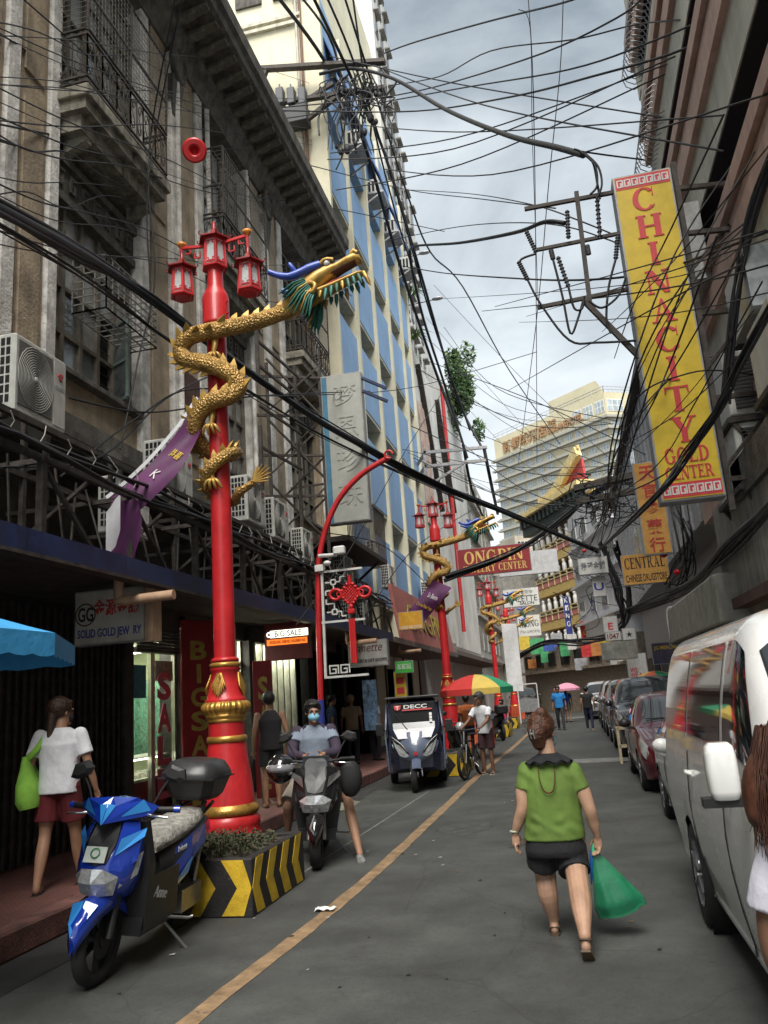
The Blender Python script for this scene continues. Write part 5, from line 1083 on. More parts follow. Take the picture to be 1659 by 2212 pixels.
    yf = s.ys[0]; zc = s.par(yf)[0]
    m_ = MB(); hw = .42 if not suv else .5
    zg = .50 if not (suv or van) else .68
    for k in range(4 if not suv else 5): m_.box(-hw, hw, yf-.012+.012*k*0, yf+.06, zg-.10+k*.045, zg-.075+k*.045)
    m_.build('grille', mChrome if suv else mPlast, t)
    m_ = MB(); m_.box(-.28, .28, yf-.03, yf+.02, zg-.22, zg-.1); m_.build('number_plate', mWhite, t)
    m_ = MB(); m_.box(-.6, .6, yf-.0, yf+.2, .22, .34); m_.build('lower_intake', mPlast, t)
    for sd in (0,):
        m_ = MB(); y_w = (-1.64 if van else (-1.0 if suv else -.88)); z_w = s.pt(y_w, .9, 1).z+.02
        m_.tube([s.pt(y_w, .97, -1)+V((0, 0, .02)), s.pt(y_w+.06, .80, -1)+V((0, -.01, .03))], .01, 5); m_.tube([s.pt(y_w, .97, 1)+V((0, 0, .02)), s.pt(y_w+.06, .86, 1)+V((0, -.01, .03))], .01, 5); m_.build('wiper', mPlast, t)
    return t
GR = 'vehicles parked along the right side'
car('passenger_van', 'large white van at the right edge, nearest parked vehicle', 'van', VAN, (1.62, 5.35, 0), paint('van_white', (.84, .84, .81)), (-1.42, 1.12), .345, GR, van=True)
car('parked_car', 'white car squeezed between the white van and maroon car', 'car', SEDAN, (1.78, 9.95, 0), paint('car_white', (.65, .65, .63)), (-1.28, 1.3), .31, GR)
mr = car('parked_car', 'dark maroon sedan with wide silver headlights facing the camera', 'car', SEDAN, (1.72, 15.3, 0), paint('car_maroon', (.07, .006, .012), .2, .6), (-1.28, 1.3), .31, GR, drl=True)
m_ = MB(); m_.tube([(-.55, -2.06, .34), (-.3, -2.12, .30), (.3, -2.12, .30), (.55, -2.06, .34)], .018, 6); m_.build('chrome_lip', mChrome, mr)
cols = [('suv_black', (.014, .014, .015), 'black SUV with chrome grille parked behind the maroon car', 21.6, SUV, True), ('suv_grey', (.16, .16, .165), 'dark grey SUV parked second behind the maroon car', 26.7, SUV, True), ('suv_silver', (.33, .33, .34), 'silver SUV parked beside woman in black top', 31.6, SUV, True),
        ('suv_black2', (.02, .02, .022), 'black car at far end of the parked row', 36.8, SEDAN, False), ('suv_silver2', (.4, .4, .41), 'silver car facing camera right of the pink umbrella', 43.5, SUV, True)]
for nm, c, lab, yy, st, sv in cols: car('parked_car', lab, 'car', st, (1.80 if yy < 40 else 1.4, yy, 0), paint(nm, c, .2), (-1.4, 1.4) if sv else (-1.28, 1.3), .36 if sv else .31, GR, suv=sv)
car('far_car', 'black car parked left beyond the chevron planters, right of the fourth post', 'car', SUV, (-3.2, 57, 0), paint('suv_black3', (.016, .016, .017), .2), (-1.4, 1.4), .36, None, suv=True)
# white truck far ahead
tk = thing('box_truck', 'small white truck facing camera in the middle distance', 'truck', (-2.4, 72, 0))
m_ = MB(); m_.loft([[(-.85, -2, .5), (.85, -2, .5), (.85, 0, .5), (-.85, 0, .5)], [(-.88, -2.05, 1.1), (.88, -2.05, 1.1), (.88, 0, 1.1), (-.88, 0, 1.1)], [(-.8, -1.7, 2.0), (.8, -1.7, 2.0), (.8, 0, 2.0), (-.8, 0, 2.0)]], sm=False); m_.build('cab', paint('car_white', (.65, .65, .63)), tk)
m_ = MB(); m_.box(-.95, .95, .1, 3.2, .8, 2.3); m_.build('cargo_box', mWhite, tk)
m_ = MB(); m_.add([(-.72, -2.03, 1.25), (.72, -2.03, 1.25), (.68, -1.78, 1.9), (-.68, -1.78, 1.9)], [(0, 1, 2, 3)]); m_.build('windscreen', mWind, tk)
for sd in (-1, 1):
    for wy in (-1.3, 2.2): wheel(tk, sd*.78, wy, .36, .2, sd)
    m_ = MB(); m_.box(*sorted((sd*.5, sd*.8)), -2.08, -2.03, .75, .95); m_.build('headlight', mLens, tk)

# ================================================================ scooters
mBlueS = paint('scooter_blue', (.012, .05, .42), .18); mBlueLt = paint('scooter_light_blue', (.04, .28, .72), .22); mBlkS = paint('scooter_gloss_black', (.012, .012, .013), .14); mBlkM = M('scooter_matt_black', (.02, .02, .021), .45, var=.2); mAlu = M('bare_aluminium', (.35, .35, .34), .35, .8, var=.2)
def two_wheel(t, yf, yr, r_, tw=.095):
    for nm, yy in (('front_wheel', yf), ('rear_wheel', yr)):
        T = MX.Translation((0, yy, r_)) @ MX.Rotation(R(90), 4, 'Y')
        m_ = MB(); m_.lathe([(r_*.72, -tw*.35), (r_*.86, -tw*.5), (r_*.97, -tw*.3), (r_, 0), (r_*.97, tw*.3), (r_*.86, tw*.5), (r_*.72, tw*.35)], 28, T, caps=False); w_ = m_.build(nm, mTyre, t)
        m_ = MB(); m_.lathe([(r_*.74, -.03), (r_*.68, -.02), (r_*.68, .02), (r_*.74, .03)], 24, T, caps=False)
        for k in range(5): a = R(72*k); m_.bar(T @ V((0, 0, 0)), T @ V((r_*.7*math.cos(a), r_*.7*math.sin(a), 0)), .035, .02)
        m_.lathe([(.05, -.05), (.05, .05)], 12, T); m_.lathe([(r_*.42, .035), (r_*.42, .04)], 18, T); m_.build('rim', mRimD, w_)
def tri(name, vs, fs, mat, t, mirror=True):
    m_ = MB(); m_.add(vs, fs)
    mv = [(-x, y, z) for x, y, z in vs]; mf = [f[::-1] for f in fs]
    if mirror and min(abs(v[0]) for v in vs) > .008: MB().add(mv, mf).build(name, mat, t)
    elif mirror: m_.add(mv, mf)
    return m_.build(name, mat, t)
def scooter(label, loc, rz, lean, sc, big):
    root = thing('scooter', label, 'scooter', loc, rz); root.rotation_euler = (0, lean, rz); root.scale = (sc,)*3; t = root
    c1, c2 = (mBlkS, mBlkS) if big else (mBlueS, mBlueLt)
    two_wheel(t, -.66, .64, .275 if not big else .285, .10 if not big else .12)
    m_ = MB()
    for s in (-1, 1): m_.tube([(s*.075, -.66, .28), (s*.07, -.52, .66)], .026, 8)
    m_.build('fork', mBlkM if not big else mAlu, t)
    # front mudguard: faceted wedge with a ridge
    ys = [(-.98, .36, .0), (-.95, .44, .05), (-.84, .535, .09), (-.64, .57, .09), (-.44, .48, .085), (-.36, .38, .06)]
    m_ = MB(); m_.loft([[(-w_, y, z-.10), (-w_*.95, y, z-.02), (0, y-.02, z+.015), (w_*.95, y, z-.02), (w_, y, z-.10), (0, y+.03, z-.06)] for y, z, w_ in [(a, b, max(c, .012)) for a, b, c in ys]], sm=True); fg = m_.build('front_mudguard', c1, t)
    tri('mudguard_flash', [(0.004, -1.0, .37), (.05, -.955, .44), (.088, -.85, .53), (.004, -.865, .557)], [(0, 1, 2, 3)], c2, fg)
    # nose: headlamp below, black centre panel, coloured side panels
    def sec(z, y, w_, d, bev=.5): return [(-w_, y+d, z), (-w_*.96, y+d*.45, z), (-w_*bev, y+.02, z), (0, y, z), (w_*bev, y+.02, z), (w_*.96, y+d*.45, z), (w_, y+d, z)]
    k = 1.12 if big else 1.
    nose = [sec(.50, -.56, .10*k, .10), sec(.56, -.72, .15*k, .2), sec(.64, -.80, .18*k, .26), sec(.74, -.775, .195*k, .26), sec(.86, -.70, .19*k, .22), sec(.97, -.615, .16*k, .16), sec(1.02, -.57, .12*k, .10)]
    m_ = MB(); m_.loft([[V(p) for p in r_]+[V((r_[-1][0], -.40, r_[-1][2])), V((r_[0][0], -.40, r_[0][2]))] for r_ in nose], sm=True); ns = m_.build('front_cowl', c1 if not big else mBlkM, t)
    e = .012
    tri('headlight', [(.0, -.755-e, .55), (.115*k, -.71-e, .56), (.15*k, -.725-e, .675), (.075*k, -.795-e, .73), (.0, -.80-e, .73), (0, -.812-e, .64), (.095*k, -.79-e, .645)], [(0, 1, 6, 5), (1, 2, 6), (6, 2, 3), (5, 6, 3, 4)], mLens, ns)
    tri('side_lamp', [(.14*k, -.70-e, .60), (.185*k+e, -.56, .66), (.20*k+e, -.52, .80), (.155*k, -.66-e, .74)], [(0, 1, 2, 3)], mLens, ns)
    tri('centre_panel', [(0, -.70-e, .86), (.10*k, -.685-e, .88), (.085*k, -.60-e, 1.0), (0, -.585-e, 1.0), (0, -.775-e, .745), (.07*k, -.755-e, .76)], [(0, 1, 2, 3), (4, 5, 1, 0)], mBlkM, ns)
    tri('side_panel', [(.09*k, -.755-e, .72), (.11*k, -.69-e, .88), (.10*k, -.60-e, 1.0), (.165*k+e, -.53, .98), (.2*k+e, -.58, .86), (.2*k+e, -.60, .76), (.15*k, -.70-e, .70)], [(0, 1, 4, 5, 6), (1, 2, 3, 4)], c1, ns)
    tri('nose_flash', [(.11*k, -.71-2*e, .80), (.125*k, -.66-2*e, .90), (.205*k+2*e, -.53, .95), (.21*k+2*e, -.57, .90)], [(0, 1, 2, 3)], c2 if not big else mAlu, ns)
    if big:
        m_ = MB(); m_.loft([[(-w_, y+.05, z), (0, y, z), (w_, y+.05, z), (w_*.9, y+.07, z), (0, y+.015, z), (-w_*.9, y+.07, z)] for w_, y, z in ((.12, -.70, .86), (.13, -.66, .95), (.11, -.59, 1.05), (.08, -.56, 1.08))], sm=False); m_.build('windshield', M('smoked_screen', (.10, .105, .11), .06, var=.1, coat=1.), t)
        tri('nose_trim', [(.02, -.83, .62), (.19, -.62, .72), (.22, -.56, .80), (.215, -.57, .775), (.03, -.835, .60)], [(0, 1, 2, 3, 4)], mAlu, ns)
    else:
        m_ = MB(MX.Translation((-.005, -.768, .81)) @ MX.Rotation(R(90-25), 4, 'X')); m_.box(-.075, .075, -.05, .05, 0, .006); st_ = m_.build('sticker', M('sticker_white', (.5, .55, .5), .5, var=.2), ns)
        m_ = MB(MX.Translation((-.005, -.772, .82)) @ MX.Rotation(R(90-25), 4, 'X')); m_.lathe([(.026, 0), (.034, .002), (.034, .004), (.026, .005)], 16, m_.T, caps=False); m_.build('sticker_ring', M('sticker_green', (.03, .2, .08), .5), ns)
    # leg shield, floor, body
    m_ = MB(); m_.loft([[(-.2*k, -.50, .98), (.2*k, -.50, .98), (.2*k, -.42, .98), (-.2*k, -.42, .98)], [(-.24*k, -.47, .7), (.24*k, -.47, .7), (.24*k, -.38, .7), (-.24*k, -.38, .7)], [(-.2, -.42, .32), (.2, -.42, .32), (.2, -.30, .30), (-.2, -.30, .30)]], sm=False); m_.build('leg_shield', mBlkM, t)
    m_ = MB(); m_.loft([[(-.19, -.44, .24), (.19, -.44, .24), (.2, -.44, .36), (-.2, -.44, .36)], [(-.17, .1, .22), (.17, .1, .22), (.19, .1, .36 if not big else .6), (-.19, .1, .36 if not big else .6)]], sm=False); m_.build('floor_board', mBlkM, t)
    def bsec(y, w_, z0, z1): return [(-w_*.6, y, z0), (w_*.6, y, z0), (w_, y, lerp(z0, z1, .35)), (w_*1.02, y, lerp(z0, z1, .75)), (w_*.8, y, z1), (-w_*.8, y, z1), (-w_*1.02, y, lerp(z0, z1, .75)), (-w_, y, lerp(z0, z1, .35))]
    m_ = MB(); m_.loft([bsec(-.02, .12, .34, .66), bsec(.1, .165, .34, .74), bsec(.35, .19, .42, .78), bsec(.65, .17, .56, .80), bsec(.9, .10, .66, .82), bsec(.98, .05, .72, .80)], sm=True); bd = m_.build('body_panel', mBlkM, t)
    tri('side_fairing', [(.172, .06, .46), (.20, .34, .58), (.185, .64, .66), (.11, .92, .72), (.11, .9, .80), (.172, .66, .80), (.19, .36, .77), (.16, .12, .70)], [(0, 1, 6, 7), (1, 2, 5, 6), (2, 3, 4, 5)], c1, bd)
    tri('side_flash', [(.178, .04, .40), (.2, .30, .50), (.206, .36, .60), (.202, .33, .60), (.19, .1, .47)], [(0, 1, 2, 3, 4)], c2, bd)
    m_ = MB(); m_.loft([[(x*w_, y, z) for x, z in ((-1, z0), (1, z0), (1.05, z0+.05), (.8, z1), (0, z1+.012), (-.8, z1), (-1.05, z0+.05))] for y, w_, z0, z1 in ((-.08, .10, .70, .78), (.05, .15, .735, .84), (.35, .165, .76, .86), (.55, .15, .78, .88), (.75, .12, .80, .90), (.8, .08, .81, .87))]); m_.build('seat', M('grey_plush_seat', (.30, .29, .26), .95, var=.35, scale=14, bump=1., bscale=40) if not big else mBlkM, t)
    # handlebar with cowl
    m_ = MB()
    if not big:
        cv = [(0, -.74, .985), (.20, -.60, 1.055), (.17, -.52, 1.13), (0, -.60, 1.16), (.27, -.50, 1.04), (.24, -.47, 1.10)]
        tri('handlebar_cowl', [(0, -.735, .99), (.055, -.66, 1.10), (.20, -.56, 1.13), (.285, -.49, 1.085), (.24, -.52, 1.03), (0, -.60, 1.15), (.1, -.45, 1.13), (.0, -.45, 1.14)], [(0, 4, 2, 1), (4, 3, 2), (0, 1, 5), (1, 2, 6, 5), (5, 6, 7), (2, 3, 6)], c1, t)
        tri('cowl_flash', [(0.002, -.745, .985), (.002, -.668, 1.112), (.058, -.664, 1.106)], [(0, 2, 1)], c2, t); tri('cowl_flash', [(.09, -.655, 1.03), (.205, -.562, 1.136), (.245, -.525, 1.06)], [(0, 2, 1)], c2, t)
        m_.box(-.17, .17, -.56, -.44, 1.0, 1.07)
    else: m_.box(-.14, .14, -.52, -.42, 1.0, 1.1)
    for s in (-1, 1): m_.tube([(s*.1, -.5, 1.04), (s*.30, -.46, 1.06), (s*.34, -.44, 1.06)], .014, 8)
    hb = m_.build('handlebar', mBlkM, t)
    for s in (-1, 1):
        m_ = MB(); m_.tube([(s*.25, -.47, 1.06), (s*.37, -.43, 1.06)], .021, 10); m_.build('grip', mBlack, hb)
        m_ = MB(); m_.tube([(s*.37, -.43, 1.06), (s*.41, -.42, 1.06)], .023, 10); m_.build('bar_end', c1 if not big else mBlkM, hb)
        m_ = MB(); m_.tube([(s*.2, -.51, 1.03), (s*.27, -.555, 1.03), (s*.37, -.53, 1.02)], [.012, .01, .008], 6); m_.build('brake_lever', mChrome, hb)
        m_ = MB(); m_.tube([(s*.22, -.46, 1.07), (s*.27, -.44, 1.18), (s*.32, -.43, 1.26)], .009, 6); T = MX.Translation((s*.35, -.43, 1.30)) @ MX.Rotation(R(18)*s, 4, 'Y'); m_.loft([[tuple(T @ V((x*f, d, z*f))) for x, z in ((-.085, -.03), (-.04, -.055), (.06, -.05), (.10, -.01), (.07, .05), (-.03, .05))] for d, f in ((-.03, .6), (-.012, 1), (.012, 1))], sm=False); m_.build('mirror', mPlast, t)
    # rear end
    m_ = MB(); m_.box(.05, .16, .3, .68, .2, .36); m_.tube([(-.14, .35, .24), (-.15, .6, .27), (-.17, .95, .33)], [.03, .055, .06], 10); m_.tube([(.1, .64, .28), (.1, .75, .62)], .02, 6); m_.build('engine', mAlu, t)
    m_ = MB(); m_.loft([[(-.07, y, z), (.07, y, z), (.06, y+.01, z+.02), (-.06, y+.01, z+.02)] for y, z in ((.5, .6), (.75, .6), (.98, .48), (1.03, .36))], sm=False); m_.build('rear_mudguard', mBlkM, t)
    m_ = MB(); m_.tube([(.12, .05, .22), (.3, .12, .015)], .013, 6); m_.tube([(.14, -.05, .27), (.3, .1, .23), (.33, .12, .24)], .012, 6); m_.build('side_stand', mAlu, t)
    if not big:
        m_ = MB()
        for s in (-1, 1): m_.tube([(s*.1, .62, .82), (s*.12, .85, .90), (s*.1, .98, .92)], .016, 6); m_.bar((s*.1, .72, .84), (s*.12, .75, .96), .03)
        m_.build('carrier', mBlkM, t)
        def rr(w_, y0, y1, z, c=.07): return [(-w_+c, y0, z), (w_-c, y0, z), (w_, y0+c, z), (w_, y1-c, z), (w_-c, y1, z), (-w_+c, y1, z), (-w_, y1-c, z), (-w_, y0+c, z)]
        m_ = MB(); m_.loft([rr(.16, .68, 1.0, .965), rr(.19, .65, 1.04, 1.0), rr(.225, .60, 1.09, 1.12), rr(.232, .59, 1.10, 1.135)], sm=False); tb = m_.build('top_box', M('top_box_plastic', (.021, .021, .022), .42, var=.15), t)
        m_ = MB(); m_.loft([rr(.235, .585, 1.105, 1.14), rr(.235, .585, 1.105, 1.165), rr(.225, .60, 1.09, 1.2), rr(.19, .64, 1.05, 1.265), rr(.14, .70, 1.0, 1.285)], sm=True); m_.build('lid', M('top_box_lid', (.026, .026, .027), .38, var=.15), tb)
        m_ = MB(); m_.box(-.238, .238, .58, 1.108, 1.134, 1.142); m_.build('seam', mBlack, tb)
        text('decal', 'Anne', LEFTWALL(.208, -.2, .47) @ MX.Rotation(R(-14), 4, 'Z'), .075, M('decal_silver', (.5, .5, .5), .4), t, width=.22, ext=.003, shear=.35)
        text('decal', 'freshstick', LEFTWALL(.2, .16, .70), .035, M('decal_silver', (.5, .5, .5), .4), t, width=.16, ext=.004)
        m_ = MB(); m_.box(.2, .207, -.42, .1, .27, .6); m_.build('side_cover', mBlkM, t)
    else:
        # black helmet hung on the mirror, satchel on the handle
        h_ = MB(); h_.ball((-.38, -.47, .98), .155, 16, sy=1.12, sz=1.0); hm = h_.build('helmet', mBlkS, t); h_ = MB(); h_.ball((-.38, -.50, .99), .158, 14, sy=1.02, sz=.5); h_.build('visor', M('visor_smoke', (.2, .2, .21), .08, coat=1.), hm)
        h_ = MB(); h_.ball((.36, -.42, .85), .13, 12, sz=1.5, sy=.7); h_.build('handle_bag', M('black_nylon', (.012, .012, .013), .7, var=.2), t)
    return root
scooter('blue scooter with grey plush seat and black top box at the kerb, lower left', (-3.33, 5.93, 0), R(3), R(5), 1.02, False)
BSX = scooter('glossy black scooter ridden by the masked man beside the planter', (-3.02, 9.38, 0), R(14), R(2), 1.03, True)
# ================================================================ three-wheeler
TW = thing('cargo_tricycle', 'dark blue enclosed three-wheeler with silver nose parked on the left', 'tricycle', (-3.12, 16.1, 0), R(10))
mNavyP = paint('tricycle_navy', (.014, .017, .034), .22, .5); mSilB = paint('tricycle_silver_blue', (.11, .135, .2), .24)
def csec(y, w0, w1, z0, z1): return [(-w0, y, z0), (w0, y, z0), (w0*1.04, y, lerp(z0, z1, .35)), (w1, y, z1*.96), (w1*.85, y, z1), (-w1*.85, y, z1), (-w1, y, z1*.96), (-w0*1.04, y, lerp(z0, z1, .35))]
m_ = MB(); m_.loft([csec(-.95, .30, .36, .42, .95), csec(-.82, .44, .46, .34, 1.12), csec(-.62, .5, .47, .32, 1.62), csec(-.3, .52, .47, .32, 1.66), csec(.75, .53, .47, .32, 1.66), csec(.82, .52, .46, .36, 1.6)], sm=False); m_.build('cab', mNavyP, TW)
m_ = MB(); m_.add([(-.40, -.835, 1.06), (.40, -.835, 1.06), (.42, -.655, 1.58), (-.42, -.655, 1.58)], [(0, 1, 2, 3)]); wsn = m_.build('windscreen', M('dark_windscreen', (.008, .009, .01), .4, var=.1, ior=1.15), TW)
m_ = MB(); m_.loft([[(-w_, y+.12, z), (-w_*.6, y, z), (0, y-.06, z), (w_*.6, y, z), (w_, y+.12, z)] for w_, y, z in ((.16, -.98, .52), (.34, -1.03, .62), (.43, -1.0, .82), (.44, -.9, .98), (.42, -.84, 1.06))], caps=False, closed=False, sm=True); m_.build('nose_panel', mSilB, TW)
for s in (-1, 1):
    m_ = MB(); m_.loft([[(s*.13, -1.075, .64), (s*.2, -1.04, .62), (s*.3, -1.0, .66)], [(s*.15, -1.07, .70), (s*.26, -1.03, .72), (s*.37, -.97, .80)], [(s*.27, -1.03, .82), (s*.34, -1.0, .86), (s*.41, -.94, .94)]], caps=False, closed=False, sm=False); m_.build('headlight', mLens, TW)
    m_ = MB(); m_.tube([(s*.14, -1.07, .70), (s*.26, -1.02, .86), (s*.42, -.92, .98)], .022, 6); m_.build('headlight_brow', mBlkS, TW)
    m_ = MB(); m_.add([(s*.515, -.58, .42), (s*.535, .45, .42), (s*.545, .45, .95), (s*.535, -.65, .95)], [(0, 1, 2, 3)]); m_.build('door', mNavyP, TW)
    m_ = MB(); m_.add([(s*.535, -.5, 1.02), (s*.545, .38, 1.02), (s*.495, .36, 1.54), (s*.5, -.4, 1.54)], [(0, 1, 2, 3)]); m_.build('door_window', mTint, TW)
    m_ = MB(); m_.tube([(s*.52, -.58, .36), (s*.55, -.66, .98), (s*.5, -.5, 1.58), (s*.5, .42, 1.58), (s*.55, .48, .98), (s*.53, .46, .38), (s*.52, -.58, .36)], .02, 6); m_.build('door_frame', mSilB, TW)
    m_ = MB(); m_.tube([(s*.5, -.66, 1.1), (s*.62, -.74, 1.12)], .014, 6); m_.box(*sorted((s*.58, s*.72)), -.78, -.73, 1.02, 1.24, b=.01); m_.build('mirror', mPlast, TW)
    wheel(TW, s*.5, .88, .28, .14, s, mRim)
    m_ = MB(); m_.loft([[(s*.44, .88+.34*math.cos(a), .28+.34*math.sin(a)), (s*.6, .88+.34*math.cos(a), .28+.34*math.sin(a)), (s*.6, .88+.36*math.cos(a), .28+.36*math.sin(a)), (s*.44, .88+.36*math.cos(a), .28+.36*math.sin(a))] for a in [R(10+16*k) for k in range(11)]], sm=False); m_.build('mudguard', mBlkM, TW)
m_ = MB(); m_.box(-.5, .5, .82, 1.75, .40, .46); m_.box(-.5, -.46, .82, 1.75, .46, .8); m_.box(.46, .5, .82, 1.75, .46, .8); m_.box(-.5, .5, 1.71, 1.75, .46, .8); m_.build('cargo_bed', mNavyP, TW)
m_ = MB(); m_.box(-.52, .52, -.74, .86, 1.665, 1.71, b=.015); m_.build('roof', mPlast, TW)
wheel(TW, -.06, -.98, .27, .11, -1, mRim, 'front_wheel')
m_ = MB(); m_.tube([(-.09, -.98, .27), (-.09, -.85, .62)], .02, 8); m_.tube([(.09, -.98, .27), (.09, -.85, .62)], .02, 8); m_.build('fork', mChrome, TW)
m_ = MB(); m_.loft([[(-.08, -.98+.31*math.cos(a), .28+.31*math.sin(a)), (.08, -.98+.31*math.cos(a), .28+.31*math.sin(a)), (.0, -.98+.345*math.cos(a), .28+.345*math.sin(a))] for a in [R(55+12*k) for k in range(9)]], sm=False); m_.build('front_mudguard', mSilB, TW)
TWF = frame((0, -.70, 1.51), (1, 0, 0), (0, .33, .94)) @ MX.Translation((0, 0, .012))
text('lettering', 'DECC', TWF @ MX.Translation((.05, .0, 0)), .075, M('sticker_silver', (.55, .55, .55), .4), TW, width=.44, ext=.003, bold=.02)
m_ = MB(TWF); m_.box(-.2, .36, -.075, -.05, 0, .003); m_.build('red_stripe', mRedS, TW)
m_ = MB(TWF); m_.poly([(-.36, .035), (-.22, .035), (-.24, -.04), (-.29, -.065), (-.34, -.04)], .004); m_.build('emblem', mRedS, TW)
text('emblem_letter', 'T', TWF @ MX.Translation((-.29, -.01, .004)), .07, mWhite, TW, ext=.002, bold=.02)
m_ = MB(); m_.tube([(-.05, -.86, 1.0), (-.34, -.74, 1.40)], .008, 5); m_.build('wiper', mPlast, TW)
m_ = MB(TWF); 
for q in range(3): m_.box(.30, .35, -.19-q*.065, -.135-q*.065, 0, .003)
m_.build('stickers', mWhite, TW)
m_ = MB(); m_.poly([(-.03, .03), (.03, .03), (.03, -.03), (-.03, -.03)], .01, FACECAM(0, -1.1, .68)); m_.build('badge', mRedS, TW)
# ================================================================ bicycle and motorcycles further on
BK = thing('bicycle', 'black mountain bike held by the man in white shirt', 'bicycle', (-2.2, 17.25, 0), R(-12))
for yy, nm in ((-.5, 'front_wheel'), (.52, 'rear_wheel')):
    m_ = MB(); T = MX.Translation((0, yy, .33)) @ MX.Rotation(R(90), 4, 'Y'); m_.lathe([(.285, -.02), (.31, -.035), (.33, 0), (.31, .035), (.285, .02)], 28, T, caps=False); w_ = m_.build(nm, mTyre, BK)
    m_ = MB(); m_.lathe([(.28, -.012), (.285, .012)], 24, T, caps=False)
    for k in range(14): a = R(360/14*k); m_.tube([T @ V((0, 0, 0)), T @ V((.28*math.cos(a), .28*math.sin(a), 0))], .003, 3)
    m_.build('rim', mRimD, w_)
m_ = MB()
for a, b_, r_ in (((0, -.36, .82), (0, .08, .32), .022), ((0, -.34, .74), (0, .14, .72), .02), ((0, .08, .32), (0, .17, .82), .019), ((0, .16, .7), (0, .52, .33), .012), ((0, .08, .32), (0, .52, .33), .012)): m_.tube([a, b_], r_, 8)
m_.build('frame', mBlkM, BK)
m_ = MB()
for s in (-1, 1): m_.tube([(s*.05, -.5, .33), (s*.05, -.40, .68)], .018, 7)
m_.tube([(0, -.40, .68), (0, -.34, .95)], .02, 7); m_.build('fork', mAlu, BK)
m_ = MB(); m_.tube([(-.34, -.28, .98), (-.1, -.36, .96), (.1, -.36, .96), (.34, -.28, .98)], .014, 7); m_.tube([(-.34, -.28, .98), (-.36, -.33, 1.05)], .012, 6); m_.build('handlebar', mBlkM, BK)
m_ = MB(); m_.loft([[(x*w_, y, z) for x, z in ((-1, .83), (1, .83), (.8, .87), (-.8, .87))] for y, w_ in ((-.02, .02), (.1, .04), (.24, .08), (.28, .07))]); m_.build('saddle', mBlack, BK)
m_ = MB(); m_.tube([(0, .08, .32), (.13, .05, .2)], .012, 5); m_.tube([(0, .08, .32), (-.13, .12, .44)], .012, 5); m_.lathe([(.09, -.01), (.09, .01)], 16, MX.Translation((.03, .08, .32)) @ MX.Rotation(R(90), 4, 'Y')); m_.build('crank', mAlu, BK)
def moto(label, loc, rz, box=True):
    t = thing('motorcycle', label, 'motorcycle', loc, rz, 'motorcycles parked on the left'); two_wheel(t, -.64, .62, .29, .1)
    m_ = MB(); m_.loft([[(-w_, y, z0), (w_, y, z0), (w_, y, z1), (-w_, y, z1)] for y, w_, z0, z1 in ((-.45, .1, .5, .95), (-.2, .14, .4, .75), (.1, .15, .4, .74), (.6, .12, .6, .8), (.85, .06, .7, .82))], sm=False); m_.build('body', mBlkS, t)
    m_ = MB(); m_.loft([[(-.1, y, z), (.1, y, z), (.08, y, z+.08), (-.08, y, z+.08)] for y, z in ((0, .74), (.4, .8), (.7, .82))]); m_.build('seat', mBlack, t)
    m_ = MB(); m_.tube([(-.34, -.35, 1.02), (0, -.45, .98), (.34, -.35, 1.02)], .018, 6); m_.tube([(0, -.64, .3), (0, -.42, 1.0)], .03, 7); m_.tube([(.25, -.36, 1.02), (.3, -.34, 1.2)], .008, 4); m_.ball((.32, -.34, 1.24), .06, 8, sy=.3); m_.tube([(-.25, -.36, 1.02), (-.3, -.34, 1.2)], .008, 4); m_.ball((-.32, -.34, 1.24), .06, 8, sy=.3); m_.build('handlebar', mBlkM, t)
    if box: m_ = MB(); m_.box(-.2, .2, .55, .95, .9, 1.2, b=.05); m_.build('top_box', mBlkM, t)
    else: m_ = MB(); m_.ball((0, -.5, .9), .12, 10); m_.build('headlamp', mLens, t)
    m_ = MB(); m_.box(-.12, .12, -.1, .3, .22, .45); m_.tube([(.14, .1, .25), (.16, .8, .35)], .05, 8); m_.build('engine', mAlu, t)
    return t
moto('black motorcycle with top box parked beside the person in pink', (-2.75, 29.4, 0), R(200))
moto('motorcycle with white and black helmet on its mirror under the umbrella', (-2.95, 20.6, 0), R(20), False)
moto('motorcycle parked at the far end past the chevron planters', (-2.4, 50.5, 0), R(15), False)
# ================================================================ people
def skinmat(name, c): return M(name, c, .5, var=.12, scale=9, bump=.05, bscale=90)
mSkinW = skinmat('skin_light_tan', (.42, .25, .165)); mSkinM = skinmat('skin_tan', (.33, .18, .11)); mSkinD = skinmat('skin_brown', (.17, .085, .05))
def hairmat(name, c): return M(name, c, .42, var=.45, scale=22, bump=.6, bscale=70)
mHairR = hairmat('auburn_hair', (.085, .032, .016)); mHairB = hairmat('black_hair', (.013, .011, .010)); mHairBr = hairmat('brown_hair', (.045, .022, .013))
def cloth(name, c, b=.5): return M(name, c, .85, var=.16, scale=5, bump=b, bscale=11)
DG = None
def melt(mb, name, mats, parent, voxel=.008, smooth=4):
    """fuse overlapping closed shapes into one continuous surface"""
    me = mb.mesh('tmp', mats); o = bpy.data.objects.new('tmp', me); COL.objects.link(o)
    r_ = o.modifiers.new('r', 'REMESH'); r_.mode = 'VOXEL'; r_.voxel_size = voxel; r_.use_smooth_shade = True
    s_ = o.modifiers.new('s', 'SMOOTH'); s_.factor = .5; s_.iterations = smooth
    dg = bpy.context.evaluated_depsgraph_get(); m2 = bpy.data.meshes.new_from_object(o.evaluated_get(dg)); bpy.data.objects.remove(o)
    m2.name = name
    n = len(m2.polygons); m2.polygons.foreach_set('material_index', [0]*n); m2.polygons.foreach_set('use_smooth', [True]*n)
    return link(name, m2, parent)
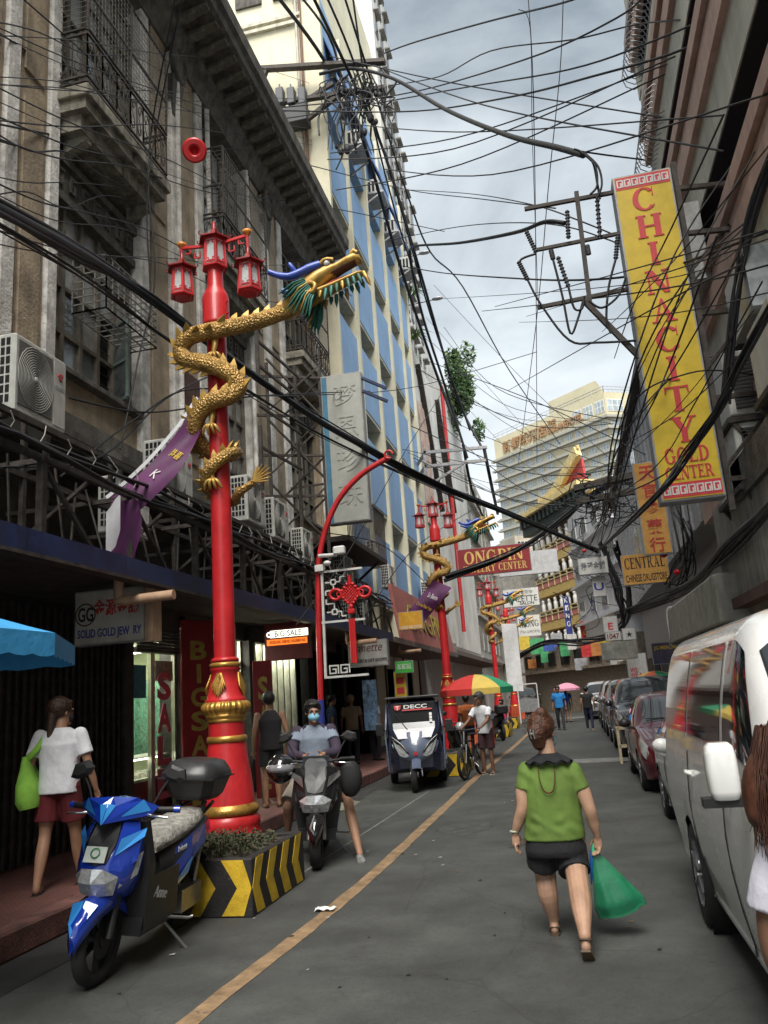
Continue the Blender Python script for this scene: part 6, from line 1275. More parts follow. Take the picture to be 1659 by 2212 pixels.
def limb(mb, pts, rad, n=12, sq=None, end=True):
    P = spline(pts, 5); k = len(pts)-1; rr = []
    for i in range(len(P)):
        f = i/(len(P)-1)*k; j = min(int(f), k-1); t = f-j; t = t*t*(3-2*t); rr.append(lerp(rad[j], rad[j+1], t))
    mb.tube(P, rr, n, sq=sq); mb.ball(P[0], rr[0]*.98, n); (mb.ball(P[-1], rr[-1]*.98, n) if end else None)
def torso(mb, rings, n=20, fx=(1, 0, 0)):
    fx = V(fx).normalized(); fy = V((0, 0, 1)).cross(fx)
    rr = []
    for c, a, b in rings:
        c = V(c); rr.append([c+fx*a*math.copysign(abs(math.cos(t))**.8, math.cos(t))+fy*b*math.copysign(abs(math.sin(t))**.8, math.sin(t)) for t in [2*math.pi*k/n for k in range(n)]])
    mb.loft(rr)
def hand(mb, wrist, d, side, curl=.5, s=1., palm=(0, 1, 0)):
    """palm and five fingers; d: pointing direction, side: direction of the thumb, palm: way the palm faces"""
    w_, d, sd = V(wrist), V(d).normalized(), V(side).normalized(); sd = (sd-d*sd.dot(d)).normalized(); pn = d.cross(sd); pn = pn if pn.dot(V(palm)) > 0 else -pn
    mb.tube([w_, w_+d*.035*s, w_+d*.08*s], [.024*s, .034*s, .034*s], 10, sq=.55)
    mb.tube([w_-d*.02*s, w_+d*.02*s], [.023*s, .026*s], 10, sq=.8)
    for k, (o, l) in enumerate(((.027, .066), (.009, .076), (-.009, .070), (-.027, .054))):
        b_ = w_+d*.075*s+sd*o*s; dd = d
        pts = [b_]
        for q in range(3):
            dd = (dd+pn*curl*(.35+.25*q)).normalized(); pts.append(pts[-1]+dd*l*s*(.45, .32, .26)[q])
        mb.tube(pts, [.0092*s, .0088*s, .0082*s, .0065*s], 7)
    b_ = w_+d*.02*s+sd*.024*s; m1 = b_+(d*.5+sd*.7+pn*.3).normalized()*.045*s; m2 = m1+(d*.9+sd*.15+pn*.35).normalized()*.036*s
    mb.tube([b_, m1, m2], [.015*s, .0115*s, .0085*s], 7)
def head(mb, c, f, r_=.088, neck=None):
    """head centred at c looking along f"""
    c, f = V(c), V(f).normalized(); sx = f.cross(V((0, 0, 1))).normalized(); u = sx.cross(f)
    T = MX(((sx.x, f.x, u.x, c.x), (sx.y, f.y, u.y, c.y), (sx.z, f.z, u.z, c.z), (0, 0, 0, 1)))
    k = r_/.088
    mb.ball((0, -.01*k, .025*k), .088*k, 16, T=T, sx=.86, sy=1.06, sz=1.0); mb.ball((0, .022*k, -.045*k), .066*k, 14, T=T, sx=.92, sy=.95, sz=1.12)
    mb.ball((0, .098*k, -.012*k), .014*k, 8, T=T, sx=.9, sy=1.2, sz=1.3); mb.tube([T @ V((0, .088*k, .03*k)), T @ V((0, .105*k, -.012*k))], [.008*k, .013*k], 7)
    mb.ball((0, .078*k, -.055*k), .022*k, 8, T=T, sy=.6, sz=.5); mb.ball((0, .07*k, -.09*k), .028*k, 8, T=T)
    for s in (-1, 1): mb.ball((s*.078*k, -.005*k, -.005*k), .025*k, 8, T=T, sx=.35, sy=.7, sz=1.1); mb.ball((s*.035*k, .085*k, .028*k), .018*k, 8, T=T, sy=.4, sz=.5)
    return T
def eyes(T, parent, k=1.):
    for s in (-1, 1):
        m_ = MB(); m_.ball((s*.031*k, .084*k, .012*k), .0115*k, 8, T=T, sy=.6, sz=.7); e = m_.build('eye', M('eye_dark', (.03, .02, .018), .2), parent)
def shoe(mb, a, f, l=.25, w_=.045, h=.07):
    a, f = V(a), V(f).normalized(); sx = f.cross(V((0, 0, 1)))
    rr = []
    for u, ww, hh in ((-.3, .7, .6), (-.22, .85, 1.), (0, .9, 1.), (.3, 1.05, .75), (.55, 1., .55), (.68, .55, .4)):
        c = a+f*l*u; rr.append([c+sx*w_*ww*math.cos(t)+V((0, 0, max(0, h*hh*(.5+.5*math.sin(t))))) for t in [2*math.pi*k/10 for k in range(10)]])
    mb.loft(rr)
def slipper(name, a, f, mat, strap, parent, l=.25, w_=.047):
    a, f = V(a), V(f).normalized(); sx = f.cross(V((0, 0, 1))); m_ = MB()
    out = [(-.28, .55), (-.2, .8), (0, .72), (.3, .95), (.55, .85), (.68, .4)]
    up = [a+f*l*u+sx*w_*q for u, q in out]+[a+f*l*u-sx*w_*q for u, q in out[::-1]]
    n = len(up); m_.add([p for p in up]+[p+V((0, 0, .018)) for p in up], [tuple(range(n-1, -1, -1)), tuple(range(n, 2*n))]+[(i, (i+1) % n, n+(i+1) % n, n+i) for i in range(n)]); o = m_.build(name, mat, parent)
    m_ = MB(); c = a+f*l*.42+V((0, 0, .03))
    for s in (-1, 1): m_.tube([c, c-f*l*.2+sx*s*w_*.6+V((0, 0, .025)), c-f*l*.4+sx*s*w_*.8-V((0, 0, .01))], .007, 6)
    m_.build('strap', strap, o)
# ---------------------------------------------------------------- woman in green, walking away
PY = 6.2
def J(px, py, dy=0.): return GY(px, py, PY+dy)
W = thing('person', 'woman in green shirt and black shorts walking away with a green plastic bag', 'person', (-.23, PY, 0), world=True)
mb = MB()
aL, aR = V((-.335, 6.30, .10)), V((-.10, 5.66, .15))
hip = V((-.265, 6.2, .66)); kL, kR = V((-.36, 6.27, .40)), V((-.115, 6.07, .42))
limb(mb, [V((-.37, 6.2, .66)), (kL+V((-.38, 6.2, .62)))/2, kL, V((-.355, 6.24, .28)), aL+V((0, 0, -.0))], [.12, .11, .083, .078, .044])
limb(mb, [V((-.14, 6.2, .66)), V((-.125, 6.2, .54)), kR, V((-.105, 5.90, .31)), aR], [.12, .11, .083, .080, .044])
for a, f, lift in ((aL, V((-.05, 1, -.02)), 0), (aR, V((.12, .75, -.62)), 1)):
    b_ = a+V((0, -.02, -.06)); e = a+f.normalized()*.15+V((0, 0, -.06)); limb(mb, [a, b_*.5+a*.5, b_], [.035, .034, .036], 10); limb(mb, [b_, (b_+e)/2+V((0, 0, .012)), e], [.036, .034, .03], 10, sq=.7)
sL, sR = V((-.415, 6.2, 1.10)), V((-.06, 6.2, 1.085))
eL, wL = V((-.475, 6.15, .865)), J(1104, 1800, -.02); eR, wR = V((.035, 6.15, .845)), J(1299, 1806, 0)
limb(mb, [sL, (sL+eL)/2+V((-.01, 0, 0)), eL, (eL+wL)/2, wL], [.066, .062, .05, .044, .027]); limb(mb, [sR, (sR+eR)/2+V((.01, 0, 0)), eR, (eR+wR)/2, wR], [.066, .062, .05, .044, .027])
hand(mb, wL, (.01, -.05, -1), (.3, .9, 0), .45, 1.0, palm=(0, -1, 0)); hand(mb, wR, (-.05, .05, -1), (-.5, .8, 0), 1.35, 1.0, palm=(-.3, -1, 0))
torso(mb, [((-.25, 6.2, .66), .2, .15), ((-.24, 6.2, .9), .19, .14), ((-.235, 6.2, 1.1), .19, .12), ((-.235, 6.2, 1.19), .12, .075)])
limb(mb, [V((-.235, 6.2, 1.15)), V((-.245, 6.23, 1.30))], [.072, .066])
hc = V((-.255, 6.25, 1.372)); TH = head(mb, hc, (.42, .85, -.02), .102) @ MX.Diagonal((1.16, 1.16, 1.16, 1))
melt(mb, 'body', mSkinW, W, .006, 3)
# shirt
mb = MB()
torso(mb, [((-.255, 6.2, .65), .238, .176), ((-.25, 6.2, .72), .232, .170), ((-.245, 6.2, .80), .222, .163), ((-.24, 6.2, .90), .215, .155), ((-.237, 6.2, 1.0), .212, .148), ((-.236, 6.2, 1.08), .205, .13), ((-.236, 6.2, 1.15), .16, .1), ((-.236, 6.205, 1.185), .115, .078)], 28)
for s, e in ((sL, eL), (sR, eR)):
    d = (e-s); limb(mb, [s+V((0, 0, .008)), s+d*.3, s+d*.52], [.078, .075, .076], end=False)
rnd = random.Random(3)
sh = melt(mb, 'green_shirt', cloth('green_jersey', (.115, .19, .035), .25), W, .009, 5)
for v in sh.data.vertices:      # soft horizontal folds at waist and under the arms
    c = v.co; f = max(0, 1-abs(c.z-.76)/.14); v.co.y -= (.0045*f*math.sin(c.z*85+c.x*22+math.sin(c.x*23+c.z*9)*2.2)*(.5+.5*math.sin(c.x*31+1)))+.0035*math.sin(c.z*34+c.x*40+math.sin(c.z*17)*2)*(1 if abs(c.x+.236) > .12 else .45)
# ruffled black collar
m_ = MB(); n = 60
def col_(u, v):
    a = 2*math.pi*u; r_ = lerp(.07, .185, v); wv = .010*math.sin(a*11)*v
    return (-.236+r_*1.05*math.cos(a), 6.205+r_*.82*math.sin(a), lerp(1.232, 1.165, v)-.015*v*math.sin(a)+wv)
m_.sheet(col_, 60, 5); m_.sheet(lambda u, v: V(col_(u, v))+V((0, 0, -.012)), 60, 5); m_.build('black_ruffle_collar', cloth('black_ruffle', (.012, .013, .016)), W)
# shorts
mb = MB(); torso(mb, [((-.255, 6.2, .71), .19, .135), ((-.255, 6.2, .655), .222, .162), ((-.255, 6.2, .58), .238, .178), ((-.255, 6.2, .54), .23, .165)], 26)
limb(mb, [V((-.365, 6.2, .6)), V((-.37, 6.22, .5)), V((-.373, 6.23, .475))], [.122, .122, .126], end=False); limb(mb, [V((-.145, 6.2, .6)), V((-.135, 6.16, .48)), V((-.13, 6.13, .435))], [.125, .123, .126], end=False)
melt(mb, 'black_shorts', cloth('black_shorts_cloth', (.013, .013, .015)), W, .009, 4)
# hair twisted up in a bun with clip, strands
mb = MB(); mb.ball((0, -.025, .042), .100, 18, T=TH, sx=.95, sy=1.08, sz=.98); mb.ball((0, -.085, .0), .068, 14, T=TH, sx=.95, sz=1.15); mb.ball((.0, -.075, -.055), .05, 12, T=TH, sx=1.0, sz=1.0); mb.ball((.03, -.055, .115), .045, 10, T=TH)
hr = melt(mb, 'auburn_hair', mHairR, W, .008, 3)
m_ = MB()
for i in range(130):
    a = rnd.random()*6.28; el = rnd.uniform(-.6, .9); d = V((math.cos(a)*math.cos(el), math.sin(a)*math.cos(el)-.25, math.sin(el))); p = TH @ (V((0, -.03, .035))+d*.10); q = TH @ (V((0, -.03, .04))+d*rnd.uniform(.108, .128)+V((rnd.gauss(0, .012), rnd.gauss(0, .012), rnd.gauss(0, .012)))); m_.tube([p, (p+q)/2+V((0, 0, .004)), q], [.0022, .0016, .0008], 3)
tag(m_.build('loose_strands', mHairR, W), kind='stuff')
m_ = MB(TH); 
for s in (-1, 1): m_.tube([(s*.012, -.155, .03), (s*.012, -.160, .0), (s*.012, -.148, -.03)], .005, 5)
m_.tube([(-.014, -.16, .0), (.014, -.16, .0)], .008, 6); m_.build('hair_clip', M('clear_clip', (.35, .36, .36), .15, .4), W)
# necklace, bracelet, earring chain, mask edge
m_ = MB(); nl = spline([(-.315, 6.115, 1.19), (-.315, 6.035, 1.08), (-.29, 6.025, .995), (-.25, 6.03, .975), (-.215, 6.03, 1.0), (-.195, 6.04, 1.09), (-.195, 6.115, 1.19)], 8)
for p in nl: m_.ball(p, .0058, 6)
m_.build('bead_necklace', M('red_brown_beads', (.10, .02, .012), .4, var=.5, scale=60), W)
m_ = MB(); m_.tube([wL+V((.036*math.cos(a), .03*math.sin(a), .012)) for a in [R(30*k) for k in range(12)]], .0075, 6, closed=True); m_.build('jade_bracelet', M('jade', (.35, .42, .3), .3), W)
m_ = MB(TH); m_.tube([(.078, -.005, -.0), (.07, .06, -.04)], .003, 4); m_.ball((0, .062, -.055), .062, 12, T=TH, sx=.95, sy=.8, sz=.75); m_.build('face_mask', M('pale_blue_mask', (.3, .5, .6), .8), W)
m_ = MB(TH); m_.tube([(.078, -.01, .03), (.07, .07, .03)], .004, 5); m_.build('spectacles', mPlast, W)
# sandals
mSan = M('brown_sandal', (.10, .065, .04), .7, var=.2)
slipper('sandal', aL+V((0, .0, -.10)), (-.05, 1, 0), mSan, mSan, W, .23, .046)
m_ = MB(); m_.tube([aL+V((-.04, .03, -.055)), aL+V((-.03, -.05, -.045)), aL+V((.03, -.05, -.045)), aL+V((.04, .03, -.055))], .008, 6); m_.build('sandal_strap', mSan, W)
m_ = MB(); f = V((.12, .75, -.62)).normalized(); sx = V((1, 0, 0)); b_ = aR+V((0, -.03, -.085)); nn = f.cross(sx).normalized()
pts = [(-.03, .032), (.06, .04), (.16, .045), (.2, .03)]
up = [b_+f*u+sx*q for u, q in pts]+[b_+f*u-sx*q for u, q in pts[::-1]]; k = len(up)
off = V((0, -.7, -.7)).normalized()*.016; m_.add(up+[p+off for p in up], [tuple(range(k)), tuple(range(2*k-1, k-1, -1))]+[(i, (i+1) % k, k+(i+1) % k, k+i) for i in range(k)]); m_.tube([aR+V((-.04, .02, -.03)), aR+V((-.03, -.045, -.01)), aR+V((.03, -.045, -.01)), aR+V((.04, .02, -.03))], .008, 6); m_.build('sandal', mSan, W)
W.scale = (.91, .94, 1)
# green plastic bag
BG = thing('plastic_bag', 'translucent green plastic bag with dark contents in the right hand', 'bag', tuple(wR+V((.08, 0, -.45))), world=True)
hp = wR+V((-.062, .03, -.10)); rnd = random.Random(9)
def bagring(t, ss=1.):
    z = hp.z-.40*t; c = V((hp.x+.145*t, hp.y-.0, z)); w_ = lerp(.012, .165, min(1, t*1.18)**.85); d_ = lerp(.012, .10, min(1, t*1.3)**.9)
    if t > .9: w_ *= .97; d_ *= .8
    return [c+V((w_*ss*math.cos(a)*(1+.06*math.sin(7*a+t*3)*t), d_*ss*math.sin(a)*(1+.08*math.sin(5*a)), (-.045*math.cos(a)+.01*math.sin(3*a))*-t)) for a in [2*math.pi*k/40 for k in range(40)]]
m_ = MB(); m_.loft([bagring(t/14) for t in range(15)]); m_.build('film', M('green_film', (.025, .25, .12), .2, var=.15, scale=6, bump=.5, bscale=9, alpha=.66, coat=.4), BG)
m_ = MB(); m_.loft([[c+(p-c)*.9 for p in bagring(t)] for t in (.5, .62, .74, .86, .975) for c in [sum((V(q) for q in bagring(t)), V())/40]]); m_.build('contents', M('dark_contents', (.012, .035, .028), .7, var=.5, scale=12), BG)
m_ = MB(); m_.tube([hp+V((-.015, .0, .0)), hp+V((-.03, -.01, -.1)), hp+V((-.045, 0, -.22))], [.01, .014, .004], 6); m_.build('blue_bag_edge', M('blue_film', (.015, .09, .4), .3), BG)
m_ = MB(); m_.tube([hp+V((-.01, -.01, -.03)), hp+V((.0, -.01, .03)), hp+V((.01, .0, .05))], .012, 7); m_.build('handle_loop', M('green_film_thick', (.06, .40, .2), .3), BG)
# ---------------------------------------------------------------- general figure builder (local: faces +y, feet at origin), for the other people
def person(label, loc, rz, h=1.68, skin=mSkinM, top=None, bottom=None, hair=mHairB, hairlen=0, arms=None, legs=None, sleeves=.45, shorts=.5, shoes=None, slip=None, mask=None, look=(0, 1, 0), tank=False, voxel=.010, lean=0., stride=.0, build=1., cat='person', seated=None, dress=False, jacket=None, group=None):
    t = thing('person', label, cat, loc, rz, group); k = h/1.68; B = build
    def P(x, y, z): return V((x*k, (y+lean*max(0, z-.9))*k, z*k))
    hipz = .90; mb = MB(); sk = MB()
    if legs is None: legs = {-1: [(-.09, .0, .9), (-.10, stride*.5+.02, .48), (-.10, stride, .08)], 1: [(.09, 0, .9), (.10, -stride*.4+.03, .48), (.10, -stride, .08)]}
    if arms is None: arms = {-1: [(-.19, 0, 1.36), (-.25, -.04, 1.08), (-.26, .04, .84)], 1: [(.19, 0, 1.36), (.25, -.04, 1.08), (.26, .04, .84)]}
    bz = seated or 0
    for s in (-1, 1):
        a, b_, c = [P(*q) for q in legs[s]]
        limb(sk, [a, a.lerp(b_, .5), b_, b_.lerp(c, .4), c], [.085*k*B, .075*k*B, .055*k, .052*k*B, .034*k])
        fd = V((s*.12, 1, 0)); limb(sk, [c, c+V((0, .0, -.05*k)), c+fd*.12*k+V((0, 0, -.055*k))], [.034*k, .035*k, .028*k], 8)
        if shoes is not None: q = MB(); shoe(q, c+V((0, .01, -.08*k)), fd, .26*k, .047*k, .09*k); melt(q, 'shoe', shoes, t, .008, 2)
        if slip is not None: slipper('slipper', c+V((0, .0, -.095*k)), fd, slip[0], slip[1], t)
        a, b_, c = [P(*q) for q in arms[s]]
        limb(sk, [a, a.lerp(b_, .5), b_, b_.lerp(c, .5), c], [.052*k*B, .046*k*B, .037*k, .034*k, .024*k])
        hand(sk, c, (c-b_).normalized()+V((0, .1, -.2)), (-s*.4, .8, .2), .6, .95*k, palm=(-s, 0, 0))
    torso(sk, [(P(0, 0, .88), .15*k*B, .105*k*B), (P(0, 0, 1.1), .14*k*B, .1*k*B), (P(0, 0, 1.3), .165*k*B, .1*k*B), (P(0, 0, 1.42), .09*k, .06*k)])
    limb(sk, [P(0, 0, 1.40), P(0, .025, 1.5)], [.06*k, .056*k]); TH = head(sk, P(0, .03, 1.57), V(look), .094*k) @ MX.Diagonal((1.08, 1.08, 1.08, 1))
    melt(sk, 'body', skin, t, voxel, 3); eyes(TH, t, k*.98)
    mb = MB()
    torso(mb, [(P(0, 0, .84), .178*k*B, .128*k*B), (P(0, 0, .95), .172*k*B, .124*k*B), (P(0, 0, 1.1), .168*k*B, .12*k*B), (P(0, 0, 1.28), .188*k*B, .12*k*B), (P(0, 0, 1.38), .165*k*B if not tank else .12*k*B, .09*k), (P(0, 0, 1.43), .085*k, .065*k)], 24)
    if not tank:
        for s in (-1, 1):
            a, b_, c = [P(*q) for q in arms[s]]
            if sleeves > 1: limb(mb, [a, b_, b_.lerp(c, sleeves-1)], [.070*k*B, .056*k, .042*k])
            else: limb(mb, [a, a.lerp(b_, sleeves*.6), a.lerp(b_, sleeves*1.25)], [.064*k*B, .066*k*B, .07*k*B], end=False)
    melt(mb, 'top', top, t, voxel, 4)
    mb = MB(); torso(mb, [(P(0, 0, 1.0), .155*k*B, .112*k*B), (P(0, 0, .9), .172*k*B, .125*k*B), (P(0, 0, .84), .17*k*B, .12*k*B)])
    for s in (-1, 1):
        a, b_, c = [P(*q) for q in legs[s]]
        if shorts > 1: limb(mb, [a, a.lerp(b_, .5), b_, b_.lerp(c, shorts-1)], [.1*k*B, .09*k*B, .068*k, .055*k])
        else: limb(mb, [a, a.lerp(b_, shorts*.5), a.lerp(b_, shorts)], [.1*k*B, .1*k*B, .106*k*B], end=False)
    melt(mb, 'bottoms', bottom, t, voxel, 4)
    mb = MB(); mb.ball((0, -.03*k, .045*k), .104*k, 14, T=TH, sx=.93, sy=1.05, sz=.96); mb.ball((0, .045*k, .085*k), .055*k, 10, T=TH, sx=1.2, sy=.8, sz=.6)
    if hairlen: limb(mb, [TH @ V((0, -.07*k, .03*k)), TH @ V((0, -.095*k, -.06*k)), TH @ V((0, -.10*k, -.06*k-hairlen*k))], [.06*k, .042*k, .02*k])
    melt(mb, 'hair', hair, t, voxel*.9, 2)
    if mask: m_ = MB(); m_.ball((0, .055*k, -.045*k), .066*k, 12, T=TH, sx=.98, sy=.85, sz=.72); m_.build('face_mask', mask, t)
    return t, P, TH
mShirtW = cloth('white_tshirt', (.62, .63, .66)); mMaroonS = cloth('maroon_shorts', (.10, .010, .014)); mKhaki = cloth('khaki_shorts', (.30, .27, .22)); mMaskB = M('blue_surgical_mask', (.22, .48, .62), .8, var=.1); mMaskK = M('black_mask', (.015, .015, .016), .8)
mSlipB = M('black_slipper', (.02, .02, .02), .8); mSlipW = M('white_slipper', (.5, .48, .42), .7)
# man with ponytail and lime bag on the pavement
t, P, TH = person('person with long ponytail in white shirt and maroon shorts carrying a lime bag', (-4.83, 7.1, .2), R(12), 1.70, mSkinM, mShirtW, mMaroonS, mHairBr, .32, {-1: [(-.19, 0, 1.36), (-.26, -.03, 1.1), (-.24, .05, .86)], 1: [(.19, 0, 1.36), (.27, .0, 1.09), (.31, .1, .84)]}, {-1: [(-.09, .0, .9), (-.115, -.02, .48), (-.12, -.16, .08)], 1: [(.09, 0, .9), (.12, .1, .48), (.13, .22, .085)]}, .55, .72, slip=(mSlipB, mSlipB), mask=mMaskK, look=(.55, .8, -.05), voxel=.008, build=1.06)
lb = thing('shoulder_bag', 'lime green cloth bag slung on the shoulder of the ponytailed person', 'bag', (-5.03, 7.0, .95), world=True)
m_ = MB(); T = MX.Translation((-5.03, 6.98, .96)) @ MX.Rotation(R(12), 4, 'Z') @ MX.Rotation(R(-8), 4, 'Y')
m_.loft([[tuple(T @ V((x*w_, y*d_, z))) for x, y in ((-1, -1), (0, -1.2), (1, -1), (1.05, 0), (1, 1), (0, 1.2), (-1, 1), (-1.05, 0))] for z, w_, d_ in ((-.02, .07, .12), (.05, .085, .15), (.2, .07, .14), (.35, .035, .09), (.45, .02, .05))]); m_.build('bag', cloth('lime_cloth', (.25, .52, .07)), lb)
m_ = MB(); m_.tube(spline([T @ V((0, 0, .42)), V((-4.97, 6.97, 1.48)), V((-4.93, 7.06, 1.6)), V((-4.95, 7.16, 1.45)), V((-5.0, 7.1, 1.3))], 5), .016, 6, sq=2.2); m_.build('strap', cloth('lime_cloth', (.25, .52, .07)), lb)
# masked man on black scooter
t, P, TH = person('masked man with glasses in purple cardigan sitting on the black scooter', (-3.10, 9.62, -.03), R(180+14), 1.74, mSkinM, cloth('grey_blue_tee', (.20, .24, .30)), mKhaki, mHairB, 0,
    {-1: [(-.19, 0, 1.36), (-.25, .14, 1.14), (-.10, .36, 1.11)], 1: [(.19, 0, 1.36), (.25, .14, 1.14), (.08, .36, 1.10)]},
    {-1: [(-.11, .0, .92), (-.34, .34, .66), (-.46, .62, .09)], 1: [(.11, 0, .92), (.30, .30, .60), (.34, .12, .3)]}, .4, .95, shoes=M('grey_trainers', (.16, .165, .155), .8, var=.4, scale=20), mask=mMaskB, look=(-.22, 1, -.04), voxel=.009, lean=.05, build=1.12)
mCard = cloth('purple_cardigan', (.045, .032, .055)); mb = MB()
for s in (-1, 1):
    a, b_, c = {-1: [(-.19, 0, 1.36), (-.25, .14, 1.14), (-.10, .36, 1.11)], 1: [(.19, 0, 1.36), (.25, .14, 1.14), (.08, .36, 1.10)]}[s]; limb(mb, [P(*a), P(*b_), P(*b_).lerp(P(*c), .75)], [.078, .064, .048])
    rr = []
    for z in (.84, 1.0, 1.15, 1.3, 1.41):
        w_ = {.84: .19, 1.0: .185, 1.15: .182, 1.3: .198, 1.41: .12}[z]; arc = [R(x) for x in range(100, 271, 17)]
        q = [P(-s*w_*math.cos(a)*-1*-1 if 0 else s*abs(math.cos(a))*w_*(1 if math.cos(a) < 0 else .9), -.13*math.sin(a)*-1 if 0 else -.135*-math.sin(a), z) for a in arc]
        rr.append(q)
    outer = [[P(s*w_*math.sin(a), -.14*math.cos(a), z) for a in [R(x) for x in range(-2, 138, 14)]] for z, w_ in ((.84, .195), (1.0, .19), (1.15, .187), (1.3, .2), (1.41, .13), (1.45, .09))]
    inner = [[c_+(p-c_)*.9 for p in r_][::-1] for r_ in outer for c_ in [P(0, 0, 0)*0+V((0, r_[0].y*0, r_[0].z))]]
    mb.loft([o+i for o, i in zip(outer, inner)])
melt(mb, 'cardigan', mCard, t, .009, 3)
m_ = MB()
for s in (-1, 1): m_.tube([TH @ V((s*.034+.026*math.cos(a), .098, .016+.02*math.sin(a))) for a in [R(36*q) for q in range(10)]], .0028, 4, closed=True); m_.tube([TH @ V((s*.06, .095, .018)), TH @ V((s*.085, .0, .015))], .0025, 4)
m_.tube([TH @ V((-.01, .1, .018)), TH @ V((.01, .1, .018))], .0025, 4); m_.build('spectacles', M('thin_metal', (.2, .19, .18), .3, .8), t)
# man in tank top
person('man in charcoal tank top looking into the gold shop', (-4.68, 12.3, .2), R(28), 1.70, mSkinM, cloth('charcoal_tank', (.022, .020, .022)), cloth('dark_shorts', (.02, .02, .022)), mHairB, 0, None, None, .4, .7, slip=(mSlipB, mSlipB), look=(.3, .9, .05), tank=True, voxel=.009)
# person in the dark doorway
person('person in navy shirt standing in the dark doorway beyond the blue pole', (-5.5, 18.4, .2), R(-60), 1.66, mSkinD, cloth('navy_tee', (.02, .04, .09)), cloth('dark_red_trousers', (.2, .02, .025)), mHairB, .15, None, None, .5, 1.9, slip=(mSlipB, mSlipB), voxel=.012)
# man with the bicycle
person('thin man in white shirt and maroon shorts leaning on the bicycle', (-1.92, 17.75, 0), R(158), 1.66, mSkinD, mShirtW, cloth('plum_shorts', (.035, .012, .016)), M('grey_black_hair', (.05, .048, .046), .6, var=.4), 0,
       {-1: [(-.18, 0, 1.34), (-.2, .2, 1.12), (-.12, .42, .98)], 1: [(.18, 0, 1.34), (.26, .2, 1.12), (.34, .40, .98)]}, None, .5, .9, slip=(mSlipW, mSlipW), look=(.35, .9, -.2), lean=.22, voxel=.010, build=.92)
# far walkers
person('man in bright blue shirt with cross-body bag walking towards camera', (-.62, 33.6, 0), R(180), 1.68, mSkinD, cloth('bright_blue_tee', (.02, .19, .5)), cloth('charcoal_trousers', (.03, .03, .032)), mHairB, 0, None, None, .5, 1.95, shoes=mSlipB, voxel=.015, stride=.2)
person('woman in royal blue shirt with long black hair under the pink umbrella', (-.38, 40.0, 0), 0, 1.58, mSkinM, cloth('royal_blue_tee', (.02, .08, .4)), cloth('olive_shorts', (.09, .085, .06)), mHairB, .3, None, None, .5, .7, shoes=mSlipB, voxel=.016, stride=.15)
person('woman in black top and navy jeans walking away by the parked cars', (.46, 32.4, 0), 0, 1.58, mSkinM, cloth('black_top', (.012, .012, .013)), cloth('navy_jeans', (.016, .022, .045)), mHairB, 0, None, None, .25, 1.95, slip=(mSlipW, mSlipW), voxel=.015, stride=.12, build=1.05)
person('person in pink shirt sitting beside the chevron planter', (-2.9, 33.8, -.28), R(150), 1.6, mSkinM, cloth('hot_pink_tee', (.45, .03, .09)), cloth('denim_blue', (.06, .09, .16)), mHairB, .1, None, None, .5, 1.6, slip=(mSlipB, mSlipB), voxel=.016)
person('vendor in orange shirt standing under the striped umbrella', (-2.9, 22.6, 0), R(20), 1.62, mSkinD, cloth('orange_tee', (.5, .14, .04)), cloth('blue_denim_shorts', (.05, .07, .13)), mHairB, 0, None, None, .5, .6, slip=(mSlipB, mSlipB), voxel=.014)
person('woman in dark clothes on the pavement behind the three-wheeler', (-5.0, 20.5, .2), R(-40), 1.58, mSkinM, cloth('grey_lilac_top', (.3, .3, .38)), cloth('dark_jeans', (.02, .022, .03)), mHairB, .25, None, None, .5, 1.9, shoes=mSlipB, voxel=.014)
person('man in khaki cap and tan shirt on pavement behind the three-wheeler', (-5.35, 19.6, .2), R(10), 1.62, mSkinD, cloth('tan_shirt', (.25, .2, .12)), cloth('dark_jeans', (.02, .022, .03)), M('khaki_cap', (.24, .19, .12), .8), 0, None, None, .5, 1.9, shoes=mSlipB, voxel=.014)
# cyclist with helmet beyond the maroon car
t, P, TH = person('cyclist in blue jersey and white helmet between the parked cars', (2.35, 18.6, .12), R(185), 1.66, mSkinD, cloth('blue_jersey', (.06, .1, .3)), cloth('black_tights', (.012, .012, .012)), mHairB, 0, None, None, .5, 1.9, shoes=mSlipB, voxel=.014)
m_ = MB(TH)
for i in range(7):
    a = R(-66+i*22); m_.tube([(math.sin(a)*.11, -.12, .05), (math.sin(a)*.095, -.03, .075+.075*math.cos(a)), (math.sin(a)*.10, .09, .07+.02*math.cos(a))], .018, 6)
m_.ball((0, -.02, .07), .102, 12, T=TH, sy=1.15, sz=.75); m_.build('helmet', M('white_helmet', (.55, .55, .55), .4), t)
# girl at the right edge, close to the camera
G = thing('person', 'woman with reddish brown hair and pale shirt cut off by the right edge', 'person', (.50, 1.85, 0), world=True)
gx, gy = .54, 1.85; mb = MB()
limb(mb, [V((gx-.11, gy, .85)), V((gx-.11, gy, .45)), V((gx-.11, gy, .07))], [.09, .055, .036]); limb(mb, [V((gx+.11, gy, .85)), V((gx+.11, gy, .45)), V((gx+.11, gy, .07))], [.09, .055, .036])
for s in (-1, 1): limb(mb, [V((gx+s*.11, gy, .06)), V((gx+s*.11, gy+.13, .035))], [.034, .03])
torso(mb, [((gx, gy, .85), .17, .12), ((gx, gy, 1.1), .15, .11), ((gx, gy, 1.3), .165, .1), ((gx, gy, 1.37), .1, .07)]); limb(mb, [V((gx, gy, 1.34)), V((gx, gy+.02, 1.45))], [.055, .05]); TH = head(mb, (gx-.06, gy+.03, 1.51), (.05, 1, 0), .088)
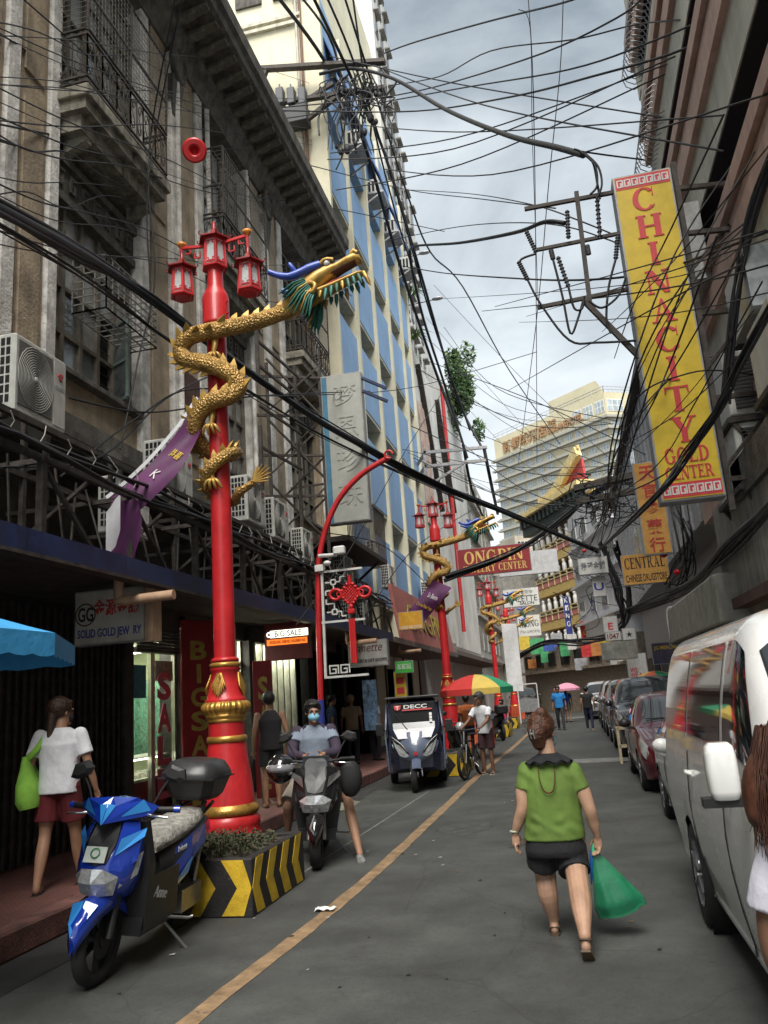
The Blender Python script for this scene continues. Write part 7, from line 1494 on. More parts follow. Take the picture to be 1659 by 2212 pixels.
limb(mb, [V((gx-.17, gy, 1.33)), V((gx-.195, gy-.0, 1.22)), V((gx-.19, gy+.02, 1.13)), V((gx-.10, gy+.16, 1.04)), V((gx-.02, gy+.26, 1.06))], [.052, .047, .041, .035, .026]); hand(mb, V((gx-.02, gy+.26, 1.06)), (.8, .6, .1), (0, .3, 1), .6)
limb(mb, [V((gx+.185, gy, 1.30)), V((gx+.21, gy, 1.1)), V((gx+.2, gy+.1, .9))], [.052, .04, .026]); hand(mb, V((gx+.2, gy+.1, .9)), (0, .2, -1), (0, 1, 0), .6)
melt(mb, 'body', skinmat('skin_warm_brown', (.21, .11, .068)), G, .006, 3)
mb = MB(); torso(mb, [((gx, gy, .82), .185, .14), ((gx, gy, 1.0), .17, .125), ((gx, gy, 1.25), .17, .118), ((gx, gy, 1.35), .165, .1), ((gx, gy, 1.405), .09, .07)], 24)
limb(mb, [V((gx-.165, gy, 1.33)), V((gx-.185, gy, 1.28)), V((gx-.195, gy, 1.235))], [.058, .06, .064], end=False); limb(mb, [V((gx+.175, gy, 1.30)), V((gx+.2, gy, 1.22))], [.072, .072]); melt(mb, 'pale_shirt', cloth('pale_lilac_shirt', (.55, .54, .60)), G, .008, 4)
mb = MB(); torso(mb, [((gx, gy, .95), .165, .12), ((gx, gy, .8), .18, .13)]); limb(mb, [V((gx-.1, gy, .84)), V((gx-.11, gy, .45)), V((gx-.11, gy, .12))], [.1, .075, .06]); limb(mb, [V((gx+.1, gy, .84)), V((gx+.11, gy, .45)), V((gx+.11, gy, .12))], [.1, .075, .06]); melt(mb, 'jeans', cloth('dark_jeans', (.02, .022, .03)), G, .01, 4)
mb = MB(); mb.ball((0, -.02, .04), .105, 18, T=TH, sx=1.02, sy=1.08); 
limb(mb, [TH @ V((-.07, -.03, .02)), TH @ V((-.115, -.05, -.03)), TH @ V((-.125, -.06, -.09)), TH @ V((-.10, -.07, -.12))], [.06, .052, .045, .02]); limb(mb, [TH @ V((0, -.07, .02)), TH @ V((0, -.10, -.06)), TH @ V((0, -.10, -.12))], [.08, .075, .04], sq=1.3); limb(mb, [TH @ V((.07, -.03, .02)), TH @ V((.115, -.05, -.05)), TH @ V((.11, -.06, -.12))], [.06, .05, .03])
melt(mb, 'reddish_hair', M('reddish_brown_hair', (.075, .028, .015), .5, var=.35, scale=30), G, .008, 2)
m_ = MB(); rnd = random.Random(4)
for i in range(900):
    a = R(rnd.uniform(140, 400)); r0 = .10; x = .132*math.cos(a); y_ = -.03+.14*math.sin(a); b_ = [TH @ V((x*f*(1+.10*rnd.random()), y_*f*(1+.1*rnd.random())-.02, z+rnd.uniform(-.012, .012))) for f, z in ((.85, .07), (1.05, -.01), (1.1, -.08), (1.03+rnd.uniform(-.2, .15), -.14+rnd.uniform(-.03, .03)))]; m_.tube(b_, [.0013, .0015, .0013, .0006], 3)
tag(m_.build('hair_strands', mHairBr if 0 else M('reddish_brown_hair', (.075, .028, .015), .5, var=.35, scale=30), G), kind='stuff')
m_ = MB(); m_.tube([(gx-.09, gy-.06, 1.37), (gx-.1, gy-.12, 1.25), (gx-.05, gy-.135, 1.05)], .012, 6); m_.build('black_strap', mBlack, G)
# striped vendor umbrella, pink umbrella, blue parasol at the left edge
def parasol(label, loc, r_, h_, z, cols, cat='umbrella', n=8, tilt=0., pole=True):
    t = thing('umbrella', label, cat, loc); T = MX.Rotation(tilt, 4, 'Y')
    for k in range(n):
        m_ = MB(MX.Translation((0, 0, z)) @ T); a0, a1 = 2*math.pi*k/n, 2*math.pi*(k+1)/n
        m_.sheet(lambda u, v: (r_*u*math.cos(lerp(a0, a1, v))*(1-.06*math.sin(math.pi*v)), r_*u*math.sin(lerp(a0, a1, v))*(1-.06*math.sin(math.pi*v)), h_*(1-u**1.9)-.0), 6, 4); m_.sheet(lambda u, v: (r_*(1-.06*math.sin(math.pi*v))*math.cos(lerp(a0, a1, v))*(1+.0*u), r_*(1-.06*math.sin(math.pi*v))*math.sin(lerp(a0, a1, v)), -.16*r_*u), 1, 4); m_.build('canopy_panel', cols[k % len(cols)], t)
    if pole: m_ = MB(); m_.tube([(0, 0, 0), (0, 0, z+h_)], .018, 7); m_.build('pole', mAlu, t)
    return t
cl = lambda nm, c: M(nm, c, .75, var=.08, bump=.1)
parasol('big red, yellow and green vendor umbrella beside the second lamp post', (-2.45, 21.4, 0), .95, .36, 1.78, [cl('umb_red', (.5, .035, .03)), cl('umb_red', (.5, .035, .03)), cl('umb_yellow', (.62, .45, .10)), cl('umb_green', (.03, .28, .14))], n=8)
parasol('small pink umbrella above the woman in royal blue', (-.30, 39.9, 0), .62, .26, 1.55, [cl('umb_pink', (.65, .28, .38))])
parasol('striped green and yellow umbrella top showing behind the black SUV', (2.3, 24.5, 0), .75, .3, 1.62, [cl('umb_green', (.03, .28, .14)), cl('umb_yellow', (.62, .45, .10)), cl('umb_red2', (.55, .12, .06))])
t = thing('parasol', 'bright blue canvas parasol corner cutting in at the left edge', 'umbrella', (-3.9, 4.1, 0), world=True); mBC_ = M('blue_canvas', (.045, .30, .60), .7, var=.1, bump=.25, bscale=14)
c0 = V((-3.95, 4.15, 2.62)); cor = [V((-4.95, 3.15, 2.22)), V((-2.88, 3.25, 2.2)), V((-2.80, 4.05, 2.19)), V((-3.3, 5.0, 2.2)), V((-4.95, 5.15, 2.22))]
for i in range(5):
    m_ = MB(); a, b_ = cor[i], cor[(i+1) % 5]
    m_.sheet(lambda u, v: c0.lerp(a.lerp(b_, v), u)-V((0, 0, .03*math.sin(math.pi*u))), 6, 6); m_.sheet(lambda u, v: a.lerp(b_, v)-V((0, 0, .13*u+.008*math.sin(v*30)*u)), 2, 14); m_.build('canopy_panel', mBC_, t)
m_ = MB(); m_.tube([(-3.95, 4.15, .0), (-3.95, 4.15, 2.62)], .025, 8); m_.build('pole', mAlu, t)
# ================================================================ signs
mFrameS = M('sign_metal_frame', (.30, .30, .30), .5, .5, var=.15); mBlackL = M('black_lettering', (.02, .02, .02), .6); mBlueLet = M('blue_lettering', (.04, .05, .26), .6)
def greek(T, w_, h_, n, mat, parent):
    u = w_/n; s = h_*.11
    for i in range(n):
        m_ = MB(T @ MX.Translation((-w_/2+i*u, -h_/2, 0))); a, b_ = u*.06, u*.94; y0, y1 = h_*.14, h_*.86
        for (x0, yy0, x1, yy1) in ((a, y1-s, b_, y1), (a, y0, a+s, y1-s), (a+s, y0, b_-u*.22, y0+s), (b_-u*.22-s, y0+s, b_-u*.22, y1-s*2.6), (a+s*2.6, y1-s*3.6, b_-u*.22-s, y1-s*2.6), (b_-s, y0, b_, y1-s)): m_.box(x0, x1, yy0, yy1, 0, .004)
        m_.build('meander', mat, parent)
# CHINA CITY tower sign
CC = thing('tower_sign', 'tall yellow CHINA CITY GOLD CENTER sign with red letters, right', 'sign', (1.77, 10.5, 3.9), world=True)
x0, x1, z0, z1, yy = 1.39, 2.12, 3.89, 8.52, 10.5
m_ = MB(); m_.box(x0-.03, x1+.03, yy, yy+.28, z0-.03, z1+.03, b=.01); m_.build('casing', mFrameS, CC)
m_ = MB(); m_.box(x0, x1, yy-.012, yy-.001, z0, z1); m_.build('face', mYelS, CC)
mLetR = M('sign_letter_red', (.55, .045, .05), .5, var=.08)
for i, c in enumerate('CHINACITY'):
    dx = {0: -.02, 8: .02}.get(i, 0); serif_text('letter', c, FACECAM((x0+x1)/2+dx, yy-.014, 8.13-i*.418), .34, mLetR, CC, width={'I': .13, 'C': .30, 'H': .34, 'N': .32, 'A': .32, 'T': .30, 'Y': .33}[c], ext=.008)
serif_text('letters', 'GOLD', FACECAM(1.755, yy-.014, 4.45), .2, mLetR, CC, width=.54, ext=.008); serif_text('letters', 'CENTER', FACECAM(1.755, yy-.014, 4.22), .165, mLetR, CC, width=.58, ext=.008, gap=.06)
for zc in (4.0, 8.42):
    m_ = MB(); m_.box(x0+.005, x1-.005, yy-.016, yy-.012, zc-.095, zc+.095); m_.build('red_band', mLetR, CC); greek(FACECAM((x0+x1)/2, yy-.0165, zc), x1-x0-.03, .16, 7, mWhite, CC)
m_ = MB()
for z in (4.1, 5.2, 6.4, 7.6, 8.3): m_.bar((x1, yy+.15, z), (3.2, yy+.4, z+.05), .06)
for z in (4.2, 5.6, 7.0): m_.bar((x1+.05, yy+.15, z), (3.1, yy+.5, z+1.0), .045)
m_.bar((x1+.1, yy+.16, 3.7), (x1+.1, yy+.16, 8.7), .07); m_.build('bracket', mSteel, CC)
# louvred units and white ducts behind it
mLouv = M('louvre_dark', (.04, .04, .042), .6, var=.2)
for i, (ya, yb, za, zb, xf, nm, lab) in enumerate(((8.6, 9.7, 4.75, 5.6, 2.5, 'condenser_unit', 'upper dark louvred condenser with cream frame at right edge'), (10.9, 12.4, 5.0, 5.9, 2.45, 'condenser_unit', 'middle louvred condenser behind the yellow sign'), (10.9, 12.4, 4.1, 4.9, 2.45, 'condenser_unit', 'lowest louvred condenser behind the yellow sign'))):
    t = thing(nm, lab, 'air conditioner', (xf+.3, ya, za), 0, 'condensers on the right wall', world=True); m_ = MB(); m_.box(xf, xf+.6, ya, yb, za, zb, b=.02); m_.build('casing', mACw, t)
    for q in range(14): z = lerp(za+.1, zb-.1, q/13); m_ = MB(); m_.box(xf+.08, xf+.56, ya-.03, ya-.004, z-.018, z+.012); m_.build('louvre', mLouv, t)
    m_ = MB(); m_.box(xf-.06, xf+.7, ya-.05, yb, za-.1, za-.03); m_.bar((xf, ya, za-.08), (2.9, ya, za-.8), .06); m_.bar((xf, yb-.1, za-.08), (2.9, yb-.1, za-.8), .06); m_.build('shelf', mSteel, t)
t = thing('metal_duct', 'pale sheet metal duct behind the yellow tower sign', 'duct', (2.5, 12, 6), world=True)
m_ = MB(); m_.box(2.46, 2.86, 12.4, 13.4, 7.75, 9.1); m_.build('upper_box', M('sheet_metal_pale', (.42, .43, .42), .4, .4, var=.2, streak=.4, dirt=(.2, .14, .09)), t); m_ = MB(); m_.box(2.5, 2.8, 9.2, 10.3, 5.75, 6.5); m_.build('lower_box', M('galvanised_duct', (.34, .36, .37), .4, .5, var=.2), t)
# transformer-style cable bracket to the left of the sign
BRK = thing('cable_bracket', 'steel crossarm frame with cable terminators left of the yellow tower sign', 'bracket', (1.4, 10.6, 6), world=True)
YB_ = 10.62; g2 = lambda px, py, dy=0: GY(px, py, YB_+dy)
for a, b_, w_ in (((1133, 452), (1345, 412), .05), ((1160, 540), (1360, 500), .045), ((1160, 665), (1380, 620), .05), ((1245, 415), (1275, 660), .06), ((1262, 650), (1388, 778), .07)): m_ = MB(); m_.bar(g2(*a), g2(*b_), w_); m_.build('arm', mSteel, BRK)
mIns = M('insulator_grey', (.10, .10, .11), .45, var=.2)
for (a, b_) in (((1137, 500), (1158, 545)), ((1225, 455), (1228, 515)), ((1290, 430), (1296, 515)), ((1190, 540), (1195, 560)), ((1268, 530), (1272, 550)), ((1120, 565), (1140, 605)), ((1205, 555), (1228, 620)), ((1335, 505), (1330, 560))):
    P0, P1_ = g2(*a, -.05), g2(*b_, -.05); m_ = MB(); n = 9; m_.tube([P0, P1_], .022, 7)
    for k in range(n): c = P0.lerp(P1_, (k+.5)/n); d = (P1_-P0).normalized()*.004; m_.tube([c-d, c+d], .036, 8)
    m_.build('insulator', mIns, BRK)
for k, pts in enumerate((((1158, 548), (1122, 565), (1140, 605), (1170, 660), (1230, 735), (1290, 740), (1385, 735)), ((1195, 562), (1215, 640), (1232, 720), (1248, 690), (1262, 640)), ((1228, 620), (1240, 665), (1256, 668), (1262, 650)), ((1330, 560), (1315, 620), (1310, 690), (1320, 720)), ((1272, 650), (1300, 665), (1335, 640), (1352, 600)), ((1296, 430), (1290, 395), (1280, 350), (1255, 328), (1240, 322)), ((1288, 430), (1300, 400), (1292, 360), (1262, 330)), ((1275, 420), (1290, 400), (1284, 355), (1250, 325)))):
    m_ = MB(); m_.tube(spline([g2(*p, -.06-.02*k) for p in pts], 5), .016, 6); m_.build('jumper_cable', mCable, BRK)
# drugstore signs
t = thing('hanging_sign', 'tall orange hanging sign with red Chinese characters beyond the yellow tower sign', 'sign', (2.15, 18.9, 4.2), world=True)
m_ = MB(); m_.box(1.93, 2.55, 18.9, 19.05, 4.42, 6.6); m_.build('casing', mFrameS, t); m_ = MB(); m_.box(1.96, 2.52, 18.888, 18.899, 4.45, 6.57); m_.build('face', M('sign_orange', (.52, .27, .06), .6, var=.15), t)
for i, c in enumerate('天官參藥行'): text('character', c, FACECAM(2.24, 18.887, 6.33-i*.42), .34, M('sign_letter_red2', (.42, .04, .03), .6), t, ext=.006, bold=.02)
t = thing('hanging_sign', 'orange CENTRAL CHINESE DRUGSTORE sign in dark letters', 'sign', (2.3, 22.5, 4.2), world=True)
m_ = MB(); m_.box(1.66, 2.86, 22.5, 22.62, 4.18, 5.02); m_.build('casing', mFrameS, t); m_ = MB(); m_.box(1.68, 2.84, 22.488, 22.499, 4.2, 5.0); m_.build('face', M('sign_orange', (.52, .27, .06), .6, var=.15), t)
serif_text('letters', 'CENTRAL', FACECAM(2.26, 22.487, 4.77), .3, mBlackL, t, width=1.04); text('letters', 'CHINESE DRUGSTORE', FACECAM(2.26, 22.487, 4.36), .2, mBlackL, t, width=1.06, bold=.02)
def board(name, label, xa, xb, za, zb, y, face, lines, cat='sign', frame_m=None, depth=.1, tail=None):
    t = thing(name, label, cat, ((xa+xb)/2, y, za), world=True)
    m_ = MB(); m_.box(xa-.02, xb+.02, y, y+depth, za-.02, zb+.02); m_.build('casing', frame_m or mFrameS, t); m_ = MB(); m_.box(xa, xb, y-.012, y-.001, za, zb); m_.build('face', face, t)
    for (s, u, v, h_, w_, mat, sty) in lines:
        T = FACECAM(lerp(xa, xb, u), y-.013, lerp(za, zb, v))
        if sty == 'serif': serif_text('letters', s, T, h_, mat, t, width=w_)
        else: text('letters', s, T, h_, mat, t, width=w_, ext=.005, bold=.02 if sty == 'b' else 0., shear=.3 if sty == 'i' else 0)
    return t
mSgW = M('sign_white_face', (.55, .55, .52), .6, var=.12, streak=.35, dirt=(.3, .28, .24)); mGoldS = M('sign_gold_letter', (.58, .40, .12), .5)
board('hanging_sign', 'dark red ONGPIN JEWELRY CENTER sign with gold letters over the street', -3.66, -.98, 5.95, 6.95, 30, M('sign_dark_red', (.22, .018, .022), .6, var=.12), [('ONGPIN', .5, .66, .46, 2.2, mGoldS, 'serif'), ('JEWELRY CENTER', .5, .22, .27, 2.4, mGoldS, 'serif')])
board('hanging_sign', 'white sign with grey Chinese characters left of the drugstore sign', .62, 1.50, 5.05, 5.55, 26, mSgW, [('希望金舖', .5, .5, .26, .75, M('grey_letter', (.16, .16, .17), .6), 'b')])
board('hanging_sign', 'small white sign with a dark blue crescent below the Chinese sign', .98, 1.36, 4.35, 4.95, 26.2, mSgW, [('U', .5, .5, .24, .3, mBlueLet, 'b')])
board('hanging_sign', 'white 1047 number sign among tangled cables', 1.18, 1.62, 2.95, 3.2, 26.2, mSgW, [('1047', .5, .5, .17, .36, M('maroon_letter', (.2, .03, .03), .6), 'b')])
board('hanging_sign', 'white sign with red letter above the 1047 sign', 1.16, 1.58, 3.2, 3.7, 26.4, mSgW, [('E', .5, .4, .22, .16, mLetR, 'b')])
board('hanging_sign', 'weathered grey board below the 1047 sign', .98, 1.98, 2.35, 2.85, 25.5, M('weathered_board', (.25, .25, .22), .8, var=.25, streak=.5), [])
board('hanging_sign', 'small white sign with a star emblem right of the 1047 sign', 1.72, 2.1, 2.95, 3.3, 26.6, mSgW, [('★', .5, .5, .2, .2, mBlackL, '')])
board('hanging_sign', 'red Ongpin sign with yellow script over the far street', .95, 3.4, 4.6, 5.8, 56, mRedS, [('Ongpin', .45, .35, .7, 1.9, mYelS, 'i'), ('王彬商場', .45, .8, .34, 1.6, mYelS, '')])
board('hanging_sign', 'blue vertical KING GOLD sign with white letters', .02, .42, 2.9, 7.6, 56.5, M('sign_deep_blue', (.025, .035, .20), .6), [(c, .5, .95-i*.115, .36, .24, mWhite, 'b') for i, c in enumerate('KING GOLD') if c != ' '])
board('hanging_sign', 'black and violet JG MERCHANDISE sign near the cyclist', 2.28, 3.36, 2.1, 2.66, 24, M('sign_dark_violet', (.06, .05, .09), .5, var=.4, scale=3), [('JG MERCHANDISE', .5, .75, .13, .98, mYelS, 'b')])
board('shop_sign', 'white and red sign on the wall below the grey board, right', 1.95, 2.6, 1.75, 2.6, 30, mSgW, [('WE', .3, .35, .16, .25, mLetR, 'b'), ('WE A', .4, .15, .16, .4, mLetR, 'b')])
board('shop_sign', 'orange-red panel sign beside the far right dragon post', 2.2, 3.4, 2.9, 5.0, 57, M('sign_orange_red', (.55, .09, .05), .6), [('福', .6, .6, .7, .7, mWhite, 'b')])
board('shop_sign', 'PARIS sign in grey serif letters behind the second dragon head', -2.6, .0, 6.6, 7.6, 36, M('sign_pale_grey', (.42, .42, .42), .6, var=.1), [('PARIS', .6, .6, .36, 1.3, mGreyB, '')])
board('shop_sign', 'white PALETTE SALON sign behind the third lamp post', -3.3, -1.3, 6.3, 7.3, 47, mSgW, [('PALETTE', .55, .42, .34, 1.6, mBlackL, ''), ('SALON', .65, .15, .17, .8, mBlackL, 'b'), ('爱爱亚伯', .6, .8, .2, .9, mBlackL, '')])
board('shop_sign', 'white signboard half hidden behind the fourth dragon', -3.6, -1.9, 5.6, 7.2, 64, mSgW, [('HIONG', .5, .6, .5, 1.5, mBlackL, 'serif'), ('(TEA GARDEN)', .5, .2, .26, 1.5, mBlackL, '')])
board('shop_sign', 'small white board with red upright sign beyond the fourth lamp post', -3.5, -2.2, 2.8, 3.9, 66, mSgW, [])
board('hanging_sign', 'orange TNT sign with navy strip above the far shops', -4.48, -3.82, 3.5, 3.98, 22, M('sign_bright_orange', (.60, .30, .03), .5, var=.08), [('TNT', .5, .66, .2, .34, mYelS, 'i'), ('LOAD NA DITO!', .5, .13, .085, .58, mWhite, 'b')])
board('hanging_sign', 'grey Janette jewelry and gift shoppe sign with cursive name', -4.88, -4.0, 2.45, 3.0, 18, M('sign_dim_grey', (.30, .29, .28), .7, var=.15, streak=.4), [('Janette', .5, .68, .26, .7, M('dark_red_script', (.09, .02, .02), .6), 'i'), ('JEWELRY & GIFT SHOPPE', .52, .18, .1, .84, mBlackL, 'b')], depth=.2)
board('shop_sign', 'bright green BIG BIG SALE board under the pale canopy', -4.45, -4.0, 2.32, 2.6, 21, M('sign_green', (.05, .42, .05), .5), [('BIG BIG SALE', .52, .55, .14, .36, mWhite, 'b')])
board('shop_sign', 'yellow upright panel with red marks beyond the cursive sign', -4.55, -4.25, .5, 2.35, 21.2, mYelS, [(c, .5, .88-i*.14, .17, .2, mLetR, 'b') for i, c in enumerate('■■■■■■')])
board('shop_sign', 'dim CCTV notice on a pillar behind the three-wheeler', -4.9, -4.6, 1.9, 2.4, 23, M('cctv_yellow', (.35, .30, .1), .7), [('CCTV', .5, .2, .1, .24, mBlackL, 'b')])
t = board('hanging_sign', 'white SOLID GOLD JEWELRY sign with red Chinese characters under the canopy', -5.60, -4.72, 2.56, 3.16, 8.5, M('sign_offwhite', (.45, .44, .38), .6, var=.15, streak=.35, dirt=(.25, .22, .17)), [('金源金舖', .6, .68, .2, .58, M('sign_letter_red2', (.42, .04, .03), .6), 'b'), ('SOLID GOLD JEW  RY', .5, .17, .13, .82, mBlueLet, 'b'), ('GG', .15, .57, .17, .2, mBlackL, 'b')], depth=.16)
m_ = MB(); m_.box(-4.70, -4.6, 8.47, 8.68, 2.53, 3.19); m_.build('end_cap', M('sign_tan_end', (.35, .24, .15), .6, var=.2), t)
m_ = MB(FACECAM(-5.47, 8.486, 2.9)); m_.lathe([(.12, 0), (.135, .001), (.135, .004), (.12, .005)], 24, m_.T, caps=False); m_.build('ring_logo', mBlackL, t)
# lit BIG SALE sign
t = thing('lit_sign', 'glowing BIG SALE sign box with orange strip over the gold shop', 'sign', (-4.85, 14.2, 2.5), world=True)
m_ = MB(); m_.box(-5.45, -4.6, 14.2, 14.4, 2.52, 3.2); m_.build('casing', M('dark_red_box', (.10, .01, .012), .5), t)
def glow(nm, c, e): return M(nm, c, .5, var=0, emit=e)
for i in range(7): m_ = MB(); xx = -5.33+i*.105; m_.box(xx, xx+.1, 14.185, 14.199, 2.93, 3.06); m_.build('lit_panel', glow('sign_glow_white', (.9, .93, .75), .75), t)
text('letters', 'BIG SALE', FACECAM(-4.98, 14.184, 2.995), .11, mBlackL, t, width=.52, ext=.004, bold=.02)
for xx in (-5.35, -4.66): m_ = MB(FACECAM(xx, 14.184, 2.99)); m_.lathe([(.03, 0), (.05, .002), (.05, .006), (.03, .007)], 16, m_.T, caps=False); m_.build('ring_icon', glow('sign_glow_white', (.9, .93, .75), .75), t)
m_ = MB(); m_.box(-5.4, -4.62, 14.185, 14.199, 2.79, 2.90); m_.build('orange_strip', glow('sign_glow_orange', (.75, .16, .02), .5), t)
text('letters', 'WEDDING RING · DIAMONDS · ENGAGEMENT RING', FACECAM(-5.0, 14.184, 2.845), .055, mRedS, t, width=.7, ext=.003, bold=.02)
# tall grey-blue calligraphy sign on scaffold
t = thing('calligraphy_sign', 'tall blank grey-blue sign with raised calligraphy on a steel scaffold', 'sign', (-4.15, 16, 5.3), world=True)
m_ = MB(); m_.box(-4.62, -3.7, 16, 16.22, 5.34, 8.68, b=.01); m_.build('casing', mFrameS, t)
mFade = M('faded_grey_face', (.34, .345, .31), .6, var=.08, streak=.2, dirt=(.26, .27, .25)); m_ = MB(); m_.box(-4.48, -3.73, 15.988, 15.999, 5.37, 8.65); m_.build('face', mFade, t)
m_ = MB(); m_.box(-4.59, -4.48, 15.988, 15.999, 5.37, 8.65); m_.build('blue_edge', M('faded_blue_edge', (.05, .17, .26), .6, var=.2), t)
for i, c in enumerate('梦恩珍珠'): text('raised_character', c, FACECAM(-4.08, 15.987, 8.2-i*.75), .5, mFade, t, ext=.01)
m_ = MB()
for z in (5.2, 6.0, 6.9, 7.8, 8.7): m_.bar((-4.62, 16.1, z), (-6.0, 15.4, z), .05); m_.bar((-4.62, 16.1, z), (-5.6, 16.1, z-.8), .035)
for xx, y_ in ((-5.1, 15.7), (-5.6, 15.3), (-4.66, 16.1)): m_.bar((xx, y_, 4.6), (xx, y_, 8.9), .06)
for z in (5.0, 6.4, 7.8): m_.bar((-4.66, 16.1, z), (-5.6, 15.3, z+1.2), .04); m_.bar((-5.6, 15.3, z), (-4.66, 16.1, z+1.2), .04)
for z in (6.3, 7.1, 7.9, 8.4): m_.bar((-5.0, 13.2, z), (-5.0, 15.6, z+.2), .045)
for z in (6.1, 8.2): m_.bar((-5.0, 13.2, z-.6), (-5.0, 13.2, z+.6), .06)
m_.build('scaffold', mSteel, t)
for z in (8.55, 8.25): m_ = MB(); m_.bar((-3.7, 16.1, z), (-3.2, 16.3, z-.25), .06); m_.build('arm', M('navy_arm', (.02, .03, .08), .5), t)
# iron balcony at the end of the old building
t = thing('iron_balcony', 'dark iron balcony with slatted floor beside the grey-blue sign', 'balcony', (-5.4, 19, 5.6), world=True)
m_ = MB(); m_.box(-6, -4.6, 17.6, 21.6, 5.3, 5.42); m_.build('floor', mSteel, t)
for i in range(30): m_ = MB(); m_.bar((-4.62, 17.6+i*.138, 5.42), (-4.62, 17.6+i*.138, 6.7), .02); m_.build('baluster', mSteel, t)
m_ = MB(); m_.bar((-4.62, 17.5, 6.7), (-4.62, 21.6, 6.7), .04); m_.bar((-6, 17.6, 6.7), (-4.62, 17.6, 6.7), .04); m_.bar((-4.7, 18, 5.3), (-6, 18, 4.3), .06); m_.bar((-4.7, 21, 5.3), (-6, 21, 4.3), .06); m_.build('rail', mSteel, t)
# ---------------------------------------------------------------- red knot banner on curved red pole
KP = thing('curved_pole', 'slim curved red pole with knot ornament, camera and blue foot', 'pole', (-4.05, 13, .2), world=True)
m_ = MB(); m_.tube(spline([(-4.05, 13, 1.75), (-4.0, 13, 3.5), (-3.9, 13, 4.3), (-3.6, 13, 5.0), (-3.15, 13, 5.45), (-2.6, 13, 5.72)], 8), .05, 10); m_.build('pole', mRed, KP)
m_ = MB(); m_.tube([(-4.07, 13, .2), (-4.06, 13, 1.75)], .062, 12); m_.build('blue_foot', M('pole_blue', (.03, .045, .26), .5, var=.2, spots=.5, dirt=(.25, .08, .05)), KP)
m_ = MB(); m_.tube([(-2.6+.07*math.cos(a), 12.95, 5.75+.07*math.sin(a)) for a in [R(30*k) for k in range(11)]], .02, 6); m_.build('end_hook', mRed, KP)
m_ = MB(); m_.bar((-3.93, 12.96, 2.1), (-3.9, 12.96, 3.85), .04)
for z in (2.1, 3.0, 3.85): m_.bar((-3.95, 12.96, z), (-3.2, 12.96, z), .035)
m_.build('white_frame', mWhite, KP)
for (cx, cz, s) in ((-3.75, 3.62, 1), (-3.75, 3.2, -1)):
    m_ = MB()
    for a, b_ in (((0, 0), (.08, 0)), ((.08, 0), (.08, .08)), ((.08, .08), (0, .08)), ((0, .08), (0, 0)), ((.08, .04), (.16, .04)), ((.16, .04), (.16, .12)), ((.16, .12), (.24, .12)), ((0, .04), (-.1, .04)), ((.04, 0), (.04, -.1)), ((.04, -.1), (-.1, -.1)), ((-.1, -.1), (-.1, -.18))): m_.bar((cx+a[0], 12.95, cz+a[1]*s), (cx+b_[0], 12.95, cz+b_[1]*s), .022)
    m_.build('fret_bracket', mWhite, KP)
greek(FACECAM(-3.68, 12.94, 2.22), .38, .2, 2, mWhite, KP)
mKnot = M('red_knot_plastic', (.55, .02, .022), .35, var=.1)
def knot(name, T, parent):
    m_ = MB(T); q = .13
    for i in range(7):
        o = lerp(-q, q, i/6)*.85
        m_.tube([(o-q*.72*0-.5*(q)+.0, -.5*q+o*0, .01)]*1+[(o*.707-q*.707, o*.707+q*.707*0, .015), (o*.707, o*.707-q*.707, .015)] if 0 else [((o-q)*.72, (o+q)*.72, .012), ((o+q)*.72, (o-q)*.72, .012)], .013, 6); m_.tube([((o-q)*.72, (-o-q)*.72, .02), ((o+q)*.72, (-o+q)*.72, .02)], .013, 6)
    for s in (-1, 1):
        m_.tube([(s*(.15+.10+.10*math.cos(a)), .02+.085*math.sin(a), .015) for a in [R(30*k) for k in range(12)]], .028, 7, closed=True); m_.tube([(s*(.19+.04*math.cos(a)), .02+.045*math.sin(a), .02) for a in [R(36*k) for k in range(10)]], .014, 6, closed=True)
        for k in range(3): m_.ball((s*(.05+.045*k), .17-.05*k, .015), .034, 8); m_.ball((s*(.05+.035*k), -.14+.045*k, .015), .028, 8)
    m_.tube([(0, .17, .01), (0, .32, .01)], .03, 7); m_.ball((0, -.2, .01), .045, 8, sz=.7); m_.box(-.06, .06, -.32, -.24, -.02, .05, b=.012)
    for k in range(3): m_.tube([(-.035+.035*k, -.40, .01), (-.035+.035*k, -1.12, .01)], .022, 6)
    return m_.build(name, mKnot, parent)
knot('knot_ornament', FACECAM(-3.42, 12.93, 3.42), KP)
m_ = MB(); m_.tube([(-3.92, 12.9, 4.12), (-3.6, 12.85, 4.1)], .035, 7); m_.obox = None; m_.box(-3.62, -3.42, 12.7, 12.82, 4.08, 4.22, b=.02); m_.build('security_camera', mWhite, KP)
m_ = MB(); m_.ball((-3.78, 12.9, 3.98), .07, 10, sz=.7); m_.box(-4.0, -3.85, 12.88, 12.95, 3.86, 3.97); m_.build('dome_camera', mWhite, KP)
for (x, y, lab) in ((-4.2, 34, 'second red knot ornament on a curved pole beyond the pink signboard'), (-3.6, 72, 'small far red knot ornament near the vertical GOLD sign')):
    dup(KP, (x, y, .2), 0, lab)
KP['group'] = 'curved poles with red knots'
for o in bpy.data.objects:
    if o.name.startswith('curved_pole'): o['group'] = 'curved poles with red knots'
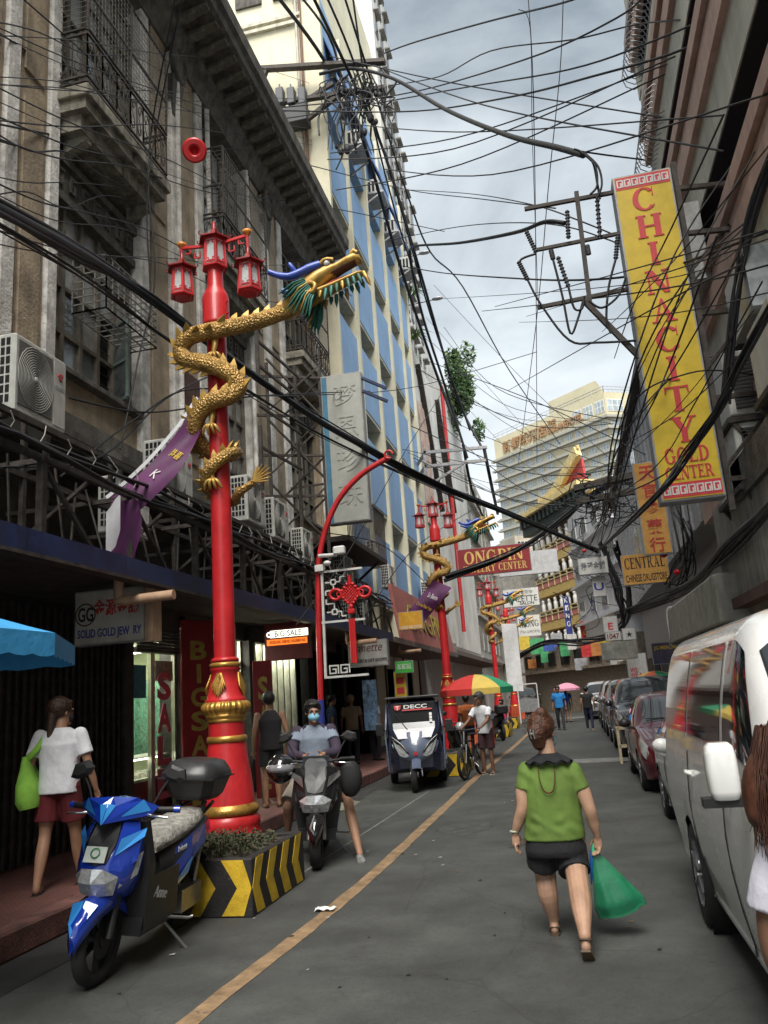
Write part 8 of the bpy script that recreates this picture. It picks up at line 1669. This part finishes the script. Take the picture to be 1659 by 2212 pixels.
# red hat hanging on the wires, round lanterns
t = thing('red_hat', 'round red plastic hat dangling high before the old facade', 'hat', tuple(GY(420, 325, 11)), world=True); c = GY(420, 325, 11)
m_ = MB(); T = MX.Translation(c) @ MX.Rotation(R(118), 4, 'X') @ MX.Rotation(R(22), 4, 'Y'); m_.lathe([(.001, -.10), (.05, -.09), (.075, -.03), (.08, 0), (.12, .005), (.14, .0), (.17, .005), (.2, .0), (.205, .008), (.17, .013), (.14, .008), (.12, .013), (.085, .01), (.07, -.02), (.045, -.08), (.001, -.09)], 28, T, caps=False); m_.build('brim', mKnot, t)
for px, py, y, r_, lab in ((1433, 1197, 20, .10, 'upper red ball lantern in front of the drugstore sign'), (1462, 1236, 18, .07, 'lower red ball lantern by the tangled cables'), (1262, 1190, 24, .06, 'tiny red ball lantern hanging in the mid-street cable tangle')):
    p = GY(px, py, y); t = thing('ball_lantern', lab, 'lantern', tuple(p), world=True); m_ = MB(); m_.ball(p, r_, 14, sz=.85); m_.build('globe', mKnot, t); m_ = MB(); m_.tube([p+V((0, 0, r_*.8)), p+V((0, 0, r_+.5))], .006, 4); m_.build('string', mCable, t)
# ---------------------------------------------------------------- purple festival banners and white banner
def cloth_banner(name, label, Pf, nu, nv, mat, texts=(), cat='banner'):
    t = thing(name, label, cat, tuple(Pf(.5, 1)), world=True); m_ = MB(); m_.sheet(Pf, nu, nv); m_.build('cloth', mat, t)
    for (s, u, v, h_, w_, mm) in texts:
        p = V(Pf(u, v)); du = (V(Pf(min(1, u+.05), v))-V(Pf(max(0, u-.05), v))).normalized(); dv = (V(Pf(u, max(0, v-.05)))-V(Pf(u, min(1, v+.05)))).normalized(); n = du.cross(dv)
        if n.y > 0: n = -n
        text('lettering', s, frame(p+n*.012, du, dv), h_, mm, t, width=w_, ext=.003)
    return t
mPurp = M('purple_banner', (.085, .014, .075), .6, var=.35, scale=3); mBack = M('banner_white_back', (.5, .5, .52), .7, var=.1)
A0, A1, A2, A3 = V((-3.95, 8.45, 5.35)), V((-4.25, 8.3, 4.85)), V((-4.68, 8.05, 4.25)), V((-4.83, 7.98, 4.08))
ctr = spline([A0, V((-4.12, 8.38, 4.98)), V((-4.4, 8.2, 4.55)), A3], 6)
def pf(u, v):
    f = v*(len(ctr)-1); i = min(int(f), len(ctr)-2); c = ctr[i].lerp(ctr[i+1], f-i); w_ = lerp(.12, .36, min(1, v*1.6)); return c+V((.8, .1, -.55)).normalized()*w_*(u-.15)+V((0, -.03*math.sin(u*5+v*6), 0))
cloth_banner('festival_banner', 'twisted purple New Year banner tied to the nearest lamp post', pf, 6, 18, mPurp, [('恭喜', .5, .55, .12, .2, mYelS), ('Chinese', .5, .3, .06, .2, mYelS), ('K', .5, .73, .12, .09, mWhite), ('人', .5, .88, .1, .09, mWhite)])
m_ = MB(); m_.sheet(lambda u, v: V(pf(-.08, v))+V((-.03*u, .01, .035*u)), 1, 18); o = m_.build('cloth_fold', mBack, bpy.data.objects['festival_banner'])
m_ = MB(); m_.sheet(lambda u, v: V((-4.83+.32*u+.05*math.sin(v*4), 7.95+.04*math.sin(u*7+v*3), 4.06-.62*v-.1*u*v)), 6, 6); m_.build('hanging_tail', mPurp, bpy.data.objects['festival_banner'])
m_ = MB(); m_.sheet(lambda u, v: V((-4.87+.17*u, 7.93+.03*math.sin(u*9), 3.95-.55*v+.2*u)), 3, 4); m_.build('tail_back', mBack, bpy.data.objects['festival_banner'])
cloth_banner('festival_banner', 'purple New Year banner tied to the second lamp post', lambda u, v: V((-3.75-.95*v+.55*u*(1-.1*v), 24.1+.06*math.sin(u*4+v*5), 5.1-1.0*v-.30*u)), 6, 10, mPurp, [('Chinese New Year', .5, .62, .12, .5, mYelS), ('Sn Bento', .55, .35, .15, .34, mWhite)])
cloth_banner('white_banner', 'long plain white banner hanging between the third and fourth lamp posts', lambda u, v: V((-3.55+.85*u, 46.5+.05*math.sin(u*6+v*9), 5.35-3.75*v-.05*u)), 8, 16, M('white_banner_cloth', (.6, .6, .6), .8, var=.08, bump=.3, bscale=4))
# ---------------------------------------------------------------- air conditioners above the canopy
mGrid = M('fan_grille_grey', (.13, .13, .12), .5, .3, var=.2)
def make_ac(w_=.88, h_=.86, d_=.36, logo=True):
    t = thing('air_conditioner', 'x', 'air conditioner', (0, 0, 0), 0, 'outdoor air conditioner units above the canopy')
    m_ = MB(); m_.box(-d_, 0, 0, w_, 0, h_, b=.02); m_.build('casing', mACw, t)
    m_ = MB(); m_.box(.001, .012, .04, w_*.70, h_*.10, h_*.93, b=.004); pn = m_.build('fan_panel', mGrid, t)
    m_ = MB(); c = (w_*.37, h_*.515)
    for k in range(13): r_ = .03+k*.027; m_.tube([(.018, c[0]+r_*math.cos(a)*.83, c[1]+r_*math.sin(a)) for a in [R(18*q) for q in range(20)]], .0042, 4, closed=True)
    m_.ball((.018, c[0], c[1]), .035, 8, sx=.4); m_.build('grille_rings', mACw, t)
    m_ = MB(); m_.box(.001, .008, w_*.74, w_*.97, h_*.06, h_*.93); m_.build('service_panel', mACw, t)
    for i in range(4):
        for j in range(7): m_ = MB(); m_.box(-d_+.06+i*.065, -d_+.105+i*.065, -.006, .0-.001, .1+j*.105, .18+j*.105); m_.build('side_slot', mDark, t)
    if logo:
        m_ = MB()
        for q in range(3): a = R(90+120*q); m_.tube([(.012, w_*.855+.045*math.cos(a+x)*(.4+.3*x), h_*.74+.055*math.sin(a+x)*(.4+.3*x)) for x in (0, .6, 1.2, 1.7)], [.004, .014, .016, .006], 5)
        m_.build('logo', M('logo_red', (.45, .02, .03), .5), t); text('brand_lettering', 'CHIGO', LEFTWALL(.009, w_*.855, h_*.58), .05, mGreyB, t, width=.17, ext=.003, bold=.02)
    return t
AC = make_ac(); AC.location = (-5.2, 6.75, 4.82); AC['label'] = 'nearest big white outdoor air conditioner with red logo, left edge'
acs = [(-5.02, 8.46, 3.86, .82, 'lower air conditioner half covered by the purple banner'), (-5.2, 9.95, 4.66, .98, 'air conditioner with red logo behind the purple banner'), (-5.05, 12.6, 4.82, .95, 'air conditioner right of the big post behind the dragon tail'), (-5.0, 13.75, 4.72, .9, 'air conditioner with slatted side, second right of the big post'),
       (-4.95, 15.25, 4.55, .75, 'smaller air conditioner below the grey-blue sign'), (-4.9, 18.2, 4.35, .85, 'air conditioner under the iron balcony floor'), (-4.8, 18.0, 3.4, .8, 'left air conditioner behind the red knot'), (-4.75, 19.2, 3.4, .85, 'right air conditioner behind the red knot'), (-5.0, 22.0, 5.4, .85, 'upper air conditioner on the blue building near the second post'), (-4.9, 23.2, 4.9, .8, 'lower air conditioner on the blue building near the second post'), (-5.0, 31, 5.2, 1.0, 'air conditioner right of the second dragon tail'), (-5.1, 33.0, 4.4, 1.0, 'air conditioner below and beyond the second dragon tail')]
for x, y, z, s, lab in acs: dup(AC, (x, y, z), 0, lab, s)
# ---------------------------------------------------------------- transformer and high crossarms on the left
TF = thing('pole_transformer', 'three small grey transformers on rusty crossarms high on the cream wall', 'transformer', (-6.2, 20.6, 19), world=True)
for i in range(3):
    p = GY(607+i*24, 212, 20.4); m_ = MB(); m_.box(p.x-.11, p.x+.12, 20.2, 20.5, p.z-.32, p.z+.25, b=.02); u_ = m_.build('tank', M('transformer_grey', (.07, .075, .08), .5, var=.2), TF); m_ = MB(); m_.tube([(p.x, 20.3, p.z+.25), (p.x, 20.3, p.z+.42)], .025, 6); m_.build('bushing', mIns, u_)
p = GY(630, 250, 20.5); m_ = MB(); m_.box(p.x-.5, p.x+.55, 20.2, 20.7, p.z-.45, p.z+.1); m_.build('base_tank', M('transformer_dark', (.03, .032, .035), .5), TF)
q = lambda px, py: GY(px, py, 20.45)
for a, b_, w_ in (((558, 150), (832, 133), .2), ((575, 152), (560, 190), .16), ((600, 222), (830, 190), .16), ((655, 265), (745, 195), .13), ((625, 240), (720, 180), .1)): m_ = MB(); m_.bar(q(*a), q(*b_), w_, .12); m_.build('crossarm', mSteel, TF)
t = thing('cable_bracket', 'twin steel crossarms on the metal-clad building right of the blue facade', 'bracket', (-4, 32, 11), world=True); q = lambda px, py: GY(px, py, 32)
for a, b_, w_ in (((915, 978), (1052, 966), .12), ((918, 1008), (1050, 994), .12), ((940, 1040), (1010, 995), .09), ((917, 970), (920, 1030), .12)): m_ = MB(); m_.bar(q(*a), q(*b_), w_); m_.build('crossarm', mGal, t)
m_ = MB(); m_.bar(q(918, 978), (-5.8, 34.4, q(918, 978).z), .1); m_.bar(q(918, 1008), (-5.8, 34.4, q(918, 1008).z), .1); m_.build('wall_stay', mGal, t)
# street lights high on the far left
for px, py, lab in ((945, 645, 'lower flat street lamp head against the sky'), (917, 546, 'upper flat street lamp head against the sky')):
    p = GY(px, py, 34.6); t = thing('street_lamp', lab, 'street lamp', tuple(p), world=True); m_ = MB(); m_.tube([(-5.9, 34.6, p.z-.1), p], .04, 6); m_.build('arm', mGal, t); m_ = MB(); m_.ball(p, .3, 10, sy=.5, sz=.25); m_.build('head', mGal, t)
# ---------------------------------------------------------------- small things on the ground
t = thing('paper_scrap', 'crumpled white paper scrap on the yellow line', 'litter', tuple(GZ(703, 1968, 0)), world=True); c = GZ(703, 1968, .0); m_ = MB(); rnd = random.Random(2)
m_.sheet(lambda u, v: c+V(((u-.5)*.17+.01*math.sin(v*9), (v-.5)*.1, .008+.022*abs(math.sin(u*7+v*5)))), 6, 5, sm=False); m_.build('paper', mWhite, t)
t = thing('cardboard_flap', 'flattened cardboard lying in the gutter by the three-wheeler', 'litter', (-3.85, 13.6, 0), world=True); m_ = MB(); m_.sheet(lambda u, v: V((-4.22+.5*u, 12.9+1.1*v+.2*u, .012+.05*u*v*math.sin(u*4))), 5, 5, sm=False); m_.build('sheet', M('cardboard_grey', (.2, .19, .15), .85, var=.25), t)
t = thing('bench', 'chrome wire bench on the pavement behind the masked man', 'bench', (-4.7, 13.2, .2), world=True); m_ = MB()
for xx in (-4.95, -4.5):
    m_.tube(spline([(xx, 12.6, .2), (xx, 12.6, .95), (xx, 13.4, .95), (xx, 13.4, .2)], 4), .018, 7)
m_.build('frame', mChrome, t)
for i in range(9): m_ = MB(); m_.tube([(-4.95+.056*i, 12.6, .55), (-4.95+.056*i, 13.4, .58)], .009, 5); m_.build('slat', mChrome, t)
m_ = MB(); m_.box(-4.9, -4.55, 12.8, 13.2, .59, .85); tag(m_.build('carton', M('carton_brown', (.30, .22, .13), .8, var=.2)), 'brown carton sitting on the chrome bench', 'box')
t = thing('padlock', 'pair of steel padlocks on the gate post by the red sale panel', 'padlock', (-5.86, 12.1, 1.2), world=True); m_ = MB(); m_.box(-5.88, -5.84, 12.02, 12.14, 1.18, 1.27, b=.01); m_.tube(spline([(-5.86, 12.04, 1.27), (-5.86, 12.05, 1.34), (-5.86, 12.11, 1.34), (-5.86, 12.12, 1.27)], 4), .009, 6); m_.build('lock', mAlu, t)
t = thing('beach_towel_rack', 'pale blue printed plastic sheet hung by the dark doorway', 'banner', (-4.6, 18.8, .2), world=True); m_ = MB(); m_.sheet(lambda u, v: V((-4.85+.35*u, 18.9+.02*math.sin(u*6), 2.15-1.15*v)), 6, 8); m_.build('sheet', M('pale_blue_print', (.12, .2, .32), .6, var=.6, scale=9), t)
t = thing('wooden_stool', 'pale wooden ladder stool beside the maroon car', 'stool', (.95, 19.2, 0), world=True); m_ = MB()
for xx, y_ in ((.82, 18.5), (.82, 18.75), (1.1, 18.5), (1.1, 18.75)): m_.bar((xx, y_, 0), (xx, y_, .75), .05)
for z in (.35, .72): m_.bar((.82, 18.5, z), (1.1, 18.5, z), .05); m_.bar((.82, 18.75, z), (1.1, 18.75, z), .05); m_.bar((.82, 18.5, z), (.82, 18.75, z), .05)
m_.build('frame', M('pale_wood', (.45, .38, .25), .8, var=.15), t)
t = thing('push_cart', 'white framed vendor cart in the road by the far planter', 'cart', (-2.1, 42, 0), world=True); m_ = MB(); m_.box(-2.7, -1.75, 41.6, 42.6, .55, 1.15); m_.build('box', mGal, t); m_ = MB()
for xx in (-2.7, -1.75): m_.bar((xx, 41.6, 0), (xx, 41.6, 1.9), .05)
m_.bar((-2.7, 41.6, 1.9), (-1.75, 41.6, 1.9), .05); m_.build('frame', mWhite, t)
for i, (x, y) in enumerate(((-3.0, 26.6), (-3.25, 48.5))):
    t = thing('traffic_barrier', ('orange plastic barrier at the foot of the second lamp post', 'orange plastic barrier by the third lamp post')[i], 'barrier', (x, y, 0)); m_ = MB(); m_.loft([[(-.4, -.2, 0), (.4, -.2, 0), (.4, .2, 0), (-.4, .2, 0)], [(-.35, -.08, .75), (.35, -.08, .75), (.35, .08, .75), (-.35, .08, .75)]], sm=False); m_.build('shell', M('orange_plastic', (.55, .09, .03), .5), t)
# ================================================================ overhead cables (surveyed from the picture, strung between real supports)
_wi = [0]
def wire(pts, r_, label, n=6, group='overhead cables', sub=6, name='overhead_cable'):
    m_ = MB(); P = spline([GY(px, py, y) for px, py, y in pts], sub); m_.tube(P, r_, n); o = m_.build(name, mCable); tag(o, label, 'cable', group); _wi[0] += 1; return o
def bundle(pts, r_, k, label, spread, seed=1, n=5):
    t = thing('cable_bundle', label, 'cable', tuple(GY(*pts[len(pts)//2])), world=True, group='overhead cable bundles'); rnd = random.Random(seed)
    for i in range(k):
        o = [V((rnd.gauss(0, spread*.5), rnd.gauss(0, spread*.5), rnd.gauss(0, spread))) for _ in pts]
        P = spline([GY(px, py, y)+q for (px, py, y), q in zip(pts, o)], 6); m_ = MB(); m_.tube(P, r_*rnd.uniform(.6, 1.3), n); m_.build('strand', mCable, t)
    return t
# the thick diagonal trunk from upper left to the middle of the street
TRK = [(-60, 420, 5.0), (170, 545, 7.2), (330, 650, 9.0), (520, 790, 11.5), (700, 915, 14.5), (900, 1025, 18), (1120, 1120, 23), (1290, 1190, 27)]
t = bundle(TRK, .024, 14, 'thick black cable trunk running diagonally from upper left to mid street', .042, 3)
m_ = MB(); m_.tube(spline([GY(*p) for p in TRK], 6), .055, 8); m_.build('core', mCable, t)
bundle([(-60, 455, 5.0), (200, 610, 7.2), (380, 745, 9.0), (540, 850, 11.5), (730, 960, 14.5), (1000, 1085, 19)], .009, 5, 'thin cables sagging just below the thick trunk', .035, 8)
# thick cable loop from the high left crossarm to the right-hand frame
wire([(690, 160, 20.4), (760, 148, 20.2), (850, 170, 19), (960, 235, 16.5), (1090, 290, 13.5), (1200, 318, 11.6), (1260, 335, 10.8)], .05, 'thickest cable looping from the left crossarm to the right-hand frame', 8)
wire([(1222, 322, 11.5), (1310, 335, 11.8), (1390, 345, 13.5)], .014, 'thin stay wire from the thick loop to the right building')
wire([(885, 540, 24), (900, 531, 21), (990, 525, 17), (1110, 503, 12.5), (1175, 480, 10.9), (1220, 482, 10.6)], .032, 'thick lower feed cable reaching the right-hand frame from the left', 8)
wire([(885, 540, 24), (890, 580, 24.5), (915, 690, 27), (960, 830, 31), (1010, 990, 32)], .05, 'thick feed cable dropping along the left tower')
# long cables running down the left towers to the crossarms
L_pts = [([(590, -20, 17), (700, 130, 20.4), (780, 290, 23), (860, 560, 27), (940, 800, 31.5), (990, 930, 32)], .06), ([(670, -20, 18), (760, 170, 20.4), (830, 330, 23.5), (900, 560, 27.5), (985, 850, 32), (1040, 965, 32)], .05), ([(700, -20, 18), (770, 150, 20.4), (860, 430, 25), (930, 680, 29.5), (1015, 930, 32)], .035),
         ([(740, -20, 18.5), (800, 170, 20.4), (880, 420, 26), (930, 545, 29), (1000, 620, 34), (1100, 800, 45), (1210, 960, 60)], .035), ([(760, -20, 19), (800, 240, 21), (860, 480, 25), (905, 620, 29)], .03), ([(1045, 965, 32), (1060, 1040, 33), (1075, 1110, 40)], .07), ([(1000, 960, 32), (1020, 1060, 34), (1045, 1120, 40)], .06), ([(640, -20, 17.5), (720, 100, 20.4), (770, 330, 21)], .04)]
labs = ['leftmost heavy cable falling down the blue facade', 'heavy cable second from left down the blue facade', 'slim cable between the heavy cables down the blue facade', 'cable sweeping from the top across the sky towards the hotel', 'slim cable ending halfway down the white tower', 'right heavy cable dropping below the twin crossarms', 'left heavy cable dropping below the twin crossarms', 'short cable entering the transformer crossarm from the top']
for (p, r_), l in zip(L_pts, labs): wire(p, r_, l)
# tangle at the high crossarm
t = thing('cable_tangle', 'dense knot of hanging connectors at the high left crossarms', 'cable', tuple(GY(770, 220, 20.4)), world=True); rnd = random.Random(12)
for i in range(46):
    px = rnd.uniform(690, 830); py = rnd.uniform(145, 200); p = GY(px, py, 20.2+rnd.uniform(-.3, .3)); l = rnd.uniform(.4, 2.6); P = [p]
    for k in range(4): P.append(P[-1]+V((rnd.gauss(0, .18), rnd.gauss(0, .1), -l/4)))
    m_ = MB(); m_.tube(spline(P, 3), rnd.uniform(.015, .035), 5); m_.build('drop_lead', mCable, t)
for i in range(18): p = GY(rnd.uniform(720, 830), rnd.uniform(185, 330), 20.2); m_ = MB(); m_.ball(p, rnd.uniform(.06, .12), 8, sz=1.5); m_.build('connector', mCable, t)
# cables crossing the street high up (left wall to right wall)
cross = [([(-20, 235, 8), (300, 250, 12), (560, 262, 17), (800, 225, 20), (1010, 188, 16), (1230, 150, 13), (1420, 85, 11.5), (1660, -20, 10)], .017), ([(-20, 228, 8), (250, 262, 11), (520, 240, 16), (860, 205, 19), (1130, 130, 14), (1330, 40, 12), (1400, -20, 11)], .017), ([(-20, 150, 7.5), (200, 195, 10), (420, 230, 13), (660, 240, 18), (900, 240, 19), (1100, 210, 15), (1280, 165, 12.5), (1480, 105, 11.5), (1659, 10, 10.5)], .02),
         ([(830, 115, 20.4), (900, 90, 18), (1060, 45, 15), (1220, 5, 13), (1290, -25, 12)], .02), ([(840, 185, 20.4), (950, 165, 18), (1060, 110, 15), (1240, 85, 13), (1380, 52, 13), (1520, 40, 11)], .014), ([(0, 300, 7.5), (180, 330, 9.5), (350, 380, 12), (520, 420, 15), (720, 450, 20), (960, 500, 24)], .012), ([(-20, 265, 7), (240, 310, 10), (480, 320, 14), (640, 350, 18), (880, 410, 24), (1040, 430, 20), (1200, 450, 14)], .014),
         ([(-20, 60, 7), (110, 150, 8.4), (330, 330, 12), (520, 480, 17)], .012), ([(30, -20, 7.2), (250, 180, 10), (480, 420, 15), (760, 640, 22)], .011), ([(870, 575, 25), (960, 590, 22), (1090, 600, 16), (1250, 605, 12), (1420, 585, 11), (1659, 500, 9)], .018), ([(880, 410, 25), (1010, 418, 20), (1140, 440, 14), (1260, 480, 11.5), (1450, 560, 11)], .012), ([(840, 520, 24), (990, 490, 20), (1160, 482, 14), (1320, 520, 11.5), (1500, 610, 11)], .012),
         ([(0, 305, 7), (60, 318, 8), (180, 320, 9.5), (300, 285, 12), (330, 262, 12.5)], .012), ([(380, -10, 9), (330, 260, 10), (320, 400, 10), (335, 600, 10), (300, 770, 9.8), (260, 970, 9)], .012), ([(395, -10, 9), (345, 240, 10), (318, 420, 10), (325, 640, 10), (320, 700, 10)], .012)]
side = ['lowest of the three long cables across the top of the street', 'upper cable from left wall to the top right sky', 'long doubled cable crossing above the lanterns', 'cable from the crossarm tip to the top edge', 'wavy cable from the crossarm to the razor coils', 'thin cable passing under the red hat', 'thin cable passing above the red hat', 'thin cable across the first balcony', 'thin cable from top left past the lanterns', 'cable crossing in front of the letters N and A of the tower sign', 'upper thin cable reaching the right-hand frame', 'middle thin cable reaching the right-hand frame', 'short looping cable across the brown pilaster', 'left strand of the hanging pair before the first window', 'right strand of the hanging pair before the first window']
for (p, r_), l in zip(cross, side): wire(p, r_, l)
# kite string and thin verticals in the sky
for p, l in (([(1140, -20, 12), (1152, 200, 12.5), (1158, 620, 16), (1160, 1000, 24)], 'left thin line falling straight through the open sky'), ([(1217, -20, 12), (1210, 150, 12.3), (1185, 400, 13), (1158, 700, 16), (1120, 1000, 26)], 'right thin line with rag knots falling through the open sky'), ([(1120, 20, 12), (1145, 60, 12.2), (1150, 300, 13), (1162, 640, 17)], 'short thin line beside the straight sky line')): wire(p, .008, l, 4)
# middle distance webs
rnd = random.Random(21)
t = thing('cable_web', 'web of thin cables spanning the middle of the street below the hotel', 'cable', (0, 28, 8), world=True)
for i in range(18):
    a = GX(rnd.uniform(860, 985), rnd.uniform(600, 1060), -5.5); b_ = GX(rnd.uniform(1310, 1400), rnd.uniform(900, 1120), 3.2); m = (a+b_)/2-V((rnd.uniform(-1, 1), 0, rnd.uniform(.2, 1.6)))
    m_ = MB(); m_.tube(spline([a, m, b_], 8), rnd.uniform(.01, .022), 4); m_.build('strand', mCable, t)
for i in range(7):
    a = GY(rnd.uniform(1270, 1300), rnd.uniform(1170, 1200), 27); b_ = GX(rnd.uniform(1570, 1680), rnd.uniform(300, 900), 2.84); c_ = GY(1322+(700-385)*.138+rnd.uniform(-40, 0), rnd.uniform(860, 1020), 10.8); m = a.lerp(c_, .6)-V((0, 0, rnd.uniform(.1, .5)))
    m_ = MB(); m_.tube(spline([a, m, c_, c_.lerp(b_, .5)-V((.15, .9, 0)), b_], 8), rnd.uniform(.006, .012), 4); m_.build('strand', mCable, t)
# cables in front of the yellow tower sign running up to the right edge
t = thing('cable_fan', 'fan of black cables crossing in front of the yellow tower sign', 'cable', (1.8, 9, 5), world=True)
for i in range(8):
    py = rnd.uniform(640, 1040); a = (rnd.uniform(1270, 1340), py+rnd.uniform(40, 110), rnd.uniform(15, 22)); e = 1334+(py-385)*.138; b_ = (rnd.uniform(1500, 1700), py-rnd.uniform(160, 420), rnd.uniform(6.5, 8.5)); m = (e-rnd.uniform(6, 22), py, 10.35)
    m2 = (lerp(m[0], b_[0], .4), lerp(m[1], b_[1], .4)+rnd.uniform(5, 25), 9.4)
    m_ = MB(); m_.tube(spline([GY(*a), GY(*m), GY(*m2), GY(*b_)], 8), rnd.uniform(.005, .011), 4); m_.build('strand', mCable, t)
for i in range(6):
    a = (rnd.uniform(880, 1150), rnd.uniform(600, 860), rnd.uniform(22, 28)); b_ = (rnd.uniform(1600, 1700), rnd.uniform(480, 660), 7); py = lerp(a[1], b_[1], .6)+rnd.uniform(10, 50); m = (1325+(py-385)*.138, py, 10.3)
    m_ = MB(); m_.tube(spline([GY(*a), GY(*m), GY(*b_)], 9), rnd.uniform(.006, .012), 4); m_.build('strand', mCable, t)
bundle([(1290, 1190, 27), (1378, 1112, 10.35), (1480, 985, 9.2), (1560, 860, 8.2), (1610, 760, 7.5), (1690, 620, 6.5)], .014, 7, 'heavy cable bundle climbing from mid street past the tower sign to right edge', .03, 31)
bundle([(1572, 860, 9.8), (1590, 640, 9.4), (1625, 470, 9), (1675, 330, 8.5)], .02, 8, 'dark cables lying along the right facade behind the sign', .06, 33)
bundle([(1330, 1330, 30), (1420, 1300, 22), (1500, 1255, 16), (1580, 1180, 12), (1680, 1080, 9)], .03, 12, 'thick drooping bundle along the right canopy to the right edge', .05, 35)
bundle([(960, 1250, 25), (1090, 1200, 26), (1170, 1155, 27), (1290, 1060, 26), (1370, 1030, 22)], .028, 9, 'heavy bundle passing in front of the dark red sign', .07, 37)
bundle([(1120, 1420, 50), (1180, 1390, 45), (1260, 1385, 40), (1330, 1370, 34), (1360, 1300, 30), (1330, 1180, 27)], .035, 9, 'drooping cable garland across the far street below the dark red sign', .10, 39)
bundle([(1300, 1180, 27), (1330, 1260, 27), (1345, 1310, 27), (1350, 1335, 27)], .035, 10, 'messy hanging cable knot left of the drugstore sign', .14, 41)
bundle([(1440, 1290, 20), (1470, 1245, 18), (1490, 1190, 17), (1470, 1110, 17)], .018, 10, 'snarled cables beside the drugstore sign', .16, 43)
# pole with crossarms carrying the tangle on the right, mid distance
t = thing('utility_crossarm', 'dark double crossarm carrying tangled cables before the temple roof', 'crossarm', (1.6, 22, 7), world=True); q = lambda px, py: GY(px, py, 22)
for a, b_, w_ in (((1240, 1055), (1395, 1020), .16), ((1245, 1085), (1400, 1055), .16), ((1385, 1000), (1400, 1100), .2)): m_ = MB(); m_.bar(q(*a), q(*b_), w_); m_.build('arm', mSteel, t)
m_ = MB(); m_.bar(q(1395, 1040), (3.3, 23, q(1395, 1040).z), .14); m_.build('wall_stay', mSteel, t)
for i in range(40):
    p = GY(rnd.uniform(1240, 1390), rnd.uniform(1020, 1110), 22); P = [p]
    for k in range(4): P.append(P[-1]+V((rnd.gauss(0, .16), rnd.gauss(0, .1), rnd.uniform(-.3, .12))))
    m_ = MB(); m_.tube(spline(P, 3), .016, 4); m_.build('loose_lead', mCable, t)
# left side low cables near the lamp post
for p, l in (([(130, 1030, 7.2), (300, 900, 9), (420, 840, 10), (620, 855, 13), (900, 835, 24), (1160, 760, 26)], 'cable rising from the near air conditioner past the dragon'), ([(150, 860, 7.6), (300, 890, 9), (420, 880, 9.8), (560, 855, 12), (800, 845, 18)], 'cable sagging behind the dragon body'), ([(0, 1010, 6), (220, 985, 8), (360, 860, 10), (480, 800, 12)], 'thin cable across the near air conditioner grille'), ([(640, 1350, 13), (760, 1180, 16), (860, 1000, 22), (960, 840, 30)], 'cable climbing from the knot banner towards the blue facade'), ([(790, 1330, 18), (900, 1180, 24), (1040, 1090, 30)], 'cable from the canopy end to the dark red sign'), ([(700, 1150, 16), (830, 1180, 20), (930, 1270, 24)], 'cable looping from the grey-blue sign to the second post')): wire(p, .012, l)

t = thing('cable_web', 'loose thin cables looping across the old facade and the top of the sky', 'cable', (-4, 10, 8), world=True); rnd = random.Random(77)
for i in range(19):
    y0 = rnd.uniform(6.5, 8.5); yb = rnd.uniform(0, 560); a = (-20, yb, y0); pts = [a]
    sl = rnd.uniform(.05, .75); e = rnd.uniform(300, 1000)
    for k in range(1, 5): x = -20+(min(e, 720)+20)*k/4; pts.append((x, yb+sl*.6*x+rnd.uniform(-14, 22), 0))
    m_ = MB(); m_.tube(spline([GX(p[0], p[1], lerp(-4.7, -5.97, q/4)) for q, p in enumerate(pts)], 6), rnd.uniform(.005, .011), 4); m_.build('strand', mCable, t)
for i in range(7):
    a = (rnd.uniform(700, 860), rnd.uniform(120, 420), 20.3); b_ = tuple(GX(rnd.uniform(1420, 1680), rnd.uniform(-20, 330), 2.84)); A__ = GY(*a); m = (A__+V(b_))/2-V((0, 0, rnd.uniform(.1, .7)))
    m_ = MB(); m_.tube(spline([A__, m, V(b_)], 8), rnd.uniform(.008, .018), 4); m_.build('strand', mCable, t)
for i in range(26):
    a = (rnd.uniform(1180, 1340), rnd.uniform(1080, 1300), rnd.uniform(26, 40)); P = [GY(*a)]
    for k in range(5): P.append(P[-1]+V((rnd.gauss(.2, .5), rnd.gauss(0, .5), rnd.gauss(-.1, .4))))
    m_ = MB(); m_.tube(spline(P, 4), .014, 4); m_.build('strand', mCable, t)
bpy.context.view_layer.update()
